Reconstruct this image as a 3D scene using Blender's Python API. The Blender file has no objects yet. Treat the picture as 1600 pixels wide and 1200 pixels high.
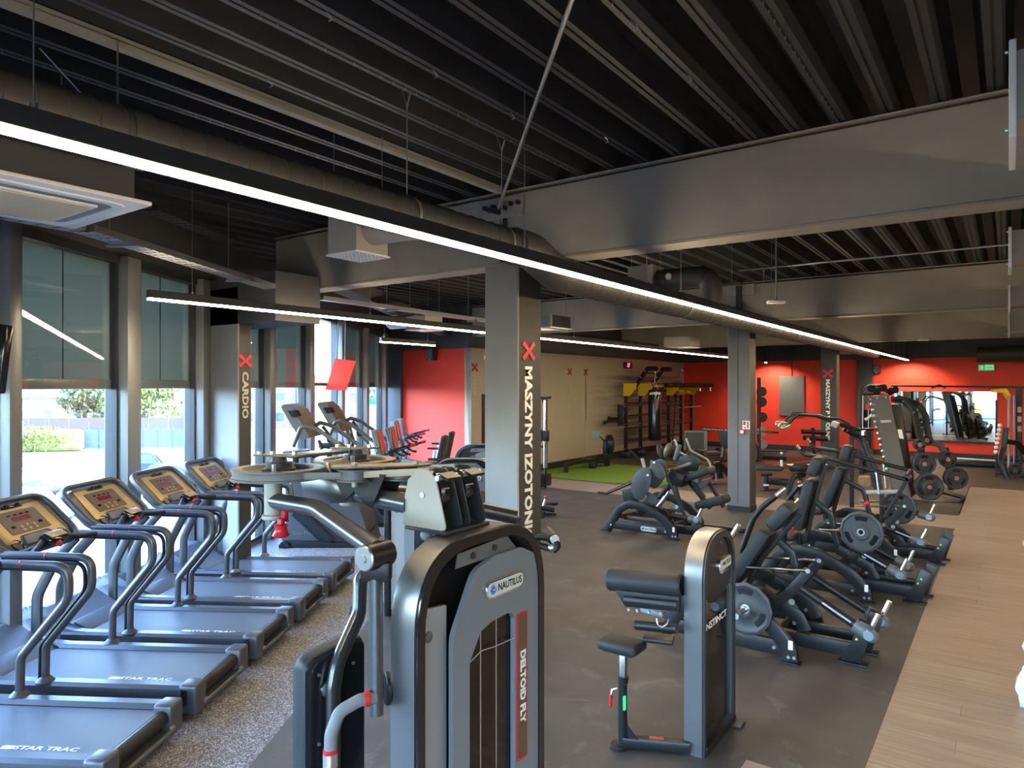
import bpy, bmesh, math, random
from mathutils import Vector, Matrix, Euler
random.seed(7)
C = bpy.context.scene.collection
SC = bpy.context.scene
PI = math.pi
R = math.radians
# ---------------------------------------------------------------- camera, world, sun, exposure
YAW = R(35.66)
cam_d = bpy.data.cameras.new('camera'); cam = bpy.data.objects.new('camera', cam_d); C.objects.link(cam)
cam.location = (0, 0, 2.3); cam.rotation_euler = (R(90), 0, YAW)
cam_d.sensor_fit = 'HORIZONTAL'; cam_d.sensor_width = 36; cam_d.lens = 36 * 1080 / 1600
cam_d.shift_y = 3 / 1600
cam_d.clip_start = 0.05; cam_d.clip_end = 600
SC.camera = cam
SC.view_settings.view_transform = 'Standard'; SC.view_settings.look = 'None'
SC.view_settings.exposure = 1.72; SC.view_settings.gamma = 1; SC.view_settings.use_curve_mapping = False
SC.cycles.max_bounces = 6; SC.cycles.diffuse_bounces = 4; SC.cycles.glossy_bounces = 3
SC.cycles.transmission_bounces = 4; SC.cycles.transparent_max_bounces = 10
SC.cycles.caustics_reflective = False; SC.cycles.caustics_refractive = False
SC.cycles.sample_clamp_indirect = 6
w = bpy.data.worlds.new('sky'); SC.world = w; w.use_nodes = True
nt = w.node_tree; nt.nodes.clear()
sky = nt.nodes.new('ShaderNodeTexSky'); sky.sky_type = 'NISHITA'; sky.sun_disc = False
sky.sun_elevation = R(42); sky.sun_rotation = R(54); sky.air_density = 1.0; sky.dust_density = 2.0
bg = nt.nodes.new('ShaderNodeBackground'); bg.inputs[1].default_value = 2.2
wo = nt.nodes.new('ShaderNodeOutputWorld')
tn = nt.nodes.new('ShaderNodeMixRGB'); tn.blend_type = 'MULTIPLY'; tn.inputs[0].default_value = 1; tn.inputs[2].default_value = (.86, .97, 1.12, 1); nt.links.new(sky.outputs[0], tn.inputs[1]); nt.links.new(tn.outputs[0], bg.inputs[0]); nt.links.new(bg.outputs[0], wo.inputs[0])
sun_d = bpy.data.lights.new('sun', 'SUN'); sun_d.energy = 3.2; sun_d.angle = R(0.6); sun_d.color = (1, .95, .86)
sun = bpy.data.objects.new('sun', sun_d); C.objects.link(sun)
sun.location = (60, 40, 60)
sun.rotation_euler = Vector((-.8125 * .75, -.583 * .75, -.67)).to_track_quat('-Z', 'Y').to_euler()

# ---------------------------------------------------------------- materials
def mat(name, col, rough=.5, metal=0, noise=0, nscale=8, bump=0, bscale=60, spec=.5, emit=None, es=0, col2=None, coords='Object', stretch=None, coat=0):
    m = bpy.data.materials.new(name); m.use_nodes = True
    t = m.node_tree; b = t.nodes['Principled BSDF']
    b.inputs['Base Color'].default_value = (*col, 1); b.inputs['Roughness'].default_value = rough
    b.inputs['Metallic'].default_value = metal; b.inputs['Specular IOR Level'].default_value = spec
    if coat: b.inputs['Coat Weight'].default_value = coat
    tc = None
    def co():
        nonlocal tc
        if tc is None:
            tc = t.nodes.new('ShaderNodeTexCoord').outputs[coords]
            if stretch:
                mp = t.nodes.new('ShaderNodeMapping'); mp.inputs['Scale'].default_value = stretch
                t.links.new(tc, mp.inputs[0]); tc = mp.outputs[0]
        return tc
    if noise or col2:
        n = t.nodes.new('ShaderNodeTexNoise'); n.inputs['Scale'].default_value = nscale; n.inputs['Detail'].default_value = 5
        t.links.new(co(), n.inputs['Vector'])
        r = t.nodes.new('ShaderNodeValToRGB')
        c2 = col2 or tuple(min(1, c * (1 + noise)) for c in col)
        c1 = col if col2 else tuple(c * (1 - noise) for c in col)
        r.color_ramp.elements[0].position = .35; r.color_ramp.elements[1].position = .65
        r.color_ramp.elements[0].color = (*c1, 1); r.color_ramp.elements[1].color = (*c2, 1)
        t.links.new(n.outputs['Fac'], r.inputs[0]); t.links.new(r.outputs[0], b.inputs['Base Color'])
    if bump:
        n = t.nodes.new('ShaderNodeTexNoise'); n.inputs['Scale'].default_value = bscale; n.inputs['Detail'].default_value = 3
        t.links.new(co(), n.inputs['Vector'])
        bp = t.nodes.new('ShaderNodeBump'); bp.inputs['Strength'].default_value = bump; bp.inputs['Distance'].default_value = .01
        t.links.new(n.outputs['Fac'], bp.inputs['Height']); t.links.new(bp.outputs[0], b.inputs['Normal'])
    if emit:
        b.inputs['Emission Color'].default_value = (*emit, 1); b.inputs['Emission Strength'].default_value = es
    return m

M = {}
M['deck'] = mat('dark_grey_deck_paint', (.036, .038, .043), .5, noise=.15, nscale=3)
M['beam'] = mat('taupe_grey_paint', (.34, .32, .28), .75, noise=.12, nscale=1.2, bump=.05, bscale=30)
M['beam_dark'] = mat('charcoal_wall_paint', (.055, .056, .062), .7, noise=.12, nscale=1.5)
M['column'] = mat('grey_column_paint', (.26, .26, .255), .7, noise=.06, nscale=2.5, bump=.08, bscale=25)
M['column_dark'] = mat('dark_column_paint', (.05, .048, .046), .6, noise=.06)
M['red_wall'] = mat('signal_red_wall_paint', (.80, .045, .02), .6, noise=.04, nscale=2)
M['beige_wall'] = mat('beige_wall_paint', (.44, .38, .30), .7, noise=.04, nscale=1)
M['rubber'] = mat('black_rubber_floor', (.054, .050, .047), .5, col2=(.080, .074, .069), nscale=2.3, bump=.25, bscale=120)
def smudge(m):
    t = m.node_tree; b = t.nodes['Principled BSDF']; src = b.inputs['Base Color'].links[0].from_socket
    g = t.nodes.new('ShaderNodeNewGeometry'); n = t.nodes.new('ShaderNodeTexNoise'); n.inputs['Scale'].default_value = 2.6; n.inputs['Detail'].default_value = 9; n.inputs['Roughness'].default_value = .68; n.inputs['Distortion'].default_value = .8
    r = t.nodes.new('ShaderNodeValToRGB'); r.color_ramp.elements[0].position = .56; r.color_ramp.elements[0].color = (0, 0, 0, 1); r.color_ramp.elements[1].position = .80; r.color_ramp.elements[1].color = (1, 1, 1, 1)
    x = t.nodes.new('ShaderNodeMixRGB'); x.inputs[2].default_value = (.17, .165, .16, 1)
    t.links.new(g.outputs['Position'], n.inputs['Vector']); t.links.new(n.outputs['Fac'], r.inputs[0]); t.links.new(r.outputs[0], x.inputs[0]); t.links.new(src, x.inputs[1]); t.links.new(x.outputs[0], b.inputs['Base Color'])
smudge(M['rubber'])
M['turf'] = mat('green_artificial_turf', (.16, .28, .018), .9, noise=.22, nscale=300, bump=.6, bscale=500)
M['base'] = mat('dark_skirting', (.02, .02, .021), .5)
M['black'] = mat('black_powder_coat', (.011, .011, .012), .4, spec=.35, bump=.06, bscale=400)
M['blackgl'] = mat('gloss_black_plastic', (.012, .013, .015), .12)
M['steelgrey'] = mat('dark_grey_powder_coat', (.036, .040, .046), .38, metal=.3)
M['gunmetal'] = mat('satin_gunmetal_paint', (.20, .20, .20), .33, metal=.85)
M['gun2'] = mat('mid_grey_satin_plastic', (.11, .12, .13), .42)
M['grey'] = mat('blue_grey_plastic', (.16, .185, .21), .4)
M['lgrey'] = mat('light_grey_plastic', (.30, .33, .36), .45)
M['pad'] = mat('black_vinyl_upholstery', (.022, .024, .028), .42, bump=.12, bscale=300)
M['padgrey'] = mat('charcoal_vinyl_upholstery', (.022, .025, .029), .48, bump=.12, bscale=300, spec=.3)
M['chrome'] = mat('chrome', (.75, .75, .75), .14, metal=1)
M['bright'] = mat('brushed_steel', (.6, .6, .6), .3, metal=1)
M['white'] = mat('white_enamel', (.78, .78, .75), .4)
M['whiteprint'] = mat('white_print', (.85, .85, .8), .5)
M['red'] = mat('red_plastic', (.55, .012, .02), .3)
M['orange'] = mat('red_orange_console_plastic', (.55, .06, .03), .4)
M['yellow'] = mat('yellow_powder_coat', (.75, .48, .01), .4)
M['bronze'] = mat('bronze_console_face', (.44, .32, .15), .4, metal=.35)
M['bronzedk'] = mat('brown_keypad', (.10, .07, .045), .45)
M['duct'] = mat('charcoal_painted_spiral_duct', (.055, .054, .053), .5, metal=.3)
M['rail'] = mat('galvanised_steel', (.35, .36, .37), .4, metal=.8)
M['mull'] = mat('grey_aluminium_mullion', (.26, .28, .285), .4, metal=.4)
M['mulld'] = mat('dark_aluminium_frame', (.05, .055, .06), .4, metal=.4)
M['led'] = mat('warm_led_diffuser', (1, .9, .75), .4, emit=(1, .78, .50), es=24)
M['ledhouse'] = mat('dark_luminaire_profile', (.055, .055, .055), .4)
M['redled'] = mat('red_led_digits', (.05, 0, 0), .3, emit=(1, .02, .05), es=2.5)
M['mirror'] = mat('mirror_glass', (.82, .85, .85), .02, metal=1)
M['iron'] = mat('black_cast_iron', (.035, .037, .042), .45, bump=.25, bscale=150)
M['walnut'] = mat('timber', (.30, .19, .09), .5, noise=.2, nscale=12)
M['belt'] = mat('treadmill_belt_rubber', (.085, .105, .13), .5, noise=.45, nscale=600, bump=.2, bscale=700)
M['hood'] = mat('slate_blue_treadmill_shroud', (.12, .145, .18), .38)
M['tred'] = mat('graphite_treadmill_frame', (.085, .09, .10), .36, metal=.45)

def glass(name, tint=(1, 1, 1), refl=1.0):
    m = bpy.data.materials.new(name); m.use_nodes = True; t = m.node_tree; t.nodes.clear()
    o = t.nodes.new('ShaderNodeOutputMaterial'); mx = t.nodes.new('ShaderNodeMixShader')
    tr = t.nodes.new('ShaderNodeBsdfTransparent'); tr.inputs[0].default_value = (*tint, 1)
    gl = t.nodes.new('ShaderNodeBsdfGlossy'); gl.inputs['Roughness'].default_value = .015
    lw_ = t.nodes.new('ShaderNodeLayerWeight'); lw_.inputs[0].default_value = .5; pw = t.nodes.new('ShaderNodeMath'); pw.operation = 'POWER'; pw.inputs[1].default_value = 4.5; t.links.new(lw_.outputs['Facing'], pw.inputs[0]); fr = t.nodes.new('ShaderNodeMath'); fr.operation = 'MULTIPLY_ADD'; fr.inputs[1].default_value = .95; fr.inputs[2].default_value = .045; t.links.new(pw.outputs[0], fr.inputs[0])
    mm = t.nodes.new('ShaderNodeMath'); mm.operation = 'MULTIPLY'; mm.inputs[1].default_value = refl
    t.links.new(fr.outputs[0], mm.inputs[0]); t.links.new(mm.outputs[0], mx.inputs[0])
    t.links.new(tr.outputs[0], mx.inputs[1]); t.links.new(gl.outputs[0], mx.inputs[2]); t.links.new(mx.outputs[0], o.inputs[0])
    return m
M['glass'] = glass('window_glass', (.94, .97, .97), 1.8)
M['smoke'] = glass('smoked_acrylic', (.30, .29, .28), 1.2)
M['clear'] = glass('clear_acrylic', (.8, .8, .8), 1.0)

def blind_mat():
    m = bpy.data.materials.new('translucent_roller_blind'); m.use_nodes = True; t = m.node_tree; t.nodes.clear()
    o = t.nodes.new('ShaderNodeOutputMaterial'); mx = t.nodes.new('ShaderNodeMixShader'); mx.inputs[0].default_value = .5
    d = t.nodes.new('ShaderNodeBsdfDiffuse'); d.inputs[0].default_value = (.20, .21, .19, 1)
    tl = t.nodes.new('ShaderNodeBsdfTranslucent'); tl.inputs[0].default_value = (.24, .245, .20, 1)
    t.links.new(d.outputs[0], mx.inputs[1]); t.links.new(tl.outputs[0], mx.inputs[2]); t.links.new(mx.outputs[0], o.inputs[0])
    return m
M['blind'] = blind_mat()

def planks_mat():
    m = mat('oak_vinyl_planks', (.36, .25, .165), .5)
    t = m.node_tree; b = t.nodes['Principled BSDF']
    tc = t.nodes.new('ShaderNodeTexCoord'); mp = t.nodes.new('ShaderNodeMapping'); mp.inputs['Scale'].default_value = (1.2, 26, 1)
    n = t.nodes.new('ShaderNodeTexNoise'); n.inputs['Scale'].default_value = 1.3; n.inputs['Detail'].default_value = 7
    t.links.new(tc.outputs['Generated'], mp.inputs[0])
    geo = t.nodes.new('ShaderNodeNewGeometry'); t.links.new(geo.outputs['Position'], mp.inputs[0]); t.links.new(mp.outputs[0], n.inputs['Vector'])
    r = t.nodes.new('ShaderNodeValToRGB'); r.color_ramp.elements[0].position = .3; r.color_ramp.elements[1].position = .72
    r.color_ramp.elements[0].color = (.25, .19, .15, 1); r.color_ramp.elements[1].color = (.38, .295, .235, 1)
    t.links.new(n.outputs['Fac'], r.inputs[0])
    oi = t.nodes.new('ShaderNodeObjectInfo'); mr = t.nodes.new('ShaderNodeMapRange'); mr.inputs['To Min'].default_value = .92; mr.inputs['To Max'].default_value = 1.06
    t.links.new(oi.outputs['Random'], mr.inputs['Value'])
    mx = t.nodes.new('ShaderNodeVectorMath'); mx.operation = 'SCALE'
    t.links.new(r.outputs[0], mx.inputs[0]); t.links.new(mr.outputs[0], mx.inputs['Scale']); t.links.new(mx.outputs[0], b.inputs['Base Color'])
    return m
M['wood'] = planks_mat()

def speckle_mat():
    m = mat('speckled_blue_grey_rubber', (.1, .1, .11), .6)
    t = m.node_tree; b = t.nodes['Principled BSDF']
    geo = t.nodes.new('ShaderNodeNewGeometry'); v = t.nodes.new('ShaderNodeTexVoronoi'); v.inputs['Scale'].default_value = 130
    t.links.new(geo.outputs['Position'], v.inputs['Vector'])
    r = t.nodes.new('ShaderNodeValToRGB'); r.color_ramp.interpolation = 'CONSTANT'
    r.color_ramp.elements[0].color = (.10, .10, .108, 1); e = r.color_ramp.elements[1]; e.position = .45; e.color = (.23, .225, .235, 1)
    e = r.color_ramp.elements.new(.8); e.color = (.46, .44, .43, 1)
    sp = t.nodes.new('ShaderNodeSeparateColor'); t.links.new(v.outputs['Color'], sp.inputs[0])
    t.links.new(sp.outputs[0], r.inputs[0]); t.links.new(r.outputs[0], b.inputs['Base Color'])
    return m
M['speckle'] = speckle_mat()

# ---------------------------------------------------------------- mesh helpers
def rx(a): return Matrix.Rotation(a, 4, 'X')
def ry(a): return Matrix.Rotation(a, 4, 'Y')
def rz(a): return Matrix.Rotation(a, 4, 'Z')
def tr(x, y, z): return Matrix.Translation((x, y, z))
def align(a, b):
    """matrix that puts local z along a->b with origin at a"""
    a = Vector(a); b = Vector(b); d = b - a
    q = d.to_track_quat('Z', 'Y') if d.length > 1e-9 else Euler((0, 0, 0)).to_quaternion()
    return Matrix.Translation(a) @ q.to_matrix().to_4x4(), d.length

BASE = [None]   # when set, shapes are given in room coordinates and stored relative to this base point
class MB:
    def __init__(s, smooth=True):
        s.bm = bmesh.new(); s.smooth = smooth; s.mats = []
        s.cur = 0
    def use(s, m):
        if m not in s.mats: s.mats.append(m)
        s.cur = s.mats.index(m); return s
    def _f(s, faces):
        for f in faces: f.material_index = s.cur
    def geo(s, verts, faces, mx=None):
        vs = [s.bm.verts.new((mx @ Vector(v)) if mx else v) for v in verts]
        out = []
        for f in faces:
            try: out.append(s.bm.faces.new([vs[i] for i in f]))
            except ValueError: pass
        s._f(out); return s
    def box(s, c, d, r=0, rot=None, bev=0, seg=2, mx=None):
        """box centre c, size d, optional rotation matrix rot, bevel bev"""
        m = tr(*c)
        if rot is not None: m = m @ rot
        if mx is not None: m = mx @ m
        g = bmesh.ops.create_cube(s.bm, size=1, matrix=m @ Matrix.Diagonal((d[0], d[1], d[2], 1)))
        vs = g['verts']; fs = {f for v in vs for f in v.link_faces}; s._f(fs)
        if bev:
            es = {e for v in vs for e in v.link_edges}
            bmesh.ops.bevel(s.bm, geom=list(es), offset=min(bev, min(d) * .49), segments=seg, affect='EDGES', profile=.5)
        return s
    def cyl(s, a, b, r, r2=None, n=16, caps=True):
        m, L = align(a, b)
        g = bmesh.ops.create_cone(s.bm, cap_ends=caps, segments=n, radius1=r, radius2=r if r2 is None else r2, depth=L, matrix=m @ tr(0, 0, L / 2))
        s._f({f for v in g['verts'] for f in v.link_faces}); return s
    def disc(s, c, ax, r, th, n=24, bev=0):
        """disc with chamfer"""
        c = Vector(c); ax = Vector(ax).normalized()
        b = bev or 0
        return s.lathe(c - ax * th / 2, c + ax * th / 2, [(0, 0), (r - b, 0), (r, b), (r, th - b), (r - b, th), (0, th)], n)
    def lathe(s, a, b, prof, n=24):
        """prof: list of (radius, height) along a->b axis from a"""
        m, L = align(a, b)
        rings = []
        for (r, h) in prof:
            if r < 1e-6: rings.append([s.bm.verts.new(m @ Vector((0, 0, h)))])
            else: rings.append([s.bm.verts.new(m @ Vector((r * math.cos(2 * PI * i / n), r * math.sin(2 * PI * i / n), h))) for i in range(n)])
        fs = []
        for p, q in zip(rings, rings[1:]):
            for i in range(n):
                j = (i + 1) % n
                if len(p) == 1 and len(q) == 1: continue
                if len(p) == 1: fs.append(s.bm.faces.new((p[0], q[j], q[i])))
                elif len(q) == 1: fs.append(s.bm.faces.new((p[i], p[j], q[0])))
                else: fs.append(s.bm.faces.new((p[i], p[j], q[j], q[i])))
        s._f(fs); return s
    def ball(s, c, r, sc=(1, 1, 1), n=14, m2=None):
        m = tr(*c)
        if m2 is not None: m = m @ m2
        g = bmesh.ops.create_uvsphere(s.bm, u_segments=n, v_segments=max(6, n * 2 // 3), radius=r, matrix=m @ Matrix.Diagonal((*sc, 1)))
        s._f({f for v in g['verts'] for f in v.link_faces}); return s
    def prism(s, pts, h, mx=None, holes=(), bev=0):
        """2D polygon pts in local xy extruded h along local z; mx places it"""
        mx = mx or Matrix.Identity(4)
        n = len(pts)
        if not holes:
            lo = [s.bm.verts.new(mx @ Vector((x, y, 0))) for x, y in pts]
            hi = [s.bm.verts.new(mx @ Vector((x, y, h))) for x, y in pts]
            fs = [s.bm.faces.new(lo[::-1]), s.bm.faces.new(hi)]
            for i in range(n):
                j = (i + 1) % n; fs.append(s.bm.faces.new((lo[i], lo[j], hi[j], hi[i])))
            s._f(fs)
            if bev:
                es = set(fs[0].edges) | set(fs[1].edges)
                bmesh.ops.bevel(s.bm, geom=list(es), offset=bev, segments=2, affect='EDGES', profile=.5)
        else:   # ring between outer loop and ONE hole with the same vertex count
            inn = holes[0]
            lo = [s.bm.verts.new(mx @ Vector((x, y, 0))) for x, y in pts]; hi = [s.bm.verts.new(mx @ Vector((x, y, h))) for x, y in pts]
            li = [s.bm.verts.new(mx @ Vector((x, y, 0))) for x, y in inn]; hh = [s.bm.verts.new(mx @ Vector((x, y, h))) for x, y in inn]
            fs = []
            for i in range(n):
                j = (i + 1) % n
                fs += [s.bm.faces.new((lo[i], lo[j], hi[j], hi[i])), s.bm.faces.new((li[j], li[i], hh[i], hh[j])),
                       s.bm.faces.new((hi[i], hi[j], hh[j], hh[i])), s.bm.faces.new((lo[j], lo[i], li[i], li[j]))]
            s._f(fs)
        return s
    def sweep(s, pts, prof, closed=False, up=(0, 0, 1), caps=True):
        """sweep a closed 2D profile [(u,v)] (u sideways, v up) along a path, frames kept upright as far as possible"""
        P = [Vector(p) for p in pts]; n = len(P); k = len(prof); rings = []
        up = Vector(up); prev = None
        for i in range(n):
            a = P[i - 1] if (i or closed) else P[i]; b = P[(i + 1) % n] if (i < n - 1 or closed) else P[i]
            t = (b - a).normalized()
            if prev is None:
                u = t.cross(up)
                if u.length < .05: u = t.cross(Vector((1, 0, 0)))
            else: u = prev - t * prev.dot(t)
            u.normalize(); prev = u; v = u.cross(t)
            sc = 1
            if 0 < i < n - 1 or closed:
                d1 = (P[i] - P[i - 1]).normalized(); d2 = (P[(i + 1) % n] - P[i]).normalized()
                c = max(.35, math.sqrt(max(0, (1 + d1.dot(d2)) / 2))); sc = 1 / c
                bis = (d2 - d1)
                bis = bis.normalized() if bis.length > 1e-4 else None
            else: bis = None
            ring = []
            for (x, y) in prof:
                o = u * x + v * y
                if bis is not None: o += bis * (o.dot(bis) * (sc - 1))
                ring.append(s.bm.verts.new(P[i] + o))
            rings.append(ring)
        fs = []
        m = n if closed else n - 1
        for i in range(m):
            p, q = rings[i], rings[(i + 1) % n]
            for a in range(k):
                b = (a + 1) % k; fs.append(s.bm.faces.new((p[a], p[b], q[b], q[a])))
        if caps and not closed: fs += [s.bm.faces.new(rings[0][::-1]), s.bm.faces.new(rings[-1])]
        s._f(fs); return s
    def tube(s, pts, r, n=10, fillet=0, closed=False, seg=5):
        if fillet: pts = rnd(pts, fillet, seg, closed)
        return s.sweep(pts, circ(r, n), closed)
    def bar(s, pts, w, h, fillet=0, closed=False, up=(0, 0, 1), seg=5, r=None):
        """rectangular hollow-section bar with softened corners along path: w sideways, h along up"""
        if fillet: pts = rnd(pts, fillet, seg, closed)
        return s.sweep(pts, rrect(w, h, r if r is not None else min(w, h) * .18, 2), closed, up)
    def text(s, txt, size, mx, depth=.002, align_x='CENTER', bold=0, sx=1.0):
        cu = bpy.data.curves.new('t', 'FONT'); cu.body = txt; cu.size = size; cu.align_x = align_x; cu.align_y = 'CENTER'
        cu.extrude = depth; cu.resolution_u = 2; cu.offset = bold
        o = bpy.data.objects.new('t', cu); C.objects.link(o)
        dg = bpy.context.evaluated_depsgraph_get(); me = bpy.data.meshes.new_from_object(o.evaluated_get(dg))
        me.transform(mx @ Matrix.Diagonal((sx, 1, 1, 1)))
        k = len(s.bm.faces); s.bm.from_mesh(me); s.bm.faces.ensure_lookup_table()
        s._f(s.bm.faces[k:])
        bpy.data.objects.remove(o); bpy.data.curves.remove(cu); bpy.data.meshes.remove(me); return s
    def build(s, name, m=None, parent=None, label=None, loc=None, rot=None):
        bmesh.ops.recalc_face_normals(s.bm, faces=s.bm.faces[:])
        if BASE[0] is not None and parent is not None: bmesh.ops.translate(s.bm, verts=s.bm.verts[:], vec=-BASE[0])
        me = bpy.data.meshes.new(name); s.bm.to_mesh(me); s.bm.free()
        if s.mats:
            for x in s.mats: me.materials.append(M[x])
        else: me.materials.append(M[m] if isinstance(m, str) else m)
        if s.smooth:
            me.polygons.foreach_set('use_smooth', [True] * len(me.polygons))
            me.set_sharp_from_angle(angle=R(38))
        o = bpy.data.objects.new(name, me); C.objects.link(o)
        if parent is not None: o.parent = parent
        if loc is not None: o.location = loc
        if rot is not None: o.rotation_euler = rot
        if label: o['label'] = label
        return o

def poly3(mb, pts, off):
    P = [Vector(p) for p in pts]; off = Vector(off); n = len(P)
    lo = [mb.bm.verts.new(p) for p in P]; hi = [mb.bm.verts.new(p + off) for p in P]
    fs = [mb.bm.faces.new(lo[::-1]), mb.bm.faces.new(hi)] + [mb.bm.faces.new((lo[i], lo[(i + 1) % n], hi[(i + 1) % n], hi[i])) for i in range(n)]
    mb._f(fs); return mb
def circ(r, n=10, r2=None): return [(r * math.cos(2 * PI * i / n), (r2 or r) * math.sin(2 * PI * i / n)) for i in range(n)]
def rrect(w, h, r, k=3, cx=0, cy=0):
    out = []; r = min(r, w * .499, h * .499)
    for (sx, sy, a0) in ((1, 1, 0), (-1, 1, 90), (-1, -1, 180), (1, -1, 270)):
        for i in range(k + 1):
            a = R(a0 + 90 * i / k); out.append((cx + sx * (w / 2 - r) + r * math.cos(a), cy + sy * (h / 2 - r) + r * math.sin(a)))
    return out
def rnd(pts, r, k=5, closed=False):
    """fillet the corners of a 3D polyline; r may be a list"""
    P = [Vector(p) for p in pts]; n = len(P); out = []
    for i in range(n):
        if not closed and i in (0, n - 1): out.append(P[i]); continue
        a, b, c = P[i - 1], P[i], P[(i + 1) % n]
        rr = r[i] if isinstance(r, (list, tuple)) else r
        d1 = (a - b); d2 = (c - b); L = min(d1.length, d2.length) * .48
        d1.normalize(); d2.normalize(); ang = d1.angle(d2, PI)
        if ang > PI - .03: out.append(b); continue
        t = min(rr / math.tan(ang / 2), L)
        p, q = b + d1 * t, b + d2 * t
        for j in range(k + 1):
            s = j / k; out.append(p * (1 - s) ** 2 + b * 2 * s * (1 - s) + q * s * s)
    return out
def rpoly(pts, r, k=4):
    """fillet a 2D polygon"""
    return [(p.x, p.y) for p in rnd([(x, y, 0) for x, y in pts], r, k, True)]

def thing(name, label, cat, loc=(0, 0, 0), rot=0, group=None):
    o = bpy.data.objects.new(name, None); C.objects.link(o); o.location = loc; o.rotation_euler = (0, 0, rot)
    o['label'] = label; o['category'] = cat
    if group: o['group'] = group
    return o
def at_base(name, label, cat, loc, group=None):
    BASE[0] = Vector(loc); return thing(name, label, cat, loc, 0, group)
def done(): BASE[0] = None
def lerp(a, b, t): return Vector(a).lerp(Vector(b), t)
def tag(o, label, cat, group=None):
    o['label'] = label; o['category'] = cat
    if group: o['group'] = group
    return o
def struct(o, label=None):
    o['kind'] = 'structure'
    if label: o['label'] = label
    return o
def dup(root, loc, rot=None, label=None, group=None):
    def cp(o, par):
        c = o.copy(); C.objects.link(c); c.parent = par
        for ch in kids.get(o, ()): cp(ch, c)
        return c
    kids = {}
    for o in C.objects:
        if o.parent: kids.setdefault(o.parent, []).append(o)
    r = cp(root, None); r.location = loc
    if rot is not None: r.rotation_euler = (0, 0, rot)
    if label: r['label'] = label
    if group: r['group'] = group
    return r
YZ = Matrix(((0, 0, 1, 0), (1, 0, 0, 0), (0, 1, 0, 0), (0, 0, 0, 1)))    # local xy -> world yz, z -> x
XZ = Matrix(((1, 0, 0, 0), (0, 0, -1, 0), (0, 1, 0, 0), (0, 0, 0, 1)))   # local xy -> world xz, z -> -y
M['frame'] = mat('blue_black_frame_paint', (.012, .014, .016), .34, bump=.05, bscale=400, spec=.3)
M['bronzedark'] = mat('dark_bronze_steel', (.06, .05, .04), .4, metal=.3)
M['lplate'] = mat('light_taupe_plate', (.36, .35, .31), .5, metal=.2)
M['gun3'] = mat('satin_dark_gunmetal', (.13, .135, .14), .28, metal=.8)
M['bronzesteel'] = mat('bronze_tinted_steel', (.13, .10, .065), .42, metal=.5)
M['beltgrey'] = mat('grey_drive_belt', (.16, .17, .165), .55)
M['beltgold'] = mat('tan_drive_belt', (.38, .33, .24), .5)
M['gripgrey'] = mat('grey_rubber_grip', (.15, .165, .185), .6)

M['badge'] = mat('pale_badge', (.55, .62, .60), .35); M['emblem'] = mat('blue_emblem', (.03, .16, .55), .35)
M['hazard'] = mat('yellow_green_label', (.65, .75, .1), .5)
M['stripe'] = mat('silver_blue_print', (.42, .47, .62), .35); M['capblue'] = mat('pale_steel_cap', (.32, .40, .48), .25, metal=.6)
M['pinkred'] = mat('pale_red_cap', (.6, .16, .16), .5)
M['chromedk'] = mat('dark_gloss_rod', (.03, .03, .035), .12, coat=1); M['goldchrome'] = mat('warm_polished_grip', (.55, .48, .36), .22, metal=.8)
M['screencyan'] = mat('teal_screen', (.12, .28, .30), .3)
M['bagwhite'] = mat('white_polythene', (.8, .82, .85), .35)
M['slab'] = mat('mid_grey_panel_paint', (.10, .11, .12), .4); M['slab2'] = mat('slate_panel_plastic', (.045, .05, .06), .45); M['bronzegrey'] = mat('bronze_grey_plastic', (.095, .09, .07), .4, metal=.2)
M['redled2'] = mat('dark_red_display', (.10, .01, .03), .2, emit=(1, .03, .1), es=.02)
M['box'] = mat('cream_grey_duct_box', (.36, .34, .30), .6)
M['grillew'] = mat('white_grille', (.85, .84, .80), .4)
M['redsign'] = mat('crimson_sign', (.62, .01, .03), .4)
M['redold'] = mat('dark_red_sign', (.28, .015, .015), .5); M['signcream'] = mat('cream_lettering', (.50, .45, .36), .5)
M['green'] = mat('exit_green', (.02, .38, .12), .4, emit=(.05, .9, .3), es=.25)
M['concrete'] = mat('pale_concrete_paving', (.075, .074, .07), .8, noise=.08, nscale=.4)
M['asphalt'] = mat('sunlit_asphalt', (.035, .034, .032), .85, noise=.08, nscale=.5)
M['leafy'] = mat('yellow_green_leaves', (0.165, 0.182, 0.033), .7, col2=(0.088, 0.121, 0.0275), nscale=2.5)
M['leafd'] = mat('dark_green_leaves', (0.05, 0.085, 0.03), .7, col2=(0.1, 0.12, 0.05), nscale=2)
M['bark'] = mat('grey_bark', (0.075, 0.063, 0.051), .9)
M['tileroof'] = mat('orange_roof_tiles', (.16, .07, .02), .8)
M['plaster'] = mat('cream_plaster', (0.28, 0.264, 0.224), .8)
M['bluetarp'] = mat('pale_blue_fence_sheeting', (.05, .09, .12), .6)
M['carblue'] = mat('dark_blue_car_paint', (.012, .02, .035), .5)
M['carwhite'] = mat('silver_blue_car_paint', (.04, .07, .10), .5)
M['carred'] = mat('red_car_paint', (.12, .012, .016), .5)
M['carglass'] = mat('car_glass', (.10, .16, .22), .08)
M['tyre'] = mat('tyre_rubber', (.03, .03, .03), .8)

M['bluetarp2'] = mat('sign_letter_blue', (.03, .12, .5), .5)
M['spot'] = mat('spot_lens', (1, .9, .8), .3, emit=(1, .82, .6), es=20)

M['shield'] = mat('slate_shield_plate', (.055, .062, .072), .45, spec=.3)
M['column3'] = mat('mid_grey_column_paint', (.15, .152, .153), .7, noise=.06, nscale=2.5, bump=.08, bscale=25)

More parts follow.
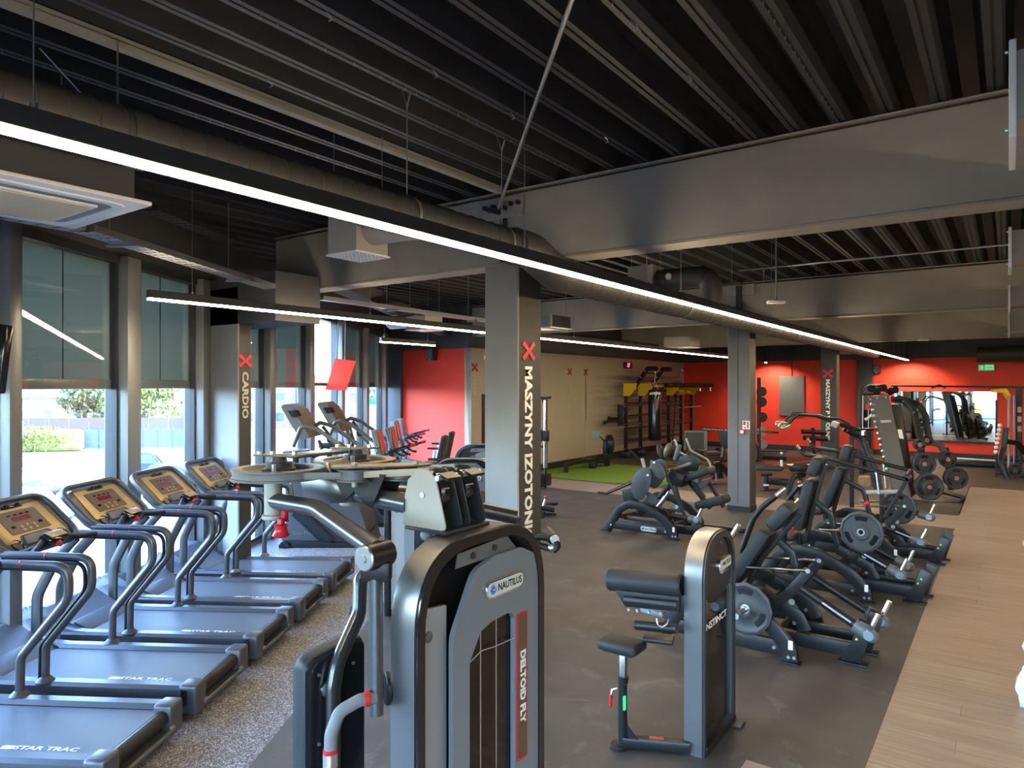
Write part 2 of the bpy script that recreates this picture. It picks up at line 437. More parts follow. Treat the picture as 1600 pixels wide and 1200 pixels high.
# ================================================================ THE SETTING
WP = Vector((-6.552, 2.149, 0)); WD = Vector((-.5248, .8512, 0)); WN = Vector((-.8512, -.5248, 0))   # window wall: point, direction, outward normal
WANG = math.atan2(WD.y, WD.x)
def wp(s, out=0, z=0): return WP + WD * s + WN * out + Vector((0, 0, z))
def wbox(mb, s0, s1, o0, o1, z0, z1, bev=0):
    c = wp((s0 + s1) / 2, (o0 + o1) / 2, (z0 + z1) / 2)
    return mb.box(c, (s1 - s0, o1 - o0, z1 - z0), rot=rz(WANG), bev=bev)
# ---- floor
fl = struct(MB(False).prism([(wp(-9).x, -5.5), (7, -5.5), (7, 26.1), (-10.5, 26.1), (-10.5, 12.9), (wp(12.8).x, 12.9)], .3, tr(0, 0, -.32)).build('floor', 'base'))
me = MB(False)
def slab(name, m, pts, z0, z1, parent=fl):
    b = MB(False).prism(pts, z1 - z0, tr(0, 0, z0)); return b.build(name, m, parent)
SPK0 = (-4.132, 3.126)   # a point of the seam between the speckled and the black rubber; it runs along the window wall
def seam(y): return SPK0[0] + (y - SPK0[1]) * (-.5248 / .8512)
slab('speckled_rubber', 'speckle', [(-1.31, -5.5), (-1.31, -1.45), (seam(12.7), 12.7), (wp(13).x, 12.7), tuple(wp(-10)[:2]), ], -.02, 0)
slab('black_rubber', 'rubber', [(seam(4.3) , 4.3), (-1.31, 4.3), (-.70, 4.3), (-.70, 13.2), (-10.3, 13.2), (-10.3, 12.7), (seam(12.7), 12.7)], -.02, 0)
slab('black_rubber', 'rubber', [(seam(4.3), 4.3), (-1.31, 4.3), (-1.31, -1.45)], -.02, 0)
slab('black_rubber', 'rubber', [(-10.3, 14.56), (-.72, 14.56), (-.72, 18.9), (7, 18.9), (7, 25.9), (-10.3, 25.9)], -.02, -.001)
slab('green_turf', 'turf', [(-10.3, 14.75), (-6.48, 14.75), (-6.48, 18.2), (-10.3, 18.2)], -.002, .008)
k = 0
pl = {}
def plank(x0, x1, y0, y1):
    w_, h_ = round(x1 - x0, 3), round(y1 - y0, 3)
    if (w_, h_) not in pl:
        o = MB(False).box((0, 0, 0), (w_ - .0015, h_ - .0005, .018), bev=.0006, seg=1).build('plank', 'wood', fl); pl[(w_, h_)] = o.data
    else:
        o = bpy.data.objects.new('plank', pl[(w_, h_)]); C.objects.link(o); o.parent = fl
    o.location = ((x0 + x1) / 2, (y0 + y1) / 2, -.0105)
row = 0; y = 3.1
while y < 18.88:
    off = [.0, .43, .86][row % 3]
    xs = [-.70] + [x for x in (-.70 + off, .60 + off, 1.9 + off) if x > -.65] 
    if 13.2 <= y < 14.45: xs = [-10.2 + off * .9 + i * 1.3 for i in range(8)] ; xs = [-10.29] + xs + [.6 + off, 1.9 + off]
    elif y < 4.2: xs = [-1.31, -.70 + off, .60 + off, 1.9 + off]
    h_ = .2
    if y < 4.3 < y + .2: h_ = .1999
    for a, b in zip(xs, xs[1:]): plank(a, b, y, y + h_)
    y += .2025; row += 1
slab('wood_underlay', 'wood', [(-1.31, -5.5), (7, -5.5), (7, 18.9), (-.7, 18.9), (-.7, 4.3), (-1.31, 4.3)], -.02, -.0195)
slab('wood_underlay', 'wood', [(-10.3, 13.2), (-.7, 13.2), (-.7, 14.56), (-10.3, 14.56)], -.02, -.0195)
# yellow floor tape laid out as training marks
M['tape'] = mat('yellow_floor_tape', (.72, .5, .12), .5)
for (x0, y0, x1, y1) in [(-8.6, 19.2, -7.0, 19.2), (-8.6, 19.2, -7.9, 20.3), (-7.9, 20.3, -6.3, 20.3), (-5.9, 19.6, -4.9, 22.6), (-5.9, 19.6, -4.6, 19.6), (-4.9, 22.6, -3.4, 22.6), (-6.0, 21.4, -4.4, 21.4), (-6.8, 18.6, -5.6, 18.6)]:
    a, b = Vector((x0, y0, .002)), Vector((x1, y1, .002)); d = b - a
    MB(False).box((a + b) / 2, (d.length, .07, .004), rot=rz(math.atan2(d.y, d.x))).build('floor_tape_line', 'tape', fl)

# ---- ceiling: trapezoidal steel deck on beams
def ywin(x): return 2.149 - 1.622 * (x + 6.552)
ceil = MB(False).prism([(wp(-9).x, -5.6), (7.1, -5.6), (7.1, 26.1), (-10.6, 26.1), (-10.6, 12.9), (wp(12.8).x, 12.9)], .5, tr(0, 0, 4.5)); ceil = struct(ceil.build('ceiling', 'deck'))
RP = [(-.1525, 4.47), (-.098, 4.47), (-.058, 4.36), (-.042, 4.20), (-.008, 4.20), (-.006, 4.212), (.006, 4.212), (.008, 4.20), (.042, 4.20), (.058, 4.36), (.098, 4.47), (.1525, 4.47)]
def rib(x, y0, y1):
    v = [(x + a, y0, z) for a, z in RP] + [(x + a, y1, z) for a, z in RP]
    n = len(RP); MB(False).geo(v, [(i, i + 1, n + i + 1, n + i) for i in range(n - 1)]).build('deck_rib', 'deck', ceil)
x = -.067 - .305 * 43
while x < 5.2:
    y0 = max(-5.5, ywin(x) - .35) if x > -12.9 else 12.7
    rib(x, y0, 26.2); x += .305
# little screw tails and clips under the deck
sc = MB()
for (x, ys) in [(-.982, range(14, 50)), (-1.592, range(6, 48)), (-3.117, range(2, 50)), (-4.642, range(4, 48))]:
    for q in ys:
        yy = q * .105 + .03; sc.cyl((x, yy, 4.2), (x, yy, 4.185), .004, n=6)
sc.build('deck_screws', 'rail', ceil)['kind'] = 'stuff'
# ---- walls
def wall(name, c, d, m): return struct(MB(False).box(c, d).build(name, m))
wf = wall('wall_far', (-1.7, 26.0, 1.6), (18.2, .2, 3.2), 'red_wall')
wall('wall_far_upper', (-1.7, 26.02, 3.9), (18.2, .24, 1.4), 'beam_dark')
wall('wall_side', (-10.4, 19.3, 1.6), (.2, 13.2, 3.2), 'beige_wall')
wall('wall_side_upper', (-10.42, 19.3, 3.9), (.24, 13.4, 1.4), 'beam_dark')
wall('wall_alcove', (-11.42, 12.8, 1.6), (2.24, .2, 3.2), 'red_wall')
wall('wall_alcove_upper', (-11.9, 12.82, 3.9), (3.2, .24, 1.4), 'beam_dark')
wall('wall_alcove_pier', (-12.85, 12.75, 1.75), (.66, .3, 3.5), 'beam_dark')
wr = wall('wall_right', (7.1, 10, 2.2), (.2, 32, 4.6), 'beam_dark')
for nm, c, d in [('baseboard_far', (-1.7, 25.885, .09), (17.2, .03, .18)), ('baseboard_side', (-10.285, 19.3, .09), (.03, 13.2, .18)), ('baseboard_alcove', (-11.4, 12.685, .09), (2.2, .03, .18))]:
    wall(nm, c, d, 'base')
# back wall behind the camera: piers and large windows
wb = wall('wall_back', (.5, -5.6, 3.95), (15, .2, 1.3), 'beam_dark')
for i, x in enumerate((-5.2, -2.1, 1.0, 4.1, 7.0)): wall('wall_back_pier', (x, -5.6, 1.65), (.3, .2, 3.3), 'column')
for i, x in enumerate((-3.65, -.55, 2.55, 5.55)):
    wn = struct(MB(False).box((x, -5.6, .06), (2.8, .12, .12)).box((x, -5.6, 3.26), (2.8, .12, .08)).box((x, -5.6, 1.1), (2.8, .06, .05)).build('window_%d' % (20 + i), 'mull'))
    MB(False).box((x, -5.6, 1.65), (2.8, .01, 3.2)).build('pane', 'glass', wn)
# ---- window wall
hdr = MB(False); wbox(hdr, -9, 13, 0, .3, 3.6, 4.7)
struct(hdr.build('wall_window_side', 'beam_dark'))
sill = MB(False); wbox(sill, -9, 13, -.02, .3, -.3, .04)
struct(sill.build('trim_sill', 'mull'))
POST = [(-7.9, .2), (-6.3, .2), (-4.7, .2), (-3.1, .2), (-1.65, .2), (-.12, .13), (1.37, .22), (2.84, .2), (4.78, .2), (6.46, .2), (8.18, .2), (9.95, .2), (11.6, .24), (12.5, .24)]
for i, ((a, wa), (b, wb_)) in enumerate(zip(POST, POST[1:])):
    mb = MB().use('mull')
    wbox(mb, a, a + wa, -.13, .12, 0, 3.6, .006)
    mb.use('mulld')
    wbox(mb, a + wa, a + wa + .03, -.03, .09, .04, 3.56); wbox(mb, b - .03, b, -.03, .09, .04, 3.56)
    wbox(mb, a + wa, b, -.03, .09, .04, .09); wbox(mb, a + wa, b, -.05, .09, 3.53, 3.6)
    wn = struct(mb.build('window_%d' % (i + 1)))
    op = (a == 6.46)
    if not op:
        g = MB(False); wbox(g, a + wa + .03, b - .03, .0, .012, .09, 3.53); g.build('pane', 'glass', wn)
        g = MB(False); wbox(g, a + wa + .005, b - .005, .045, .05, 2.36, 3.55); g.build('roller_blind', 'blind', wn)
        g = MB(); wbox(g, a + wa + .005, b - .005, .03, .06, 2.27, 2.365, .01); g.build('blind_hem_bar', 'mull', wn)
        if i in (5, 6):
            g = MB(False); wbox(g, (a + wa + b) / 2 - .004, (a + wa + b) / 2 + .004, .04, .055, 2.36, 3.55); g.build('blind_seam', 'mulld', wn)
    else:   # top-hung vent with no blind, tilted into the room
        g = MB(); 
        for (s0, s1, z0, z1) in ((a + .9, b - .05, 2.45, 2.5),): wbox(g, a + .2, b - .03, -.02, .08, 2.3, 2.36)
        g.build('transom_bar', 'mulld', wn)
# ---- columns
def column(x0, x1, y0, y1, z1=3.49, name='column', plinth=True):
    mb = MB(False).use('column')
    cx, cy, dx, dy = (x0 + x1) / 2, (y0 + y1) / 2, x1 - x0, y1 - y0
    mb.box((cx, cy, z1 / 2), (dx, dy, z1), bev=.012, seg=1)
    mb.bm.normal_update()
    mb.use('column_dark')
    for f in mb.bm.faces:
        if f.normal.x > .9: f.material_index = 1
    o = struct(mb.build(name))
    if plinth: MB(False).box((cx, cy, .05), (dx + .02, dy + .02, .1)).build('plinth', 'base', o)
    return o
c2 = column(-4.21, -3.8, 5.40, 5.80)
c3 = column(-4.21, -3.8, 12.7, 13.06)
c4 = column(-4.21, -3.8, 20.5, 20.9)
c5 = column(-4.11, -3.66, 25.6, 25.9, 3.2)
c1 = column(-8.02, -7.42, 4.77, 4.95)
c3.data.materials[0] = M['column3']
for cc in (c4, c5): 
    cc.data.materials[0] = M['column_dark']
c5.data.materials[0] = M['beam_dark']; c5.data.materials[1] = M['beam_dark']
# panel joints on the bare columns
for (x, y) in ((-4.02, 5.398), (-4.02, 12.698)):
    pass
MB(False).box((-4.02, 12.698, 1.8), (.006, .006, 3.3)).build('trim_1', 'base')['kind'] = 'structure'
# ---- beams
def beam(y, x0, x1, w_=.25, z0=3.49, z1=4.15, m='beam', name='beam'):
    mb = MB(False).box(((x0 + x1) / 2, y + w_ / 2, (z0 + z1) / 2), (x1 - x0, w_, z1 - z0), bev=.01, seg=1)
    mb.box(((x0 + x1) / 2, y + w_ / 2, z0 - .008), (x1 - x0, w_ + .02, .02))
    mb.box(((x0 + x1) / 2, y + w_ / 2, z1 + .03), (x1 - x0, w_ + .03, .012))
    return struct(mb.build(name, m))
b1 = beam(5.41, -3.96, 7.0); beam(5.41, -7.6, -3.98)
beam(12.72, -3.96, 7.0); beam(12.72, -10.3, -3.98); beam(20.5, -10.3, 7.0)
beam(-2.2, -4, 7.0)
# bracket plates and the diagonal tie over the first column
br = thing('beam_bracket', 'grey steel bracket plate bolted where the diagonal rod meets the big beam', 'bracket', (-3.97, 5.38, 4.02))
MB().box((-.02, 0, 0), (.50, .03, .2)).build('plate', 'beam', br)
for dx in (-.2, -.1, .12, .2): MB().cyl((dx, -.015, .02), (dx, -.045, .02), .022, n=8).build('bolt', 'steelgrey', br)
MB().box((-.03, -.06, -.02), (.2, .06, .035)).cyl((-.03, -.1, -.04), (-.03, -.02, -.04), .03).build('clevis', 'steelgrey', br)
tag(MB().cyl((-3.97, 5.31, 4.0), (-1.60, 2.77, 4.19), .014, n=10).build('tie_rod', 'rail'), 'thin grey diagonal rod running up from the beam bracket to the ceiling deck', 'rod')
br2 = thing('beam_bracket', 'small dark bracket on the second big beam above the plain grey column', 'bracket', (-3.97, 12.69, 4.05))
MB().box((0, 0, 0), (.5, .03, .2)).build('plate', 'beam', br2)
MB().box((-.02, -.03, -.3), (.1, .04, .75)).build('strap', 'base', br2)
tag(MB().box((-3.97, 5.395, 3.72), (.07, .02, .44)).build('joint_cover', 'base'), 'narrow black strip in the beam joint above the nearest column', 'joint strip')
# edge beam and bulkhead near the windows
d = WD
mb = MB(False)
a0 = Vector((-6.75, 5.6, 3.62)); a1 = a0 + WD * 8.3
mb.bar([a0, a1], .25, .22, r=.01); struct(mb.build('beam_edge', 'beam_dark'))
mb = MB(False).box((-7.45, 5.08, 3.32), (1.5, .62, .56)); struct(mb.build('beam_bulkhead', 'beam_dark'))
# mirror on the far wall
mr = thing('wall_mirror', 'wide mirror on the red wall reflecting the machines', 'mirror', (-1.66, 25.9, .55))
MB(False).box((0, -.012, .8), (2.75, .012, 1.55)).build('mirror_glass', 'mirror', mr)
MB(False).box((0, -.02, -.02), (2.8, .03, .06)).build('bottom_rail', 'base', mr)
for i in (-1, 0, 1): MB(False).box((i * .69, -.019, .8), (.006, .003, 1.55)).build('mirror_joint', 'base', mr)

# ================================================================ OUTSIDE THE WINDOWS (ground 3.5 m below the gym floor)
GZ = -3.5
def cw(lat, D, z=GZ): return Vector((-D * .583 + lat * .8125, D * .8125 + lat * .583, z))
gr = struct(MB(False).prism([tuple(wp(-60, .3)[:2]), tuple(wp(60, .3)[:2]), tuple(wp(160, 200)[:2]), tuple(wp(-120, 200)[:2])], .2, tr(0, 0, GZ - .2)).build('ground', 'concrete'))
back = struct(MB(False).box((20, -45, GZ - .1), (140, 78, .2)).build('ground_back', 'concrete'))
# road with lane edges, running along the plot
ra, rb = cw(-70, 46), cw(30, 62); rd = (rb - ra).normalized(); RA = math.atan2(rd.y, rd.x)
road = struct(MB(False).box((ra + rb) / 2 + Vector((0, 0, .01)), ((rb - ra).length, 7.5, .02), rot=rz(RA)).build('road', 'asphalt'))
rn = Vector((-rd.y, rd.x, 0))
if rn.dot(cw(0, 10) - cw(0, 0)) < 0: rn = -rn
for q in (-3.6, 3.6): MB(False).box((ra + rb) / 2 + rn * q + Vector((0, 0, .03)), ((rb - ra).length, .25, .06), rot=rz(RA)).build('kerb', 'whiteprint', road)
def leafmass(mb, c, rad, n, size, seed, flat=0):
    rnd_ = random.Random(seed)
    for _ in range(n):
        while True:
            v = Vector((rnd_.uniform(-1, 1), rnd_.uniform(-1, 1), rnd_.uniform(-1, 1)))
            if .35 < v.length < 1: break
        p = Vector(c) + Vector((v.x * rad[0], v.y * rad[1], v.z * rad[2]))
        e = Euler((rnd_.uniform(0, 6), rnd_.uniform(0, 6), rnd_.uniform(0, 6))).to_matrix()
        s = size * rnd_.uniform(.6, 1.3)
        mb.geo([p + e @ Vector(q) * s for q in ((-1, 0, 0), (0, -.5, .15), (1, 0, 0), (0, .5, .15))], [(0, 1, 2, 3)])
def tree(lat, D, h, rad, m, label, n=1500, trunk=.25, seed=1, group=None):
    b = cw(lat, D); t = thing('tree', label, 'tree', b, group=group)
    MB().tube([(0, 0, 0), (.1, 0, h * .45), (0, .1, h * .8)], trunk, 8).tube([(.1, 0, h * .35), (rad * .5, .2, h * .65)], trunk * .5, 6).tube([(.1, 0, h * .4), (-rad * .4, -.3, h * .7)], trunk * .45, 6).build('trunk', 'bark', t)
    mb = MB(False); rr = random.Random(seed)
    for k in range(6):
        c = (rr.uniform(-.45, .45) * rad, rr.uniform(-.45, .45) * rad, h * rr.uniform(.45, .85)); leafmass(mb, c, (rad * .6, rad * .6, h * .2), n // 6, .28, seed * 10 + k)
    mb.build('foliage', m, t); return t
tree(-47, 76, 7.5, 4.2, 'leafd', 'tall grey-green tree beyond the blue fence, outside the first big window', 2200, seed=3)
tree(-50, 87, 7.0, 3.6, 'leafd', 'darker leafy tree close behind the street lamp, outside the window', 1800, seed=8)
tree(-39.5, 74, 7.4, 4.4, 'leafy', 'yellow-green tree outside the second window beside the white building', 2600, seed=5)
for i, (la, dd) in enumerate(((-54, 74), (-52, 71.5))):
    b = cw(la, dd); t = thing('bare_tree', ['small bare tree beside the cream house outside', 'bare young tree between the cream house and the leafy trees outside'][i], 'tree', b)
    mb = MB().tube([(0, 0, 0), (0, .05, 3.6)], .1, 6)
    for k in range(9):
        a = k * 2.4; z0 = 1.6 + k * .22; mb.tube([(0, 0, z0), (math.cos(a) * .5, math.sin(a) * .5, z0 + .6), (math.cos(a) * .8, math.sin(a) * .8, z0 + 1.4)], .03, 5)
    mb.build('branches', 'bark', t)
# hedge
h0, h1 = cw(-47, 60), cw(-38.5, 62); hd = h1 - h0
hg = thing('hedge', 'clipped yellow-green hedge along the far side of the road', 'hedge', (h0 + h1) / 2, math.atan2(hd.y, hd.x))
MB(False).box((0, 0, .95), (hd.length, 1.2, 1.9), bev=.3).build('hedge_core', 'leafy', hg)
mb = MB(False); leafmass(mb, (0, 0, 1.05), (hd.length / 2 + .1, .95, 1.2), 3800, .16, 77); o = mb.build('leaves', 'leafy', hg); o['kind'] = 'stuff'
# blue sheeted fence
f0, f1 = cw(-39, 63), cw(-29, 64.5); fd = f1 - f0; FA = math.atan2(fd.y, fd.x)
fn = thing('fence', 'low fence covered with pale blue sheeting beside the hedge', 'fence', f0, FA)
n = 8
for i in range(n): MB(False).box((fd.length * (i + .5) / n, 0, .95), (fd.length / n - .1, .04, 1.7)).build('sheet_panel', 'bluetarp', fn)
for i in range(n + 1): MB().cyl((fd.length * i / n, 0, 0), (fd.length * i / n, 0, 2), .05, n=8).build('post', 'mulld', fn)
f2, f3 = cw(-52, 66), cw(-30, 68); fd = f3 - f2
fn = thing('fence', 'dark board fence behind the hedge and the blue sheeting', 'fence', f2, math.atan2(fd.y, fd.x))
for i in range(12): MB(False).box((fd.length * (i + .5) / 12, 0, 1.35), (fd.length / 12 - .06, .06, 2.7)).build('board_panel', 'bark', fn)
# houses
def house(lat, D, w_, d_, h, roofh, label, roofm='tileroof', wins=3, flat=False):
    t = thing('house', label, 'building', cw(lat, D), RA)
    MB(False).box((0, 0, h / 2), (w_, d_, h)).build('wall', 'plaster', t)
    if not flat:
        MB(False).prism([(-d_ / 2 - .5, h), (d_ / 2 + .5, h), (0, h + roofh)], w_ + 1, tr(-w_ / 2 - .5, 0, 0) @ YZ).build('roof', roofm, t)
    else: MB(False).box((0, 0, h + .15), (w_ + .3, d_ + .3, .3)).build('parapet', 'rail', t)
    sgn = -1 if rn.dot(Vector((-math.sin(RA), math.cos(RA), 0))) > 0 else 1
    for i in range(wins):
        for zz in ([1.6] if h < 5 else [1.6, 4.4]):
            f = MB(False).box((-w_ / 2 + w_ * (i + .5) / wins, sgn * d_ / 2, zz), (1.3, .12, 1.4)).build('window_frame', 'white', t)
            MB(False).box((-w_ / 2 + w_ * (i + .5) / wins, sgn * (d_ / 2 + .05), zz), (1.1, .06, 1.2)).build('pane', 'carglass', f)
    return t
house(-60, 70, 9, 8, 5.2, 2.6, 'cream house with an orange tiled roof outside the first window')
house(-66, 108, 20, 8, 4, 1.2, 'long low pale house behind the bare trees', 'rail', 5)
house(-38, 97, 16, 9, 9.5, 1, 'big flat-roofed white building beyond the yellow-green tree', flat=True, wins=4)
house(-17, 95, 22, 9, 7, 1, 'pale commercial building seen through the windows near the bikes', flat=True, wins=5)
# roadside sign and lamps
t = thing('road_sign', 'small blue square sign on a post in front of the hedge', 'sign', cw(-41.5, 58))
MB().cyl((0, 0, 0), (0, 0, 2.6), .05, n=8).build('post', 'rail', t); MB().box((0, 0, 2.2), (.9, .08, 1.3), rot=rz(RA), bev=.02).build('sign_plate', mat('blue_sign', (.12, .2, .5), .4), t)
for i, (la, dd, hh) in enumerate(((-33.5, 57, 8), (-22, 52, 9))):
    t = thing('street_lamp', ['leaning white street lamp pole by the blue fence', 'thin street lamp pole outside the second window'][i], 'street lamp', cw(la, dd))
    MB().cyl((0, 0, 0), (.5 * (1 - i), 0, hh), .1, .06, n=8).build('pole', 'white', t); MB().tube([(.5 * (1 - i), 0, hh), (.9, 0, hh + .4), (2, 0, hh + .5)], .05, 6, .4).build('arm', 'white', t)
# cars
def car(lat, D, ang, m, label, L=4.3, H=1.45, wagon=False):
    t = thing('car', label, 'car', cw(lat, D), YAW + ang)
    pts = [(-L / 2, .35), (-L / 2, .75), (-L / 2 + .25, .92), (-L * .22, .98), (-L * .08, H), (L * .28, H), (L * .42 if not wagon else L * .47, 1.0), (L / 2, .9), (L / 2, .35)]
    lo = rpoly([(-L / 2, .3), (-L / 2 + .05, .78), (-L * .25, .95), (L * .46, .97), (L / 2, .8), (L / 2, .3)], .15, 3)
    MB().prism(lo, 1.76, Matrix.Translation((0, .88, 0)) @ XZ, bev=.08).build('body', m, t)
    cab = rpoly([(-L * .27, .9), (-L * .1, H), (L * .3, H), (L * .45, .9)], .12, 3)
    MB().prism(cab, 1.5, Matrix.Translation((0, .75, 0)) @ XZ, bev=.1).build('cabin', m, t)
    for sy in (-1, 1):
        MB().prism([(-L * .22, .95), (-L * .1, H - .09), (L * .08, H - .08), (L * .08, .95)], .02, tr(0, sy * .755 + .01, 0) @ XZ).prism([(L * .1, .95), (L * .1, H - .08), (L * .27, H - .1), (L * .38, .95)], .02, tr(0, sy * .755 + .01, 0) @ XZ).build('side_window', 'carglass', t)
    MB().geo([(-L * .268, -.62, .93), (-L * .268, .62, .93), (-L * .125, .55, H - .06), (-L * .125, -.55, H - .06)], [(0, 1, 2, 3)], tr(-.03, 0, .02)).build('windscreen', 'carglass', t)
    MB().geo([(L * .45, -.62, .93), (L * .45, .62, .93), (L * .33, .55, H - .06), (L * .33, -.55, H - .06)], [(0, 1, 2, 3)], tr(.03, 0, .02)).build('rear_window', 'carglass', t)
    for sx in (-L * .32, L * .31):
        for sy in (-1, 1):
            wl = MB().disc((sx, sy * .8, .32), (0, 1, 0), .32, .22, 20, .03).build('wheel', 'tyre', t); MB().disc((sx, sy * .9, .32), (0, 1, 0), .2, .05, 12).build('rim', 'rail', wl)
    MB().box((-L / 2 + .02, .6, .68), (.06, .35, .14)).build('headlamp', 'whiteprint', t); MB().box((-L / 2 + .02, -.6, .68), (.06, .35, .14)).build('headlamp', 'whiteprint', t)
    return t
car(-20.5, 29, R(160), 'carwhite', 'pale blue hatchback parked nearest below the first big window')
car(-25.5, 35.5, R(165), 'carblue', 'dark blue car parked just beyond the pale hatchback')
car(-21.5, 26.5, R(160), 'carwhite', 'silver car cut by the window post, beside the pale hatchback', 4.2)
car(-23, 44, R(175), 'carblue', 'dark estate car parked far across the yard, partly behind the window post', 4.6, 1.6, True)
car(-18.2, 38, R(170), 'carwhite', 'pale blue estate car behind the third treadmill console', 4.5, 1.5, True)
car(-14.5, 33, R(165), 'carred', 'red car seen just above the treadmill handrails')
# sign board outside the back windows, seen only in the mirror
t = thing('shop_sign', 'blue square sign with a yellow disc outside, reflected in the mirror', 'sign', (-2.3, -40, -1.5))
MB(False).box((0, 0, 1.6), (2.6, .2, 3.2)).build('sign_board', mat('sign_blue', (.05, .25, .6), .5), t)
MB().disc((0, .13, 1.8), (0, 1, 0), 1.15, .06, 40).build('sign_disc', mat('sign_yellow', (.85, .7, .05), .5), t); MB(False).text('LIDL', .8, Matrix(((-1, 0, 0, 0), (0, 0, 1, .17), (0, 1, 0, 1.85), (0, 0, 0, 1))), .01, 'CENTER', bold=.03).build('sign_lettering', 'bluetarp2', t)

t = thing('banner_stand', 'tall white outdoor banner with a green band and the letters AU beyond the last window', 'sign', cw(-7.9, 40, GZ), YAW)
MB(False).box((0, 0, 3.9), (.75, .08, 3.4)).build('banner', 'white', t); MB(False).box((0, -.05, 4.9), (.75, .02, .35)).build('green_band', 'green', t); MB(False).box((0, -.05, 5.35), (.75, .02, .5)).build('grey_field', 'gun2', t)
MB(False).text('AU', .5, tr(0, -.07, 5.33) @ XZ, .01, 'CENTER', bold=.01).build('lettering', 'whiteprint', t)
for q in (-.3, .3): MB().cyl((q, 0, 0), (q, 0, 2.3), .04, n=8).build('leg', 'rail', t)

# ================================================================ LUMINAIRES, DUCTS AND OTHER SERVICES UNDER THE DECK
def strip(x, y0, y1, z, label, seg=2.2, hang=None, wires=True):
    t = thing('linear_light', label, 'ceiling light', (x, y0, z), 0, None)
    L = y1 - y0
    MB(False).box((0, L / 2, .04), (.06, L, .075), bev=.003, seg=1).build('housing', 'ledhouse', t)
    MB(False).box((0, L / 2, -.006), (.056, L - .01, .018)).build('diffuser', 'led', t)
    ys = hang if hang else [.35 + i * seg for i in range(int((L - .4) / seg) + 1)]
    for yy in ys:
        h = MB().cyl((0, yy, .078), (0, yy, 4.2 - z), .0028, n=5).cyl((0, yy, .078), (0, yy, .1), .012, n=8).build('hanger_wire', 'rail', t)
    return t
strip(-2.52, .35, 24.5, 3.1, 'longest warm strip light hung beneath the big duct, running the whole room', hang=[.55, 3.3, 5.15, 7.4, 9.0, 11.6, 13.6, 16.2, 18.6, 21, 23.2])
strip(-6.36, 3.18, 19.8, 3.1, 'second long warm strip light above the treadmills, passing behind the nearest column', hang=[.42, 2.7, 5.1, 7.6, 10, 12.4, 14.6, 16.2])
strip(-9.2, 8.75, 10.2, 3.1, 'short warm strip light near the window corner', hang=[.1, 1.25])
strip(1.9, -2.5, 23, 3.1, 'added long warm strip light over the wooden aisle, out of view', hang=[2, 6, 10, 14, 18, 22])  # unseen strip, added to brighten the room from the aisle side
strip(-5.2, -5.0, -1.0, 3.1, 'added warm strip light behind the viewer, out of view', hang=[.5, 3])  # another unseen strip, added as fill light from behind
# suspended cable trays
def tray(p0, p1, w_, label, m='rail', drop=(), h=.05):
    p0 = Vector(p0); p1 = Vector(p1); d = p1 - p0; L = d.length
    t = thing('cable_tray', label, 'cable tray', p0, math.atan2(d.y, d.x))
    mb = MB(False).box((L / 2, w_ / 2, h / 2), (L, .004, h)).box((L / 2, -w_ / 2, h / 2), (L, .004, h))
    mb.build('side_flange', m, t)
    mb = MB(False); n = int(L / .11)
    for i in range(n): mb.box(((i + .5) * .11, 0, 0), (.075, w_, .003))
    for q in (-.35, 0, .35): mb.box((L / 2, q * w_, .0), (L, .02, .0034))
    mb.build('perforated_bed', m, t)['kind'] = 'stuff'
    for q in drop:
        MB().box((q * L, 0, -.012), (.04, w_ + .1, .02)).cyl((q * L, w_ / 2 + .03, -.012), (q * L, w_ / 2 + .03, 4.2 - p0.z), .005, n=6).build('hanger', m, t)
    return t
tray((-5.36, 2.22, 3.4), (-7.12, 5.34, 3.4), .17, 'perforated cable tray sloping down past the air conditioner towards the big beam', drop=(.12, .62))
tray((-5.0, -2.0, 3.4), (-5.36, 2.2, 3.4), .17, 'perforated cable tray above the rear treadmills', drop=(.3,))
tray((-7.14, 5.75, 3.40), (-7.44, 12.3, 3.40), .12, 'narrow galvanised cable tray beyond the big beam, over the bikes', drop=(.2, .5, .8))
tray((-6.0, 1.9, 4.0), (-7.5, 4.8, 4.0), .2, 'upper dark cable tray close under the deck near the windows', 'duct', drop=(.5, .9))
tray((-9.3, 13.5, 3.55), (-9.0, 24, 3.55), .2, 'cable tray above the artificial turf along the beige wall', 'duct', drop=(.1, .4, .7))
# main spiral duct: two straight runs with an offset bend under the big beam
dct = thing('spiral_duct', 'big charcoal spiral duct that drops in a bend under the concrete-coloured beam', 'air duct', (-3.22, 0, 3.42))
def duct_run(p0, p1, r, par, gap=.117, name='duct_section', m='duct'):
    p0, p1 = Vector(p0), Vector(p1); L = (p1 - p0).length; n = int(L / gap)
    prof = [(r, 0)]
    for i in range(1, n): h = i * gap; prof += [(r, h - .006), (r + .005, h), (r, h + .006)]
    prof.append((r, L))
    b = MB().lathe(p0, p1, prof, 28); return b.build(name, m, par)
duct_run((0, -5.2, 0), (0, 4.55, 0), .125, dct)
MB().tube([(0, 4.5, 0), (0, 4.75, 0), (0, 5.15, -.14), (0, 5.4, -.14)], .15, 28, .3, seg=8).build('offset_bend', 'duct', dct)
for q, rr in ((4.5, .135), (1.55, .132), (-1.2, .132)): MB().lathe((0, q - .05, 0), (0, q + .05, 0), [(rr - .006, 0), (rr, .0), (rr, .1), (rr - .006, .1)], 28).build('joint_collar', 'duct', dct)
duct_run((0, 5.35, -.14), (0, 12.5, -.14), .15, dct, .2)
duct_run((0, 12.5, -.14), (0, 23, -.14), .15, dct, .35)
MB().cyl((0, 22.99, -.14), (0, 23.03, -.14), .155, n=24).build('end_cap', 'duct', dct)
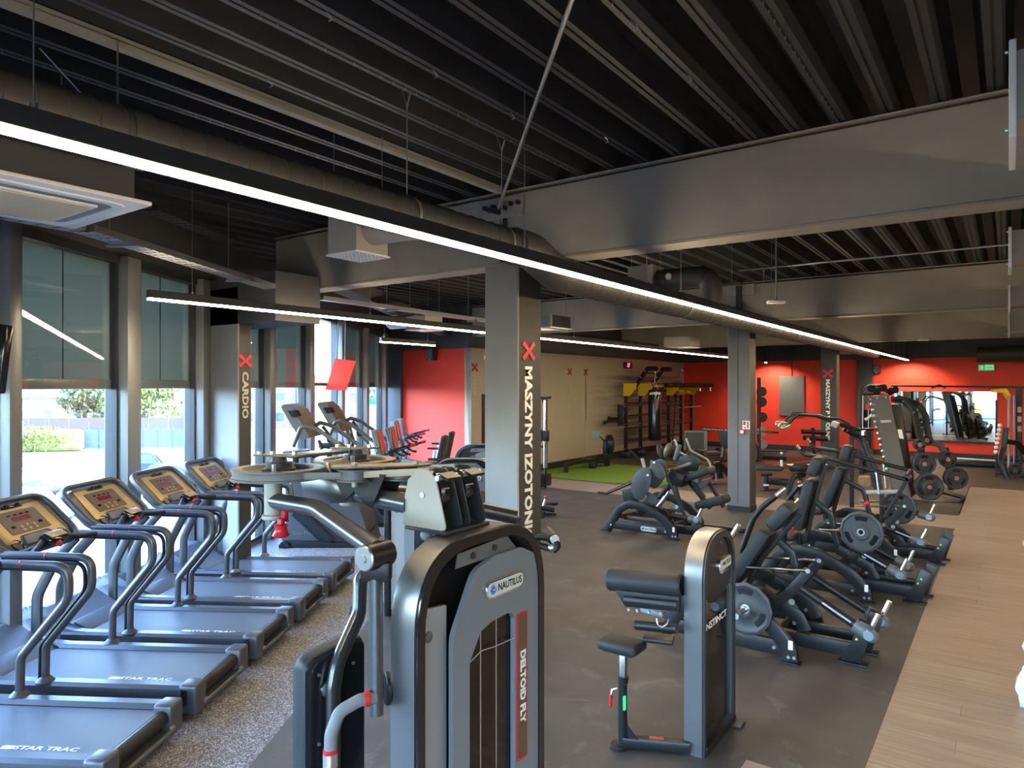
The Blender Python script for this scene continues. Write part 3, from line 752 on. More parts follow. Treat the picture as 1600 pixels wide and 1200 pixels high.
for q, z0, r_ in ((.9, 0, .125), (3.3, 0, .125), (4.35, 0, .125), (8.0, -.14, .15), (11.5, -.14, .15), (16, -.14, .15), (20, -.14, .15)):
    h = MB().lathe((0, q - .012, z0), (0, q + .012, z0), [(r_ + .004, 0), (r_ + .008, 0), (r_ + .008, .024), (r_ + .004, .024)], 24)
    h.cyl((0, q, z0 + r_), (0, q, .72), .005, n=6).tube([(-.05, q, .86), (0, q, .72), (.05, q, .86)], .006, 6).build('hanger_strap', 'rail', dct)
# branch boxes with perforated diffusers
def diffuser(x, y, z, w_, h_, label, arm=None, m='beam', grid=8, face='down'):
    t = thing('air_diffuser', label, 'air diffuser', (x, y, z))
    MB(False).box((0, 0, h_ / 2), (w_, w_, h_), bev=.004, seg=1).build('plenum_box', m, t)
    mb = MB(False).box((0, 0, -.006), (w_ * 1.07, w_ * 1.07, .012)).build('face_plate', 'white', t)
    if grid:
        mb2 = MB(False)
        for i in range(grid):
            for j in range(grid): mb2.box(((i - grid / 2 + .5) * w_ / grid, (j - grid / 2 + .5) * w_ / grid, -.0125), (w_ / grid * .55, w_ / grid * .3, .002), rot=rz(PI / 4))
        o = mb2.build('slots', 'beam', t); o['kind'] = 'stuff'
    for q in (-.4, .4): MB().cyl((q * w_, q * w_, h_), (q * w_, q * w_, 4.22 - z), .004, n=5).build('hanger_rod', 'rail', t)
    if arm: MB().tube(arm, .11, 20, .2, seg=6).build('branch_duct', m, t)
    return t
diffuser(-4.05, 3.62, 3.3, .32, .36, 'cream square diffuser box hanging by the big duct before the nearest column', [(.15, 0, .17), (.5, .02, .17), (.86, .05, .14)], 'box')
t = diffuser(-4.17, 9.07, 3.6, .38, .38, 'grey diffuser box joined to the duct by an elbow beyond the first beam', None, 'beam')
MB().tube([(.18, 0, .18), (.95, 0, .18), (.95, 0, -.25)], .14, 22, .22, seg=6).lathe((.85 - .01, 0, .18), (.85 + .01, 0, .18), [(.14, 0), (.15, 0), (.15, .02), (.14, .02)], 22).build('elbow_duct', 'duct', t)
MB().disc((.4, -.135, .2), (0, 1, .2), .045, .03, 16).build('damper_dial', 'rail', t)
t = diffuser(-7.8, 8.4, 3.22, .42, .22, 'silver duct outlet with a white plate above the bikes', None, 'box', 0)
MB().cyl((-.75, .0, .16), (-.2, 0, .16), .11, n=20).ball((-.75, 0, .16), .11).build('branch_duct', 'rail', t)
diffuser(-6.9, 17.2, 3.3, .7, .26, 'white square ceiling unit above the punching bag', None, 'beam', 0)
diffuser(-6.5, 10.1, 3.3, .6, .2, 'white ceiling unit half hidden behind the nearest column', None, 'beam', 0)
diffuser(-4.0, 22.0, 3.25, .8, .15, 'white ceiling unit near the red wall behind the plain column', None, 'beam', 0)
# air-conditioning cassette
t = thing('ceiling_cassette', 'cream square air conditioning cassette with a ribbed grille near the windows', 'air conditioner', (-4.265, 1.445, 3.28))
MB().box((0, 0, .012), (.95, .95, .024), bev=.008).build('panel', 'white', t)
MB().box((0, 0, .16), (.82, .82, .27)).build('case', 'beam_dark', t)
g = rrect(.80, .80, .10, 5); g2 = rrect(.70, .70, .08, 5)
MB().prism(g, .012, tr(0, 0, -.010), holes=(g2,)).build('frame_ring', 'white', t)
MB(False).prism(rrect(.70, .70, .08, 5), .002, tr(0, 0, -.003)).build('air_slot', 'beam', t)
gr_ = MB(False).use('white').box((0, 0, -.012), (.56, .56, .012)).build('grille', 'white', t)
mb = MB(False)
for i in range(34): mb.box((-.26 + i * .0158, 0, -.021), (.007, .52, .006))
mb.build('grille_ribs', mat('cream_rib', (.62, .56, .40), .5), gr_)['kind'] = 'stuff'
MB().box((.24, -.30, -.020), (.012, .08, .004)).build('display', 'gun2', t)
for q in (-1, 1): MB().cyl((q * .35, -.35, .3), (q * .35, -.35, .9), .006, n=6).cyl((q * .35, .35, .3), (q * .35, .35, .9), .006, n=6).build('threaded_rod', 'rail', t)
# grilles over the aisle and the duct they belong to
for i, (y, z, h_, w_) in enumerate(((2.9, 3.24, .31, .42), (6.1, 3.26, .28, .42), (9.2, 3.24, .25, .42), (12.6, 3.2, .36, .42))):
    t = thing('wall_register', ['white register plate on the duct box beneath the first big beam', 'white register plate just beyond the first big beam', 'small white register plate, third along the aisle duct', 'white register plate furthest along the aisle duct'][i], 'air register', (.012, y, z), 0, 'registers along the aisle duct')
    MB().box((0, 0, 0), (.02, w_, h_), bev=.004).build('plate', 'grillew', t)
    MB(False).box((.26, 0, .02), (.52, w_ * .8, h_ * .72)).build('duct_box', 'box' if i == 0 else 'beam', t)
    MB().cyl((-.012, -w_ * .45, h_ * .4), (-.02, -w_ * .45, h_ * .4), .006, n=8).cyl((-.012, -w_ * .45, -h_ * .4), (-.02, -w_ * .45, -h_ * .4), .006, n=8).build('screw', 'bright', t)
t = thing('aisle_duct', 'dark round duct high beside the wooden aisle with ribbed elbows', 'air duct', (.55, 0, 3.25))
duct_run((.2, -3, 0), (.2, 23, 0), .2, t, .4)
duct_run((-.17, 10.8, -.45), (-.17, 10.8, .05), .16, t, .2)
MB().tube([(-.17, 10.8, .0), (-.17, 10.8, .04), (.2, 10.8, .04)], .15, 20, .1).build('elbow', 'duct', t)
tag(duct_run((-.75, 24.6, 3.22), (6.5, 24.6, 3.22), .22, None, .5, 'cross_duct'), 'dark horizontal duct in front of the red wall above the exit sign', 'air duct')
# pipes, hangers, sensors
tag(MB().tube([(-3.0, 9.5, 3.88), (6.8, 9.5, 3.88)], .014, 8).build('conduit', 'rail'), 'thin conduit running across the ceiling between the two big beams', 'pipe')
t = thing('pendant_sensor', 'small white sensor hanging from a rod between the two big beams', 'sensor', (-2.18, 8.28, 3.27))
MB().box((0, 0, 0), (.2, .08, .035), rot=rz(.6), bev=.008).build('sensor_body', 'white', t); MB().cyl((0, 0, .02), (0, 0, .93), .010, n=8).cyl((0, 0, .02), (0, 0, .05), .022, .012).build('rod', 'rail', t)
t = thing('pendant_sensor', 'small white sensor hanging near the far end of the longest strip light', 'sensor', (-1.5, 17.5, 3.3))
MB().box((0, 0, 0), (.2, .08, .035), rot=rz(.6), bev=.008).build('sensor_body', 'white', t); MB().cyl((0, 0, .02), (0, 0, .9), .008, n=8).build('rod', 'rail', t)
t = thing('cable_drop', 'black cable dangling from the sprinkler rose beyond the first beam', 'cable', (-2.9, 7.6, 4.1))
MB().ball((0, 0, 0), .045, (1, 1, .8)).build('rose', 'rail', t); MB().tube([(0, 0, 0), (-.4, 0, -.06), (-.9, .1, -.07), (-1.4, .2, 0)], .008, 6, .3).build('cable', 'rail', t)
for i, (x, y, s_) in enumerate(((-1.59, 2.55, 0), (-1.59, 3.3, 0), (-1.59, 4.05, 0), (-2.81, 2.3, 0), (-2.81, 3.1, 0), (-2.81, 3.9, 0), (-3.73, 2.6, 0), (-2.5, 4.7, 0))):
    tag(MB().tube([(x, y, 4.2), (x + .02, y, 4.18), (x + .02, y + .02, 4.165), (x - .005, y + .02, 4.16)], .004, 6).build('deck_clip', 'rail'), ['wire clip under the deck, first on the rib nearest the picture centre top', 'wire clip under the deck, second on the rib nearest the top centre', 'wire clip on the same deck rib, closest to the big beam', 'wire clip on the deck rib above the diagonal rod, nearest the camera', 'wire clip on the deck rib above the diagonal rod, middle one', 'wire clip on the deck rib above the rod, closest to the beam', 'wire clip beside the flange of the tie beam, high on the left', 'single wire clip between the rod and the big beam'][i], 'clip', 'wire clips under the deck')
# tie beam between the columns and its lit flange
struct(MB(False).box((-3.97, 0, 4.165), (.065, 10.7, .03)).box((-3.97, 0, 4.19), (.02, 10.7, .06)).build('beam_tie', 'beam'))
tag(MB().tube([(-4.4, 1.6, 4.19), (-4.35, 1.9, 3.9), (-4.3, 2.0, 3.55)], .004, 6).build('cable', 'rail'), 'thin cable hanging from the deck to the big duct', 'cable')

# ================================================================ SIGNS
def vtext(name, txt, cap, length, p, face, label, cross=.21, m='whiteprint', cz=None, depth=.006, xm='red'):
    """lettering that reads downwards; p = top centre of the text; face 'x' -> +X, 'y' -> -Y"""
    t = thing(name, label, 'sign', p)
    B = Matrix(((0, 0, 1, 0), (0, 1, 0, 0), (-1, 0, 0, 0), (0, 0, 0, 1))) if face == 'x' else Matrix(((0, 1, 0, 0), (0, 0, -1, 0), (-1, 0, 0, 0), (0, 0, 0, 1)))
    mb = MB(False).text(txt, 1, Matrix.Identity(4), .02, 'LEFT', bold=.035)
    xs = [v.co.x for v in mb.bm.verts]; ys = [v.co.y for v in mb.bm.verts]
    sx = length / (max(xs) - min(xs)); sy = cap / (max(ys) - min(ys)); cy = (max(ys) + min(ys)) / 2; x0 = min(xs)
    for v in mb.bm.verts: v.co = B @ Vector(((v.co.x - x0) * sx, (v.co.y - cy) * sy, (v.co.z + .02) / .04 * depth))
    mb.build('lettering', m, t)
    mb = MB(); c = cross
    for s_ in (-1, 1):
        mb.prism(rpoly([(-c * .5, -c * .13), (0, -c * .085), (c * .5, -c * .13), (c * .5, c * .13), (0, c * .085), (-c * .5, c * .13)], c * .05, 2), depth * (1.5 if s_ > 0 else 1.45), B @ tr(-(cz or cross * .62), 0, 0) @ rz(s_ * R(50)) @ Matrix.Diagonal((1.2, 1, 1, 1)))
    mb.build('cross_emblem', xm, t); return t
vtext('column_lettering', 'MASZYNY IZOTONICZNE', .13, 2.05, (-3.797, 5.565, 2.49), 'x', 'white words MASZYNY IZOTONICZNE under a red cross on the nearest column', .21, cz=.15, xm='redsign')
vtext('column_lettering', 'CARDIO', .085, .56, (-7.417, 4.86, 2.47), 'x', 'CARDIO lettering under a red cross on the column beside the windows', .17, cz=.13, xm='redsign', m='signcream')
vtext('column_lettering', 'MASZYNY P\u0141\u00d3WOLNE'.replace('P\u0141\u00d3', 'P '), .11, 1.66, (-4.02, 20.497, 2.48), 'y', 'white words MASZYNY and WOLNE under a red cross on the third column', .25, cz=.16, xm='redsign')
vtext('wall_lettering', 'FUNCTIONAL', .09, 1.0, (-10.297, 17.21, 2.52), 'x', 'faint cream lettering under a dark red cross, first on the beige wall', .22, cz=.19, xm='redold', m='signcream')
vtext('wall_lettering', 'CROSSTRAINING', .09, 1.2, (-10.297, 18.14, 2.52), 'x', 'longer faint cream lettering under a dark red cross, beside the first', .22, cz=.19, xm='redold', m='signcream')
vtext('wall_lettering', 'FITNESS', .12, .75, (-10.297, 12.83, 2.56), 'x', 'FITNESS lettering under a dark red cross by the doorway', .22, cz=.18, xm='redold', m='signcream')
d = struct(MB(False).box((-10.29, 13.6, 1.05), (.03, 1.0, 2.1)).build('door_1', 'base')); MB(False).box((-10.27, 13.62, 1.0), (.02, .86, 2.0)).build('door_leaf', 'red_wall', d); MB().tube([(-10.25, 13.3, .9), (-10.2, 13.3, .9), (-10.2, 13.3, 1.3), (-10.25, 13.3, 1.3)], .012, 8, .03).build('handle', 'base', d)
t = thing('wall_clock', 'red digital clock showing 07 high on the beige wall', 'clock', (-10.26, 20.9, 2.98))
MB().box((0, 0, 0), (.06, .55, .2), bev=.01).build('case', 'base', t)
MB(False).text('07', .17, Matrix(((0, 0, 1, .032), (1, 0, 0, 0), (0, 1, 0, 0), (0, 0, 0, 1))), .002, bold=.01).build('digits', 'redled', t)
t = thing('exit_sign', 'green and white emergency exit sign with an arrow on the red wall', 'sign', (-.546, 25.84, 2.865))
MB().box((0, 0, 0), (.42, .06, .2), bev=.005).build('case', 'white', t)
MB(False).box((.08, -.032, 0), (.22, .004, .16)).box((-.125, -.032, 0), (.10, .004, .12)).build('green_field', 'green', t)
MB(False).prism([(-.08, -.012), (.02, -.012), (.02, -.045), (.08, 0), (.02, .045), (.02, .012), (-.08, .012)], .003, tr(.08, -.034, 0) @ XZ).box((-.145, -.036, 0), (.02, .003, .08)).build('arrow', 'whiteprint', t)
t = thing('fire_sign', 'square red and white fire extinguisher sign on the plain grey column', 'sign', (-3.865, 12.69, 1.59))
MB(False).box((0, 0, 0), (.13, .008, .15)).build('plate', 'whiteprint', t); MB(False).box((-.03, -.006, .03), (.045, .004, .07)).box((.03, -.006, 0), (.03, .004, .12)).box((-.02, -.006, -.045), (.03, .004, .03)).build('symbol', 'red', t)
t = thing('fire_alarm', 'small pale red alarm button under the fire sign on the column', 'alarm', (-3.93, 12.67, 1.465))
MB().box((0, 0, 0), (.09, .05, .09), bev=.01).build('case', 'red', t); MB(False).box((0, -.027, 0), (.055, .004, .055)).build('glass_plate', 'whiteprint', t)
# grey panel, loudspeakers, cameras
t = thing('wall_panel', 'plain grey rectangular board hanging on the red wall', 'panel', (-6.27, 25.87, 1.94))
MB(False).box((0, 0, 0), (.85, .05, 1.42), bev=.006, seg=1).build('board', 'gun2', t); MB().cyl((0, 0, .71), (0, 0, 1.3), .012, n=8).build('cable', 'base', t)
def speaker(loc, rot, label):
    t = thing('wall_speaker', label, 'loudspeaker', loc, rot)
    MB().box((0, -.1, 0), (.22, .18, .3), bev=.03).build('case', 'base', t); MB(False).box((0, -.192, .01), (.17, .006, .24)).build('grille', 'gun2', t); MB().box((0, -.01, 0), (.06, .06, .1)).build('bracket', 'base', t); MB().cyl((0, -.19, -.13), (0, -.2, -.13), .014, n=10).build('badge', 'white', t)
speaker((-11.45, 12.7, 3.07), 0, 'black wall loudspeaker high on the red alcove wall')
speaker((-3.55, 25.88, 2.85), 0, 'dark loudspeaker high on the red wall between the columns')
for i, (x, y, z, rot) in enumerate(((-10.28, 13.2, 2.98, 0), (-10.285, 25.6, 2.92, 0))):
    t = thing('security_camera', ['small white security camera above the FITNESS lettering', 'small white security camera in the corner of beige and red walls'][i], 'camera', (x, y, z))
    MB().ball((.05, 0, -.03), .055).build('dome', 'white', t); MB().box((.01, 0, 0), (.03, .1, .1), bev=.01).build('mount', 'white', t)
# solid red board put in for the red wall reflected in a tilted pane
t = at_base('red_reflection_board', 'tilted red board standing in for the red wall reflected in the window', 'board', (-10.2, 8.682, 2.517))
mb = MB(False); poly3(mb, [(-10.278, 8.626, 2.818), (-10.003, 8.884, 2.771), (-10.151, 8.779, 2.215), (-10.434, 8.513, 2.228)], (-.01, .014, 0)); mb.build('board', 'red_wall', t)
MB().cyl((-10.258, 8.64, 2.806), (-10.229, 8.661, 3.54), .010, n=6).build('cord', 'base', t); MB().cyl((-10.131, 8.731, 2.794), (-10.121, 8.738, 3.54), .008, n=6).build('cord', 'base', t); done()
# wall-washer spots near the far wall
for i, x in enumerate((-6.9, -2.6)):
    t = thing('spot_light', ['small warm spotlight aimed at the red wall by the grey board', 'small warm spotlight aimed at the red wall above the mirror'][i], 'spotlight', (x, 24.9, 3.12))
    MB().cyl((0, 0, 0), (0, .05, .14), .045, n=16).build('spot_can', 'base', t); MB().cyl((0, -.002, -.004), (0, 0, .002), .038, n=16).build('spot_lens', 'spot', t); MB().cyl((0, .04, .12), (0, .04, 1.34), .01, n=8).build('stem', 'base', t)
    ld = bpy.data.lights.new('spot_lamp', 'SPOT'); ld.energy = 95; ld.color = (1, .78, .52); ld.spot_size = R(125); ld.spot_blend = .6; ld.shadow_soft_size = .04
    lo = bpy.data.objects.new('spot_lamp', ld); C.objects.link(lo); lo.parent = t; lo.location = (0, -.01, -.02); lo.rotation_euler = (R(28), 0, 0)

# ================================================================ TREADMILLS
def make_treadmill(label):
    t = thing('treadmill', label, 'treadmill', group='row of treadmills facing the windows')
    for s_ in (-1, 1):
        pr = [(-.055, 0), (-.055, .10), (-.03, .125), (.035, .125), (.06, .105), (.06, .0)]
        mb = MB(); mb.sweep([(-1.0, s_ * .335, .13), (.62, s_ * .335, .13)], [(x * (-s_), y) for x, y in pr] if s_ > 0 else pr)
        rl = mb.build('side_rail', 'tred', t)
        MB().box((-1.0, s_ * .325, .165), (.13, .14, .20), bev=.02, seg=3).build('end_cap', 'tred', t)
        MB(False).box((-.2, s_ * .372, .085), (1.5, .02, .1)).build('side_skirt', 'blackgl', t)
        # handrail with its flange
        mb = MB().tube([(.04, s_ * .36, .25), (.035, s_ * .36, .50), (-.30, s_ * .36, .90), (-.30, s_ * .36, 1.115), (.38, s_ * .36, 1.125), (.50, s_ * .36, 1.24)], .027, 14, [0, .10, .16, .2, .15, 0], seg=8)
        h = mb.build('handrail', 'tred', t)
        MB().tube([(.065, s_ * .375, .27), (.062, s_ * .375, .505), (-.262, s_ * .375, .90), (-.262, s_ * .375, 1.08), (.32, s_ * .375, 1.09)], .013, 8, [0, .10, .13, .16, 0], seg=7).build('groove_tube', 'black', h)
        MB().lathe((.04, s_ * .36, .25), (.04, s_ * .36, .29), [(.06, 0), (.06, .008), (.034, .035), (.03, .04)], 18).build('flange', 'tred', h)
        for xx in (.02,): MB().lathe((xx, s_ * .36, 1.1195), (xx + .012, s_ * .36, 1.1198), [(.0275, 0), (.0295, .002), (.0295, .009), (.0275, .012)], 16).build('red_ring', 'red', h)
        # front upright
        mb = MB().bar([(.66, s_ * .34, .24), (.655, s_ * .34, .62), (.50, s_ * .345, .92), (.34, s_ * .35, 1.09)], .045, .085, [0, .25, .25, 0], up=(1, 0, 0), seg=7, r=.02); mb.build('upright', 'tred', t)
    MB().box((-.15, 0, .12), (1.7, .55, .1)).build('deck_board', 'base', t)
    MB(False).box((-.17, 0, .226), (1.62, .535, .006)).build('belt', 'belt', t)
    MB().cyl((-1.0, -.265, .185), (-1.0, .265, .185), .046, n=22).build('rear_roller', 'black', t)
    MB().cyl((-1.055, -.30, .10), (-1.055, .30, .10), .018, n=12).box((-1.02, 0, .09), (.05, .55, .03)).build('rear_bar', 'tred', t)
    for s_ in (-1, 1): MB().box((-1.06, s_ * .27, .125), (.012, .035, .02)).build('warning_label', 'bronze', t)
    # motor hood
    prof = rpoly([(.42, .222), (.60, .30), (.82, .43), (1.0, .44), (1.13, .30), (1.14, .06), (.42, .06)], .08, 5)
    mb = MB().prism(prof, .60, tr(0, .30, 0) @ XZ, bev=.05); mb.build('motor_hood', 'hood', t)
    for s_ in (-1, 1):
        MB().prism(rpoly([(.25, .245), (.52, .262), (.90, .36), (1.10, .30), (1.12, .05), (.25, .05)], .06, 4), .07, tr(0, s_ * .34 + .035, 0) @ XZ, bev=.02).build('hood_side', 'hood', t)
        MB(False).box((.505, s_ * .285, .262), (.16, .012, .012), rot=ry(-.42)).build('vent_slot', 'base', t)
    for s_ in (-1, 1): MB().cyl((1.0, s_ * .28, .04), (1.0, s_ * .34, .04), .04, n=14).cyl((-.9, s_ * .28, .03), (-.9, s_ * .31, .03), .03, n=14).build('foot', 'black', t)
    # console, tilted plane: local X = width (y), local Y = up the slope
    ang = math.atan2(.36, .38)
    sx = Vector((.37, 0, .35)).normalized(); nrm = Vector((-sx.z, 0, sx.x))
    B = Matrix(((0, sx.x, nrm.x, .49), (-1, sx.y, nrm.y, 0), (0, sx.z, nrm.z, 1.265), (0, 0, 0, 1)))
    c = MB()
    loop = [B @ Vector((x, y, 0)) for x, y in rpoly([(-.375, -.24), (.375, -.24), (.375, .235), (-.375, .235)], .13, 7)]
    MB().sweep(loop, [(x, y) for x, y in rrect(.042, .06, .018, 3)], True).build('console_ring', 'tred', t)
    MB().prism(rpoly([(-.34, -.215), (.34, -.215), (.34, .2), (-.34, .2)], .10, 5), .05, B @ tr(0, 0, -.045), bev=.015).build('console_housing', 'gun2', t)
    face = rpoly([(-.30, -.15), (-.17, -.15), (-.14, -.10), (.14, -.10), (.17, -.15), (.30, -.15), (.27, .17), (.12, .17), (.11, .15), (-.11, .15), (-.12, .17), (-.27, .17)], .02, 3)
    fp = MB().prism(face, .008, B @ tr(0, 0, .006), bev=.002).build('face_plate', 'bronze', t)
    kp = MB().prism(rpoly([(-.19, -.085), (.19, -.085), (.19, .125), (-.19, .125)], .015, 3), .004, B @ tr(0, 0, .014)).build('keypad', 'bronzedk', t)
    MB(False).box((0, .045, .019), (.17, .04, .003), mx=B).build('led_window', 'redled2', kp)
    for x in (-.09, -.03, .03, .09): MB(False).box((x, .085, .019), (.03, .012, .003), mx=B).build('indicator', 'blackgl', kp)
    for (x, y) in ((-.13, -.02), (.13, -.02)): MB(False).box((x, y, .019), (.035, .02, .003), mx=B).build('arrow_key', 'blackgl', kp)
    for (x, y) in ((-.06, -.03), (0, -.02), (.06, -.03), (-.06, -.06), (0, -.06), (.06, -.06)): MB().cyl(B @ Vector((x, y, .016)), B @ Vector((x, y, .021)), .012, n=12).build('key_button', 'bronze', kp)
    MB().box((0, .165, .02), (.17, .022, .02), bev=.006, mx=B).box((-.05, .165, .034), (.03, .018, .012), mx=B).box((.05, .165, .034), (.03, .018, .012), mx=B).build('fan_vent', 'blackgl', t)
    MB().prism(rpoly([(-.14, -.19), (.14, -.19), (.12, -.115), (-.12, -.115)], .015, 3), .02, B @ tr(0, 0, .0), bev=.003).build('accessory_tray', 'gun2', t)
    for s_ in (-1, 1): MB().lathe(B @ Vector((s_ * .22, -.175, .02)), B @ Vector((s_ * .22, -.175, -.04)), [(.048, 0), (.046, .002), (.042, .03), (0, .03)], 18).build('cup_holder', 'blackgl', t)
    # cross bar with the stop control
    MB().tube([(.16, .35, 1.12), (.22, .22, 1.13), (.27, .09, 1.16), (.27, -.09, 1.16), (.22, -.22, 1.13), (.16, -.35, 1.12)], .022, 12, .08).build('cross_bar', 'black', t)
    pod = MB().box((.25, 0, 1.165), (.10, .20, .06), rot=ry(-.5), bev=.015).build('control_pod', 'blackgl', t)
    MB().box((.235, 0, 1.2), (.07, .16, .008), rot=ry(-.5), bev=.002).build('pod_label', 'bronze', pod)
    MB().cyl((.20, .03, 1.14), (.180, .03, 1.125), .021, n=16).cyl((.183, .03, 1.128), (.170, .03, 1.12), .015, n=14).build('stop_button', 'red', pod)
    # printing
    mb = MB(False).text('STAR TRAC', .055, Matrix(((-1, 0, 0, -.60), (0, -1, 0, .225), (0, 0, 1, .2295), (0, 0, 0, 1))), .0004, 'CENTER', bold=.0012, sx=1.35)
    mb.prism(rpoly([(-.41, -.02), (-.33, -.02), (-.33, .02), (-.41, .02)], .018, 3), .0008, tr(0, .225, .2292)); mb.build('belt_lettering', 'whiteprint', t)
    b_ = MB().prism(rpoly([(-.17, -.028), (.17, -.028), (.17, .028), (-.17, .028)], .02, 3), .004, tr(-.72, .395, .125) @ Matrix(((-1, 0, 0, 0), (0, 0, 1, 0), (0, 1, 0, 0), (0, 0, 0, 1)))).build('side_badge', 'red', t)
    MB(False).text('STAR TRAC', .036, tr(-.72, .400, .125) @ Matrix(((-1, 0, 0, 0), (0, 0, 1, 0), (0, 1, 0, 0), (0, 0, 0, 1))), .0005, 'CENTER', bold=.0008).build('badge_lettering', 'whiteprint', b_)
    return t
TANG = math.atan2(-.5248, -.8512)
TL = ['treadmill nearest the black machine tower, only its rear deck and handrail showing', 'second treadmill of the row, its bronze console cut by the picture edge',
      'middle treadmill of the row, whole console standing against the first window', 'fourth treadmill, console in front of the second window',
      'fifth treadmill, last of the row, its console against the CARDIO column']
def tpos(i, dx=0, dy=0):
    rc = Vector((-4.4, 2.415, 0)) + Vector((-.494, .804, 0)) * i
    n_ = Vector((-.8512, -.5248, 0)); y_ = Vector((.5248, -.8512, 0))
    return rc + y_ * (.39 + dy) + n_ * (1.05 + dx)
tm = make_treadmill(TL[0]); tm.location = tpos(0); tm.rotation_euler = (0, 0, TANG)
for i in range(1, 5): dup(tm, tpos(i), TANG, TL[i])

# ================================================================ SELECTORISED MACHINE TOWERS
def arch(y0, y1, z0, z1, r, k=8): # open arch polyline from bottom of one side over to the other
    P = [Vector((0, y0, z0)), Vector((0, y0, z1)), Vector((0, y1, z1)), Vector((0, y1, z0))]
    return rnd(P, r, k)
def ring_poly(y0, y1, z0, z1, r, k=8):
    return [(p.y, p.z) for p in rnd([Vector((0, y0, z0)), Vector((0, y0, z1)), Vector((0, y1, z1)), Vector((0, y1, z0))], r, k)]
def nautilus_tower(t, mx, W, Hh, lname, r=.30, full=True):
    """front face in local x=0 looking to +x, from y=0 to y=W; depth goes to -x"""
    B = mx @ YZ     # 2D (y,z) -> placed, extrude to +x
    P = [mx @ p for p in arch(.022, W - .022, 0, Hh - .022, r)]
    MB().sweep(P, rrect(.13, .044, .016, 3), up=(0, 0, 1)).build('frame_band', 'gunmetal', t) if False else None
    mb = MB().use('gunmetal')
    o = ring_poly(0, W, 0, Hh, r + .02, 9); i = ring_poly(.045, W - .045, 0, Hh - .045, r - .02, 9)
    mb.prism(o, .118, B @ tr(0, 0, -.13), holes=(i,))
    mb.use('blackgl'); o2 = ring_poly(.006, W - .006, 0, Hh - .006, r + .015, 9); mb.prism(o2, .012, B @ tr(0, 0, -.012), holes=(i,))
    mb.build('frame_band', None, t)
    MB(False).prism(ring_poly(.04, W - .04, .02, Hh - .04, r - .02, 9), .01, B @ tr(0, 0, -.12)).build('rear_cover', 'black', t)
    # light side cover and grey front shroud
    s0 = .185 * W / .835 + .01
    MB().prism(rpoly([(.06, .05), (.06, Hh - .245), (s0 + .03, Hh - .262), (s0 + .03, .05)], .006, 2), .02, B @ tr(0, 0, -.075), bev=.003).build('side_cover', 'lgrey', t)
    MB().lathe(mx @ Vector((-.055, .12, Hh - .355)), mx @ Vector((-.04, .12, Hh - .355)), [(.02, 0), (.02, .006), (.012, .012), (0, .014)], 16).build('side_bolt', 'gun2', t)
    y0, y1 = s0 + .012, W - .015
    zt = Hh - .115
    outer = [(y0, .03), (y0, zt - .26), (y0 + .13, zt - .035), (y0 + .26, zt), (y1 - .16, zt), (y1 - .03, zt - .06), (y1, zt - .2), (y1, .03)]
    outer = [(p.x, p.y) for p in rnd([(a, b, 0) for a, b in outer], [0, .12, .1, .1, .1, .1, .1, 0], 4)]
    wy0, wy1, wz1 = y0 + .10, W - .225, Hh - .38
    inner = [(wy0, .12), (wy0, wz1 - .12), (wy0 + .07, wz1 - .02), (wy0 + .14, wz1), (wy1 - .05, wz1 + .005), (wy1 - .02, wz1), (wy1, wz1 - .03), (wy1, .12)]
    inner = [(p.x, p.y) for p in rnd([(a, b, 0) for a, b in inner], [0, .06, .04, .05, .01, .01, .02, 0], 4)]
    MB().prism(outer, .022, B @ tr(0, 0, -.03), holes=(inner,)).build('front_shroud', 'grey', t)
    MB(False).prism([(wy0 - .02, .10), (wy0 - .02, wz1 - .10), (wy0 + .10, wz1 + .01), (wy1 + .01, wz1 + .01), (wy1 + .01, .10)], .003, B @ tr(0, 0, -.035)).build('window_panel', 'smoke', t)
    # curved lower tint and its edge
    MB().tube([B @ Vector((wy0, wz1 - .125, -.012)), B @ Vector((wy0 + .08, wz1 - .10, -.012)), B @ Vector((wy0 + .165, wz1 - .11, -.012)), B @ Vector((wy1, wz1 - .135 + .02, -.012))], .002, 5, .05).build('window_arc', 'lgrey', t)
    MB(False).prism([(wy0 - .015, wz1 - .135), (wy0 - .015, wz1 - .03), (wy0 + .10, wz1 + .01), (wy1 + .01, wz1 + .01), (wy1 + .01, wz1 - .115), (wy0 + .165, wz1 - .11), (wy0 + .08, wz1 - .10)], .004, B @ tr(0, 0, -.046)).build('window_top', 'lgrey', t)
    for yy in (wy0 + .10, wy0 + .205): MB().cyl(mx @ Vector((-.038, yy, .1)), mx @ Vector((-.038, yy, Hh - .3)), .007, n=10).build('guide_rod', 'chrome', t)
    for k in range(14 if full else 6): MB(False).box((-.085, (wy0 + wy1) / 2, .20 + k * .042), (.06, wy1 - wy0 - .03, .038), bev=.003, seg=1, mx=mx).build('stack_plate', 'iron', t)
    # top bracket plate with two bolts
    MB().prism([(y0 + .04, zt - .01), (y0 + .055, zt + .045), (y1 - .24, zt + .06), (y1 - .17, zt - .005)], .008, B @ tr(0, 0, -.034), bev=.001).build('bracket_plate', 'gun2', t)
    for yy, zz in ((y0 + .14, zt + .022), (y0 + .28, zt + .028)): MB().cyl(mx @ Vector((-.03, yy, zz)), mx @ Vector((-.018, yy, zz)), .013, n=12).build('bolt', 'steelgrey', t)
    # name strip
    sy0, sy1 = W - .212, W - .135
    MB().prism(rpoly([(sy0, Hh - 1.03), (sy0, Hh - .395), (sy1, Hh - .40), (sy1, Hh - 1.03)], .012, 3), .008, B @ tr(0, 0, -.012)).build('name_strip', 'red', t)
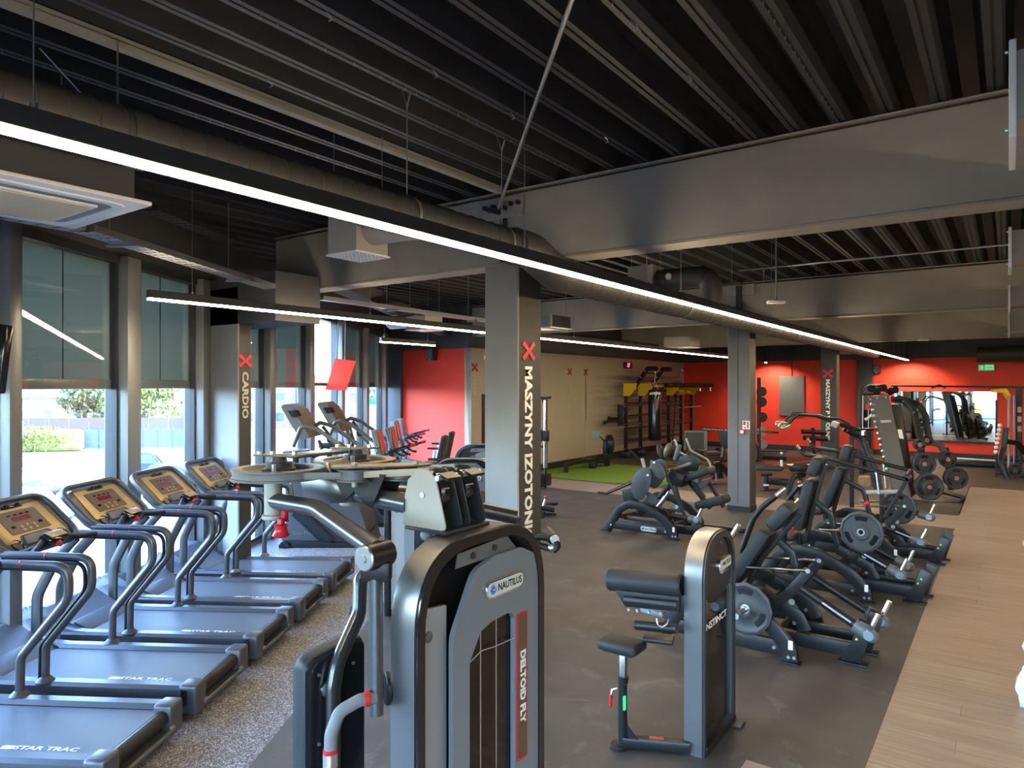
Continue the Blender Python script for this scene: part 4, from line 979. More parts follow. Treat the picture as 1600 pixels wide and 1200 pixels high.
    MB().prism(rpoly([(sy0 + .008, Hh - 1.02), (sy0 + .008, Hh - .403), (sy1 - .008, Hh - .408), (sy1 - .008, Hh - 1.02)], .01, 3), .003, B @ tr(0, 0, -.005)).build('strip_insert', 'bronzedk', t)
    T = mx @ Matrix(((0, 0, 1, .0), (0, 1, 0, (sy0 + sy1) / 2), (-1, 0, 0, Hh - .715), (0, 0, 0, 1)))
    MB(False).text(lname, .052, T @ tr(0, 0, -.001), .0006, 'CENTER', bold=.002).build('strip_lettering', 'whiteprint', t)
    # badge
    bm_ = B @ tr(W * .59 + .035 if full else W * .62, Hh - .245, -.008) @ rz(.0)
    b = MB().prism(rpoly([(-.13, -.036), (.13, -.036), (.13, .036), (-.13, .036)], .034, 5), .014, bm_, bev=.003).build('badge', 'chrome', t)
    MB().prism(rpoly([(-.122, -.029), (.122, -.029), (.122, .029), (-.122, .029)], .028, 5), .003, bm_ @ tr(0, 0, .0125)).build('badge_face', 'badge', b)
    MB(False).text('NAUTILUS', .042, bm_ @ tr(.028, 0, .0158), .0004, 'CENTER', bold=.001, sx=.86).build('badge_lettering', 'blackgl', b)
    mb = MB()
    for a in range(7):
        an = a * .8; mb.tube([bm_ @ Vector((-.088 + math.cos(an + q) * (.006 + q * .008), math.sin(an + q) * (.006 + q * .008), .0165)) for q in (0, .6, 1.2, 1.8)], .0022, 4)
    mb.build('shell_emblem', 'emblem', b)

DB = (-1.9, 2.2, 0)
VF_ = Vector((-.583, .8125, 0)); VR_ = Vector((.8125, .583, 0))
t = at_base('deltoid_machine', 'big grey and black DELTOID FLY machine with overhead cam wheels, closest of all', 'gym machine', DB)
nautilus_tower(t, tr(-1.7, 1.79, 0), .835, 1.72, 'DELTOID FLY')
# back panel of the tower and guide hardware is seen from the side; floor frame
MB().bar([(-1.75, 1.8, .05), (-1.75, 2.62, .05)], .12, .07).bar([(-1.8, 2.04, .05), (-3.1, 2.04, .05)], .1, .08).bar([(-3.05, 1.65, .05), (-3.05, 2.45, .05)], .1, .07).build('floor_frame', 'black', t)
MB().ball((-1.915, 2.072, 1.696), .024, (1, 1, .9)).build('bumper', 'lgrey', t)
# pulley housings on the arch
def plate(y, col):
    pts = [(-.21, 1.735), (-.225, 1.80), (-.195, 1.92), (-.14, 1.965), (-.085, 1.965), (-.045, 1.935), (.012, 1.735)]
    MB().prism(rpoly(pts, .02, 3), .006, tr(-1.78, y, 0) @ XZ).build('pulley_plate', col, t)
for y, col in ((2.035, 'lplate'), (2.135, 'steelgrey'), (2.185, 'steelgrey'), (2.285, 'steelgrey')): plate(y, col)
for y0_ in (2.045, 2.195):
    MB().disc((-1.895, y0_ + .04, 1.87), (0, 1, 0), .085, .05, 28, .01).build('top_pulley', 'blackgl', t)
    MB().cyl((-1.895, y0_ - .02, 1.865), (-1.895, y0_ + .1, 1.865), .013, n=10).cyl((-1.815, y0_ - .02, 1.938), (-1.815, y0_ + .1, 1.938), .012, n=10).build('axle_bolt', 'bright', t)
    MB(False).box((-1.80, y0_ + .04, 1.942), (.05, .085, .012), rot=ry(.35)).build('spacer', 'black', t)
MB().box((-1.875, 2.16, 1.727), (.22, .28, .014), rot=ry(0), bev=.003).build('mount_plate', 'steelgrey', t)
MB(False).box((-2.0, 2.16, 1.79), (.02, .22, .12), rot=ry(.22), bev=.003).build('end_plate', 'lgrey', t)
# overhead tube towards the pivots
MB().tube([(-1.99, 2.06, 1.815), (-2.45, 2.06, 1.835)], .042, 22).build('overhead_tube', 'gun3', t)
MB().prism([(-2.64, 1.86), (-2.50, 1.90), (-2.32, 1.87), (-2.28, 1.80), (-2.50, 1.77), (-2.62, 1.80)], .10, tr(0, 2.11, 0) @ XZ, bev=.008).build('gusset_box', 'gun3', t)
mb = MB(); poly3(mb, [(-2.493, 2.052, 1.956), (-2.446, 2.085, 1.968), (-2.283, 2.116, 1.823), (-2.338, 2.076, 1.803)], VF_ * .09); mb.build('slanted_strut', 'bronzesteel', t)
mb = MB(); poly3(mb, [(-2.498, 2.023, 1.958), (-2.493, 2.052, 1.956), (-2.338, 2.076, 1.803), (-2.341, 2.05, 1.801)], VF_ * .09); mb.build('strut_edge', 'gun3', t)
MB().box((-2.60, 2.06, 1.988), (.13, .30, .014), bev=.003).build('top_bridge', 'gun3', t)
for y in (2.01, 2.12): MB().prism([(-2.42, 1.935), (-2.08, 1.935), (-2.16, 1.79), (-2.2, 1.80), (-2.27, 1.85), (-2.33, 1.80)], .006, tr(0, y, 0) @ XZ).build('v_bracket', 'black', t)
# cam wheels
for k, (cx, cy) in enumerate(((-2.56, 1.84), (-2.56, 2.27))):
    zc = 1.925
    mb = MB().lathe((cx, cy, zc - .022), (cx, cy, zc + .022), [(0, .012), (.12, .012), (.125, .004), (.185, .0), (.195, .0), (.195, .008), (.186, .011), (.186, .033), (.195, .036), (.195, .044), (.15, .044), (.145, .030), (.06, .024), (0, .024)], 48)
    wl = mb.build('cam_wheel', 'gun2' if k == 0 else 'bronzesteel', t)
    MB().lathe((cx, cy, zc), (cx, cy, zc + .07), [(.07, 0), (.07, .02), (.055, .024), (.055, .045), (.035, .048), (.03, .07), (0, .07)], 24).build('hub', 'steelgrey', wl)
    MB().lathe((cx, cy, zc - .016), (cx, cy, zc + .016), [(.1875, .003), (.1885, .004), (.1885, .028), (.1875, .029)], 48).build('belt_wrap', 'beltgrey', wl)
    mb = MB().prism([(math.cos(a) * .12, math.sin(a) * .036) for a in [i * PI / 8 for i in range(16)]], .007, tr(cx - .0, cy, zc + .072) @ rz(.5 + k * .2)); mb.build('link_plate', 'bronzesteel', t)
    for q in (-.09, -.03, .07): MB().cyl((cx + q * .85, cy + q * .5, zc + .078), (cx + q * .85, cy + q * .5, zc + .092), .011, n=6).build('bolt', 'bright', t)
    MB().cyl((cx - .04, cy, 1.74), (cx - .04, cy, zc - .02), .038, n=24).lathe((cx - .04, cy, 1.72), (cx - .04, cy, 1.745), [(0, 0), (.042, 0), (.048, .006), (.048, .02), (.03, .025)], 24).build('pivot_post', 'lplate', t)
    for q in ((cx + .02, cy + .05), (cx - .10, cy + .06), (cx + .05, cy - .06)): MB().cyl((q[0], q[1], zc - .01), (q[0], q[1], zc + .045), .010, n=8).build('hub_bolt', 'bright', t)
# belts
MB().bar([(-2.56, 1.653, 1.925), (-2.26, 1.93, 1.925)], .003, .028).build('belt', 'beltgrey', t)
MB().bar([(-2.24, 1.965, 1.925), (-1.90, 2.075, 1.955)], .003, .028).bar([(-2.2, 2.16, 1.93), (-1.90, 2.23, 1.957)], .003, .028).build('belt', 'beltgold', t)
MB().bar([(-2.56, 2.46, 1.925), (-2.2, 2.20, 1.925)], .003, .028).build('belt', 'beltgrey', t)
for c_ in ((-2.245, 1.985), (-2.12, 2.13)): MB().lathe((*c_, 1.90), (*c_, 1.95), [(0, 0), (.072, 0), (.072, .006), (.062, .008), (.062, .042), (.072, .044), (.072, .05), (0, .05)], 28).build('guide_pulley', 'gun2', t)
a_, b_ = Vector((-2.245, 1.985, 1.958)), Vector((-2.12, 2.13, 1.958)); d_ = (b_ - a_); an = math.atan2(d_.y, d_.x)
pl_ = []
for i in range(24):
    th = 2 * PI * i / 24; pl_.append((math.cos(th) * .078 + (d_.length + .06 if math.cos(th) > 0 else -.02), math.sin(th) * .062))
MB().prism(pl_, .006, tr(*a_) @ rz(an)).build('pulley_cover', 'bronzesteel', t)
for q in (a_, b_ + d_ * .35): MB().cyl(q, q + Vector((0, 0, .018)), .014, n=6).cyl(Vector(q) - Vector((0, 0, .085)), Vector(q) - Vector((0, 0, .06)), .012, n=6).build('bolt', 'lplate', t)
# near arm: thick bent tube, hinge, drop tube and grip
J = Vector((-1.856, 1.745, 1.687))
MB().tube([(-2.60, 1.84, 1.80), (-2.30, 1.835, 1.80), J + Vector((-.0, 0, .02))], .036, 22, [0, .30, 0], seg=12).build('upper_arm', 'gun3', t)
MB().cyl((-2.60, 1.84, 1.79), (-2.60, 1.84, 1.9), .0, n=8) if False else None
MB().tube([(-2.52, 1.84, 1.785), (-2.52, 1.84, 1.72)], .016, 14).lathe((-2.49, 1.80, 1.665), (-2.49, 1.80, 1.74), [(0, 0), (.03, .0), (.036, .006), (.028, .02), (.024, .035), (.03, .05), (.016, .055), (.014, .075)], 20).build('lock_pin', 'red', t)
ax = (VR_ * .55 + VF_ * .80).normalized()
MB().cyl(J - ax * .055, J + ax * .055, .048, n=26).build('hinge_barrel', 'black', t)
MB().disc(J - ax * .058, ax, .046, .012, 24, .004).disc(J - ax * .066, ax, .016, .004, 6).build('hinge_cap', 'bright', t)
MB().disc(J + ax * .058, ax, .045, .012, 24, .003).build('hinge_cap', 'bright', t)
MB().box(J + Vector((0, 0, -.055)), (.11, .05, .07), rot=rz(.53), bev=.01).build('hinge_yoke', 'black', t)
MB().tube([J + Vector((-.005, 0, -.05)), (-1.841, 1.731, 1.122)], .026, 22).build('drop_tube', 'gun3', t)
MB().disc((-1.868, 1.811, 1.181), (.55, .8, 0), .06, .02, 24, .004).build('stop_disc', 'black', t)
g = [(-1.838, 1.722, 1.186), (-1.859, 1.669, 1.191), (-1.894, 1.607, 1.164), (-1.902, 1.577, 1.094), (-1.896, 1.569, 0.984)]
MB().tube(g, .0225, 20, .05, seg=7).build('hand_grip', 'gripgrey', t)
MB().cyl((-1.843, 1.699, 1.191), (-1.852, 1.686, 1.191), .027, n=20).build('grip_ring', 'red', t)
MB().cyl((-1.9, 1.572, 1.048), (-1.9, 1.572, 1.032), .0245, n=20).build('grip_ring', 'red', t)
MB().cyl((-1.9, 1.572, 1.032), (-1.896, 1.569, 0.987), .025, n=20).build('ferrule', 'bright', t)
MB().tube([(-1.896, 1.569, 0.987), (-1.89, 1.561, 0.858)], .018, 14).build('grip_stem', 'black', t)
# far arm, mostly behind the tower
J2 = Vector((-1.95, 2.75, 1.66))
MB().tube([(-2.60, 2.27, 1.80), (-2.36, 2.35, 1.80), J2], .036, 20, [0, .25, 0], seg=8).tube([J2, J2 + Vector((0, 0, -.5))], .026, 16).build('upper_arm', 'gun3', t)
# chest pad post and pad back
MB().bar([(-2.186, 2.062, 1.543), (-2.208, 1.985, 1.489), (-2.182, 1.955, 1.355), (-2.16, 1.822, 1.201), (-2.157, 1.8, 1.111), (-2.159, 1.799, 0.721), (-2.18, 1.86, .1)], .06, .045, [0, .05, .10, .16, .1, .1, 0], seg=7, r=.02, up=(1, 0, 0)).build('pad_post', 'gun3', t)
mp = tr(-2.2, 0, 0) @ YZ
MB().prism(rpoly([(1.70, .62), (1.70, 1.235), (2.00, 1.265), (2.00, .62)], .045, 5), .075, mp @ tr(0, 0, -.075), bev=.018).build('chest_pad', 'padgrey', t)
MB().prism(rpoly([(1.725, .64), (1.725, 1.215), (1.99, 1.245), (1.99, .64)], .04, 5), .012, mp @ tr(0, 0, -.002), bev=.002).build('pad_back', 'blackgl', t)
for q in ((1.755, 1.17), (1.93, 1.16), (1.755, .90), (1.96, .98), (1.76, .72)): MB().cyl((-2.19, q[0], q[1]), (-2.183, q[0], q[1]), .0065, n=8).build('screw', 'bright', t)
MB().disc((-2.182, 1.79, 1.105), (1, 0, 0), .028, .01, 20).disc((-2.175, 1.79, 1.105), (1, 0, 0), .012, .008, 12).build('adjuster', 'bright', t)
MB().box((-2.175, 1.822, 1.115), (.012, .012, .06)).build('adjuster_clip', 'bright', t)
MB().disc((-2.27, 2.002, 1.339), (.6, -.5, .2), .022, .02, 16, .004).build('post_knob', 'steelgrey', t)
done()
# ---- three more towers of the same make, in a row along the seam of the floors
VW = Matrix(((-.5248 * 0, 0, 0, 0),) * 4) if False else None
def row_tower(lat, D, Hh, label, grp, nm):
    # tower face looks back along the row (towards the camera)
    base = cw(lat, D, 0); ang = YAW - R(90) - R(4)     # local +x -> towards the viewer side of the row
    t = thing('selector_machine', label, 'gym machine', base, ang, grp)
    nautilus_tower(t, Matrix.Identity(4), .835, Hh, nm, full=False)
    MB().bar([(-.1, .1, .04), (-1.2, .1, .04)], .08, .07).bar([(-.1, .7, .04), (-1.2, .7, .04)], .08, .07).build('floor_frame', 'black', t)
    MB().box((-.75, .42, .48), (.38, .36, .08), bev=.03).build('seat', 'pad', t); MB().box((-1.05, .42, .80), (.08, .3, .55), bev=.03).build('backrest', 'pad', t)
    MB().bar([(-.75, .42, .05), (-.75, .42, .45)], .06, .06).bar([(-.13, .42, 1.25), (-1.0, .42, 1.32), (-1.0, .42, .3)], .06, .06, .1).build('seat_frame', 'steelgrey', t)
    return t
row_tower(-1.28, 6.9, 1.40, 'grey weight tower seen under the overhead tube of the DELTOID FLY machine', 'grey towers behind the nearest column', 'LEG PRESS')
row_tower(-1.02, 8.6, 1.40, 'grey weight tower with a pale badge just past the DELTOID FLY pulleys', 'grey towers behind the nearest column', 'LEG CURL')
row_tower(-.90, 10.7, 1.40, 'furthest grey weight tower, its rounded top against the red wall', 'grey towers behind the nearest column', 'ROW')

# ================================================================ BICEPS CURL TOWER BESIDE THE AISLE
t = at_base('curl_machine', 'black INSTINCT biceps curl machine with a rounded tower and small stool seat', 'gym machine', (-1.7, 4.3, 0))
def pill(y0, y1, z1, r, k=10): return [(p.y, p.z) for p in rnd([Vector((0, y0, 0)), Vector((0, y0 + .0, z1)), Vector((0, y1, z1)), Vector((0, y1, 0))], r, k)]
B = tr(-1.65, 0, 0) @ YZ
o = pill(4.15, 4.76, 1.36, .48, 14); i = pill(4.19, 4.72, 1.31, .44, 14)
MB().prism(o, .115, B, holes=(i,)).build('frame_band', 'gunmetal', t)
MB().use('steelgrey').prism(pill(4.158, 4.752, 1.352, .475, 14), .014, B @ tr(0, 0, .115), holes=(i,)).build('band_rim', 'frame', t)
sh = [(4.19, .98), (4.19, 1.02)] + [q for q in pill(4.19, 4.72, 1.31, .44, 14) if q[1] > .3] + [(4.72, 1.02), (4.72, .99), (4.60, .93), (4.45, .90), (4.28, .925)]
MB().prism(sh, .03, B @ tr(0, 0, .08), bev=.004).build('upper_shield', 'frame', t)
MB().prism([(4.19, .03), (4.19, .97), (4.28, .925), (4.45, .90), (4.60, .93), (4.72, .97), (4.72, .03)], .012, B @ tr(0, 0, .085)).build('gloss_cover', 'smoke', t)
MB(False).prism([(4.2, .03), (4.2, .97), (4.71, .97), (4.71, .03)], .008, B @ tr(0, 0, .01)).build('rear_cover', 'blackgl', t)
for yy in (4.33, 4.40, 4.52, 4.58): MB().cyl((-1.60, yy, .1), (-1.60, yy, .98), .009, n=10).build('guide_rod', 'bright', t)
for k in range(10): MB(False).box((-1.605, 4.455, .12 + k * .042), (.06, .30, .038), bev=.003, seg=1).build('stack_plate', 'iron', t)
bm_ = B @ tr(4.57, 1.115, .108)
b = MB().prism(rpoly([(-.12, -.05), (.12, -.05), (.12, .05), (-.12, .05)], .048, 5), .014, bm_, bev=.003).build('badge', 'chrome', t)
MB().prism(rpoly([(-.11, -.025), (.11, -.025), (.11, .04), (-.11, .04)], .03, 5), .003, bm_ @ tr(0, 0, .013)).build('badge_face', 'badge', b)
MB(False).text('NAUTILUS', .036, bm_ @ tr(.02, .01, .0165), .0004, 'CENTER', bold=.001).build('badge_lettering', 'blackgl', b)
MB(False).text('INSTINCT', .062, B @ tr(4.245, .765, .0985), .001, 'LEFT', bold=.0008, sx=1.5).build('lettering', 'whiteprint', t)
for q in ((4.225, .95), (4.50, 1.27), (4.69, .95)): MB().cyl((-1.545, *q), (-1.533, *q), .010, n=8).build('bolt', 'bright', t)
MB().lathe((-2.17, 4.14, 1.005), (-1.65, 4.14, 1.05), [(0, 0), (.06, 0), (.073, .012), (.073, .50), (.068, .51), (.06, .52)], 28).build('elbow_roller', 'padgrey', t)
MB().prism([(-2.10, .955), (-2.03, .86), (-1.66, .895), (-1.66, .99)], .05, tr(0, 4.14, 0) @ XZ, bev=.006).build('roller_plate', 'black', t)
MB().bar([(-2.02, 4.075, .91), (-1.66, 4.075, .94)], .05, .055, r=.02).build('support_bar', 'black', t)
for x in (-1.98, -1.92, -1.84, -1.76): MB().cyl((x, 4.05, .86 + (x + 2) * .09), (x, 4.04, .86 + (x + 2) * .09), .010, n=8).build('bolt', 'bright', t)
MB().cyl((-1.93, 4.06, .77), (-1.66, 4.06, .80), .030, n=20).cyl((-1.935, 4.06, .7695), (-1.925, 4.06, .7705), .031, n=20).build('lower_roller', 'black', t)
MB().cyl((-1.98, 4.25, .81), (-1.80, 4.2, .82), .022, n=16).build('grip_bar', 'gripgrey', t)
MB().tube([(-1.78, 4.03, .85), (-1.77, 4.02, .815), (-1.74, 4.02, .805), (-1.71, 4.03, .83), (-1.70, 4.03, .86)], .005, 6, .02).build('d_ring', 'bright', t)
MB().box((-1.80, 4.10, .70), (.19, .13, .03), rot=rz(.3), bev=.01).build('foot_block', 'black', t)
MB().cyl((-1.99, 3.98, .02), (-1.99, 3.98, .42), .029, n=20).cyl((-1.99, 3.98, .42), (-1.985, 3.98, .46), .034, n=20).build('seat_post', 'frame', t)
MB().box((-1.985, 3.98, .52), (.04, .04, .22), bev=.004).build('inner_post', 'bright', t)
MB().box((-1.995, 3.98, .655), (.27, .19, .065), rot=rz(.0), bev=.024, seg=3).build('seat', 'padgrey', t)
MB(False).box((-1.995, 3.98, .618), (.2, .14, .01)).build('seat_board', 'black', t)
MB().tube([(-2.015, 3.955, .38), (-2.04, 3.93, .375), (-2.045, 3.925, .34)], .006, 6).build('lever_stem', 'bright', t)
MB().cyl((-2.045, 3.925, .345), (-2.046, 3.925, .27), .010, n=12).build('lever_handle', 'red', t)
MB(False).box((-1.965, 3.955, .30), (.003, .02, .09), rot=rz(-.6)).build('height_label', 'green', t)
MB().bar([(-1.99, 3.98, .045), (-1.62, 4.16, .045)], .07, .07, r=.012).build('floor_rail', 'frame', t)
MB().disc((-2.01, 3.97, .012), (0, 0, 1), .06, .022, 20, .004).build('foot', 'black', t)
MB(False).prism([(-1.97, .08), (-1.97, .22), (-1.955, .15), (-1.88, .08)], .006, tr(0, 3.985, 0) @ XZ).build('gusset', 'frame', t)
MB(False).box((-1.80, 4.072, .0815), (.09, .03, .001), rot=rz(.45)).build('safety_label', 'orange', t)
MB().box((-1.50, 4.70, .012), (.10, .10, .02), bev=.006).build('foot', 'bronzedark', t); MB().box((-1.58, 4.46, .03), (.14, .56, .05), bev=.006).build('base', 'black', t)
done()
# ================================================================ PLATE-LOADED MACHINES
def bolt(t, x, y, z, r=.014, m='bright'): MB().cyl((x, y, z), (x, y - .008, z), r, n=10).build('bolt', m, t)
def hoop(t, x, y, side=-1, L=1.0, badge=False, name='hoop_frame'):
    pts = [(x - 1.14 * L, y, .02), (x - .92 * L, y, .37), (x - .76 * L, y, .465), (x - .50 * L, y, .445), (x - .19 * L, y, .29), (x - .03, y, .12), (x - .02, y, .02)]
    MB().bar(pts, .125, .065, [0, .14, .16, .3, .3, .12, 0], up=(0, 1, 0), r=.012, seg=8).build(name, 'frame', t)
    MB().bar([(x - 1.10 * L, y, .115), (x - .05, y, .115)], .05, .125, r=.006).build('floor_rail', 'black', t)
    for xx in (x - 1.16 * L, x - .02): MB().box((xx, y, .008), (.15, .11, .014), bev=.003).build('foot_plate', 'frame', t)
    if side < 0:
        for q in ((x - .15, .11), (x - .035, .055), (x + .01, .058), (x - 1.06 * L, .11)): bolt(t, q[0], y - .026, q[1])
        MB(False).box((x - .015, y - .041, .16), (.035, .003, .075)).build('warning_label', 'whiteprint', t)
    if badge:
        bm_ = tr(x - .42, y - .026, .115) @ XZ
        b = MB().prism(rpoly([(-.13, -.034), (.13, -.034), (.13, .034), (-.13, .034)], .032, 5), .01, bm_, bev=.002).build('badge', 'badge', t)
        MB(False).text('NAUTILUS', .045, bm_ @ tr(.025, 0, .011), .0004, 'CENTER', bold=.001).build('badge_lettering', 'blackgl', b)
        MB().disc(bm_ @ Vector((-.095, 0, .011)), (0, 1, 0), .022, .003, 14).build('shell_emblem', 'emblem', b)
def rear_foot(t, x, y, x0, h=.37):
    MB().bar([(x0, y, .115), (x - .02, y, .115)], .07, .12, r=.008).build('rear_rail', 'frame', t)
    MB().prism([(x - .13, .02), (x + .02, .02), (x + .115, h - .03), (x + .01, h + .01), (x - .045, .17), (x - .10, .13)], .075, tr(0, y + .037, 0) @ XZ, bev=.006).build('rear_post', 'frame', t)
    MB().box((x - .04, y, .008), (.22, .12, .014), bev=.003).build('foot_plate', 'frame', t)
    for q in ((x + .02, .27), (x - .01, .22)): MB(False).prism([(-.012, -.01), (.012, -.01), (0, .012)], .002, tr(q[0], y - .041, q[1]) @ XZ).build('hazard_mark', 'hazard', t)
def lever(t, a, b, peg=True, stripe=True, r=.036):
    a = Vector(a); b = Vector(b); d = (b - a).normalized()
    l = MB().cyl(a, b, r, n=18).build('lever_arm', 'black', t)
    MB().cyl(b - d * .12, b + d * .03, r * 1.55, n=20).ball(b + d * .03, r * 1.55, n=16).build('rubber_sleeve', 'gun2', l)
    if stripe: MB(False).box(lerp(a, b, .55) + Vector((0, -r * .93, r * .25)), ((b - a).length * .42, .004, .014), rot=ry(-math.atan2(d.z, d.x))).build('lettering_stripe', 'stripe', l)
    if peg: MB().cyl(b, b + Vector((.07, .02, .17)), .020, n=18).lathe(b + Vector((.005, .0, .012)), b + Vector((.012, .003, .03)), [(0, 0), (.05, 0), (.05, .018), (0, .018)], 20).build('weight_peg', 'chrome', l)
    MB().disc(b + Vector((.01, -r * 1.55, 0)), (0, 1, 0), r * 1.15, .014, 20, .003).build('end_cap', 'capblue', l)
def padbox(t, a, b, w_, th, name, m='padgrey', tap=1.0):
    """upholstered pad from a to b in an x-z plane, wide in y"""
    a = Vector(a); b = Vector(b); d = b - a; L = d.length
    mb = MB(); mx = tr(*((a + b) / 2)) @ ry(-math.atan2(d.z, d.x))
    o = rpoly([(-L / 2, -w_ / 2 * tap), (L / 2, -w_ / 2), (L / 2, w_ / 2), (-L / 2, w_ / 2 * tap)], .035, 3)
    mb.prism(o, th, mx @ tr(0, 0, -th / 2), bev=th * .3)
    return mb.build(name, m, t)
def plate_thing(loc, rad, axis, label, th=.035, group=None, red=False):
    t = thing('weight_plate', label, 'weight plate', loc, 0, group)
    ax = Vector(axis).normalized(); q = ax.to_track_quat('Z', 'Y').to_matrix().to_4x4()
    h = th / 2
    MB().lathe(-ax * h, ax * h, [(.026, h * .3), (.05, h * .1), (.05, 0), (rad * .36, 0), (rad * .42, h * .5), (rad * .84, h * .5), (rad * .90, 0), (rad, h * .35), (rad, h * 1.65), (rad * .90, th), (rad * .84, h * 1.5), (rad * .42, h * 1.5), (rad * .36, th), (.05, th), (.026, h * 1.7)], 12 if rad > .2 else 24).build('disc', 'iron', t)
    for k in range(3):
        a = R(90 + 120 * k); o = [(math.cos(a + s) * rr, math.sin(a + s) * rr) for rr, ss in ((rad * .56, (-.42, -.14, .14, .42)), (rad * .78, (.42, .14, -.14, -.42))) for s in ss]
        MB().prism(rpoly(o, rad * .05, 2), th * .62, q @ tr(0, 0, -th * .31)).build('grip_slot', 'blackgl', t)
    MB().lathe(-ax * (h + .001), ax * (h + .001), [(.026, 0), (.040, 0), (.040, th + .002), (.026, th + .002)], 20).build('hub_ring', 'bright', t)
    if red: MB().lathe(-ax * (h + .003), ax * (h + .003), [(.0, 0), (.030, 0), (.030, th + .006), (0, th + .006)], 16).build('hub_cap', 'pinkred', t)
    return t
def press(O, label, pad, head, brace, near_lever, far_lever, grips, plates=(), badge=False, dark=True):
    x0, y0 = O
    t = at_base('press_machine', label, 'gym machine', (x0 - .5, y0 + .4, 0), None)
    hoop(t, x0, y0, badge=badge); hoop(t, x0, y0 + .95, side=1)
    rear_foot(t, x0 + .44, y0 + .30, x0 - .15); rear_foot(t, x0 + .47, y0 + .62, x0 - .15)
    for q in (.9, .2): MB().bar([(x0 - q, y0, .11), (x0 - q, y0 + .95, .11)], .07, .08, r=.008).build('cross_member', 'black', t)
    yc = y0 + .47
    padbox(t, pad[0], pad[1], .33, .12, 'backrest', tap=1.12); 
    if head: padbox(t, head[0], head[1], .28, .125, 'headrest')
    top = head[1] if head else pad[1]
    off = Vector((.085, 0, -.02))
    MB().bar([Vector(pad[0]) + off + Vector((-.02, 0, -.12)), lerp(pad[0], pad[1], .5) + off, Vector(top) + off * .9 + Vector((-.02, 0, -.06))], .06, .05, r=.01).build('back_post', 'frame', t)
    MB().bar([tuple(b) for b in brace], .065, .055, [0, .10, 0], r=.014, seg=6, up=(0, 1, 0)).build('bent_brace', 'frame', t)
    MB().bar([(pad[0][0] - .02, yc, .56), (pad[0][0] + .02, yc, .12)], .07, .06, r=.01).build('seat_stem', 'frame', t)
    sx = pad[0][0] - .20
    MB().box((sx, yc, .50), (.36, .30, .08), rot=ry(-.12), bev=.03, seg=3).build('seat', 'padgrey', t)
    MB().cyl((sx + .16, yc - .17, .56), (sx + .16, yc - .17, .63), .009, n=8).lathe((sx + .16, yc - .17, .62), (sx + .16, yc - .17, .66), [(0, 0), (.03, 0), (.036, .012), (.036, .025), (.02, .036), (0, .038)], 16).build('adjust_knob', 'red', t)
    lever(t, *near_lever); lever(t, *far_lever, stripe=False)
    for (a, b) in ((near_lever, y0 + .29), (far_lever, y0 + .72)):
        p = Vector(a[0]); s_ = MB().bar([(x0 - .30, b, .30), (x0 - .10, b, .50), (x0 + .06, b, .72)], .085, .022, r=.008, up=(0, 1, 0)).build('link_arm', 'black', t)
        bolt(s_, x0 + .05, b - .014, .715, .02)
        MB().cyl((x0 - .55, b, .66), (x0 + .05, b, .71), .012, n=12).cyl((x0 + .0, b, .706), (x0 + .03, b, .709), .017, n=12).build('push_rod', 'chromedk', t)
        MB().bar([(x0 - .36, b + .03, .46), (x0 - .04, b + .03, .30), (x0 + .02, b + .03, .18)], .11, .02, .06, up=(0, 1, 0), r=.006).build('gusset', 'black', t)
        bolt(t, x0 - .08, b - .02, .43, .026); bolt(t, x0 - .06, b - .02, .25, .016)
    MB().cyl((x0 - .28, y0 + .06, .38), (x0 - .28, y0 + .9, .38), .03, n=16).build('pivot_shaft', 'black', t)
    for g in grips:
        MB().tube(g[0], .028, 14, .06, seg=6).build('handle_arm', 'frame', t); MB().tube(g[1], .023, 14, .05, seg=6).build('hand_grip', 'goldchrome', t)
    done(); return t
press((-1.442, 6.01), 'nearest black plate-loaded press with a reclined back pad and a plate on its front horn',
      [(-2.07, 6.46, .49), (-1.76, 6.46, 1.0)], [(-1.735, 6.46, 1.03), (-1.56, 6.46, 1.24)], [(-1.70, 6.46, .92), (-1.56, 6.46, .81), (-1.50, 6.46, .53)],
      [(-1.45, 6.30, .56), (-.93, 6.30, .27)], [(-1.44, 6.72, .56), (-.90, 6.72, .275)],
      [([(-2.12, 6.14, .46), (-2.06, 6.12, .70), (-2.03, 6.10, .82)], [(-2.03, 6.10, .82), (-1.99, 6.10, .96), (-1.92, 6.10, 1.08)]),
       ([(-2.14, 6.85, .66), (-2.02, 6.85, 1.0), (-1.94, 6.85, 1.12), (-1.80, 6.85, 1.25)], [(-1.80, 6.85, 1.25), (-1.71, 6.85, 1.33)])])
t_ = plate_thing((-1.82, 5.955, .40), .225, (0, 1, 0), 'black weight plate on the front horn of the nearest press')
t = at_base('plate_horn', 'short grey horn sticking out through the weight plate of the nearest press', 'weight horn', (-1.85, 5.9, .4))
MB().cyl((-1.82, 5.70, .40), (-1.82, 5.93, .40), .024, n=16).build('horn', 'bright', t); MB().cyl((-1.82, 5.975, .40), (-1.82, 6.5, .40), .024, n=16).build('shaft', 'black', t); done()
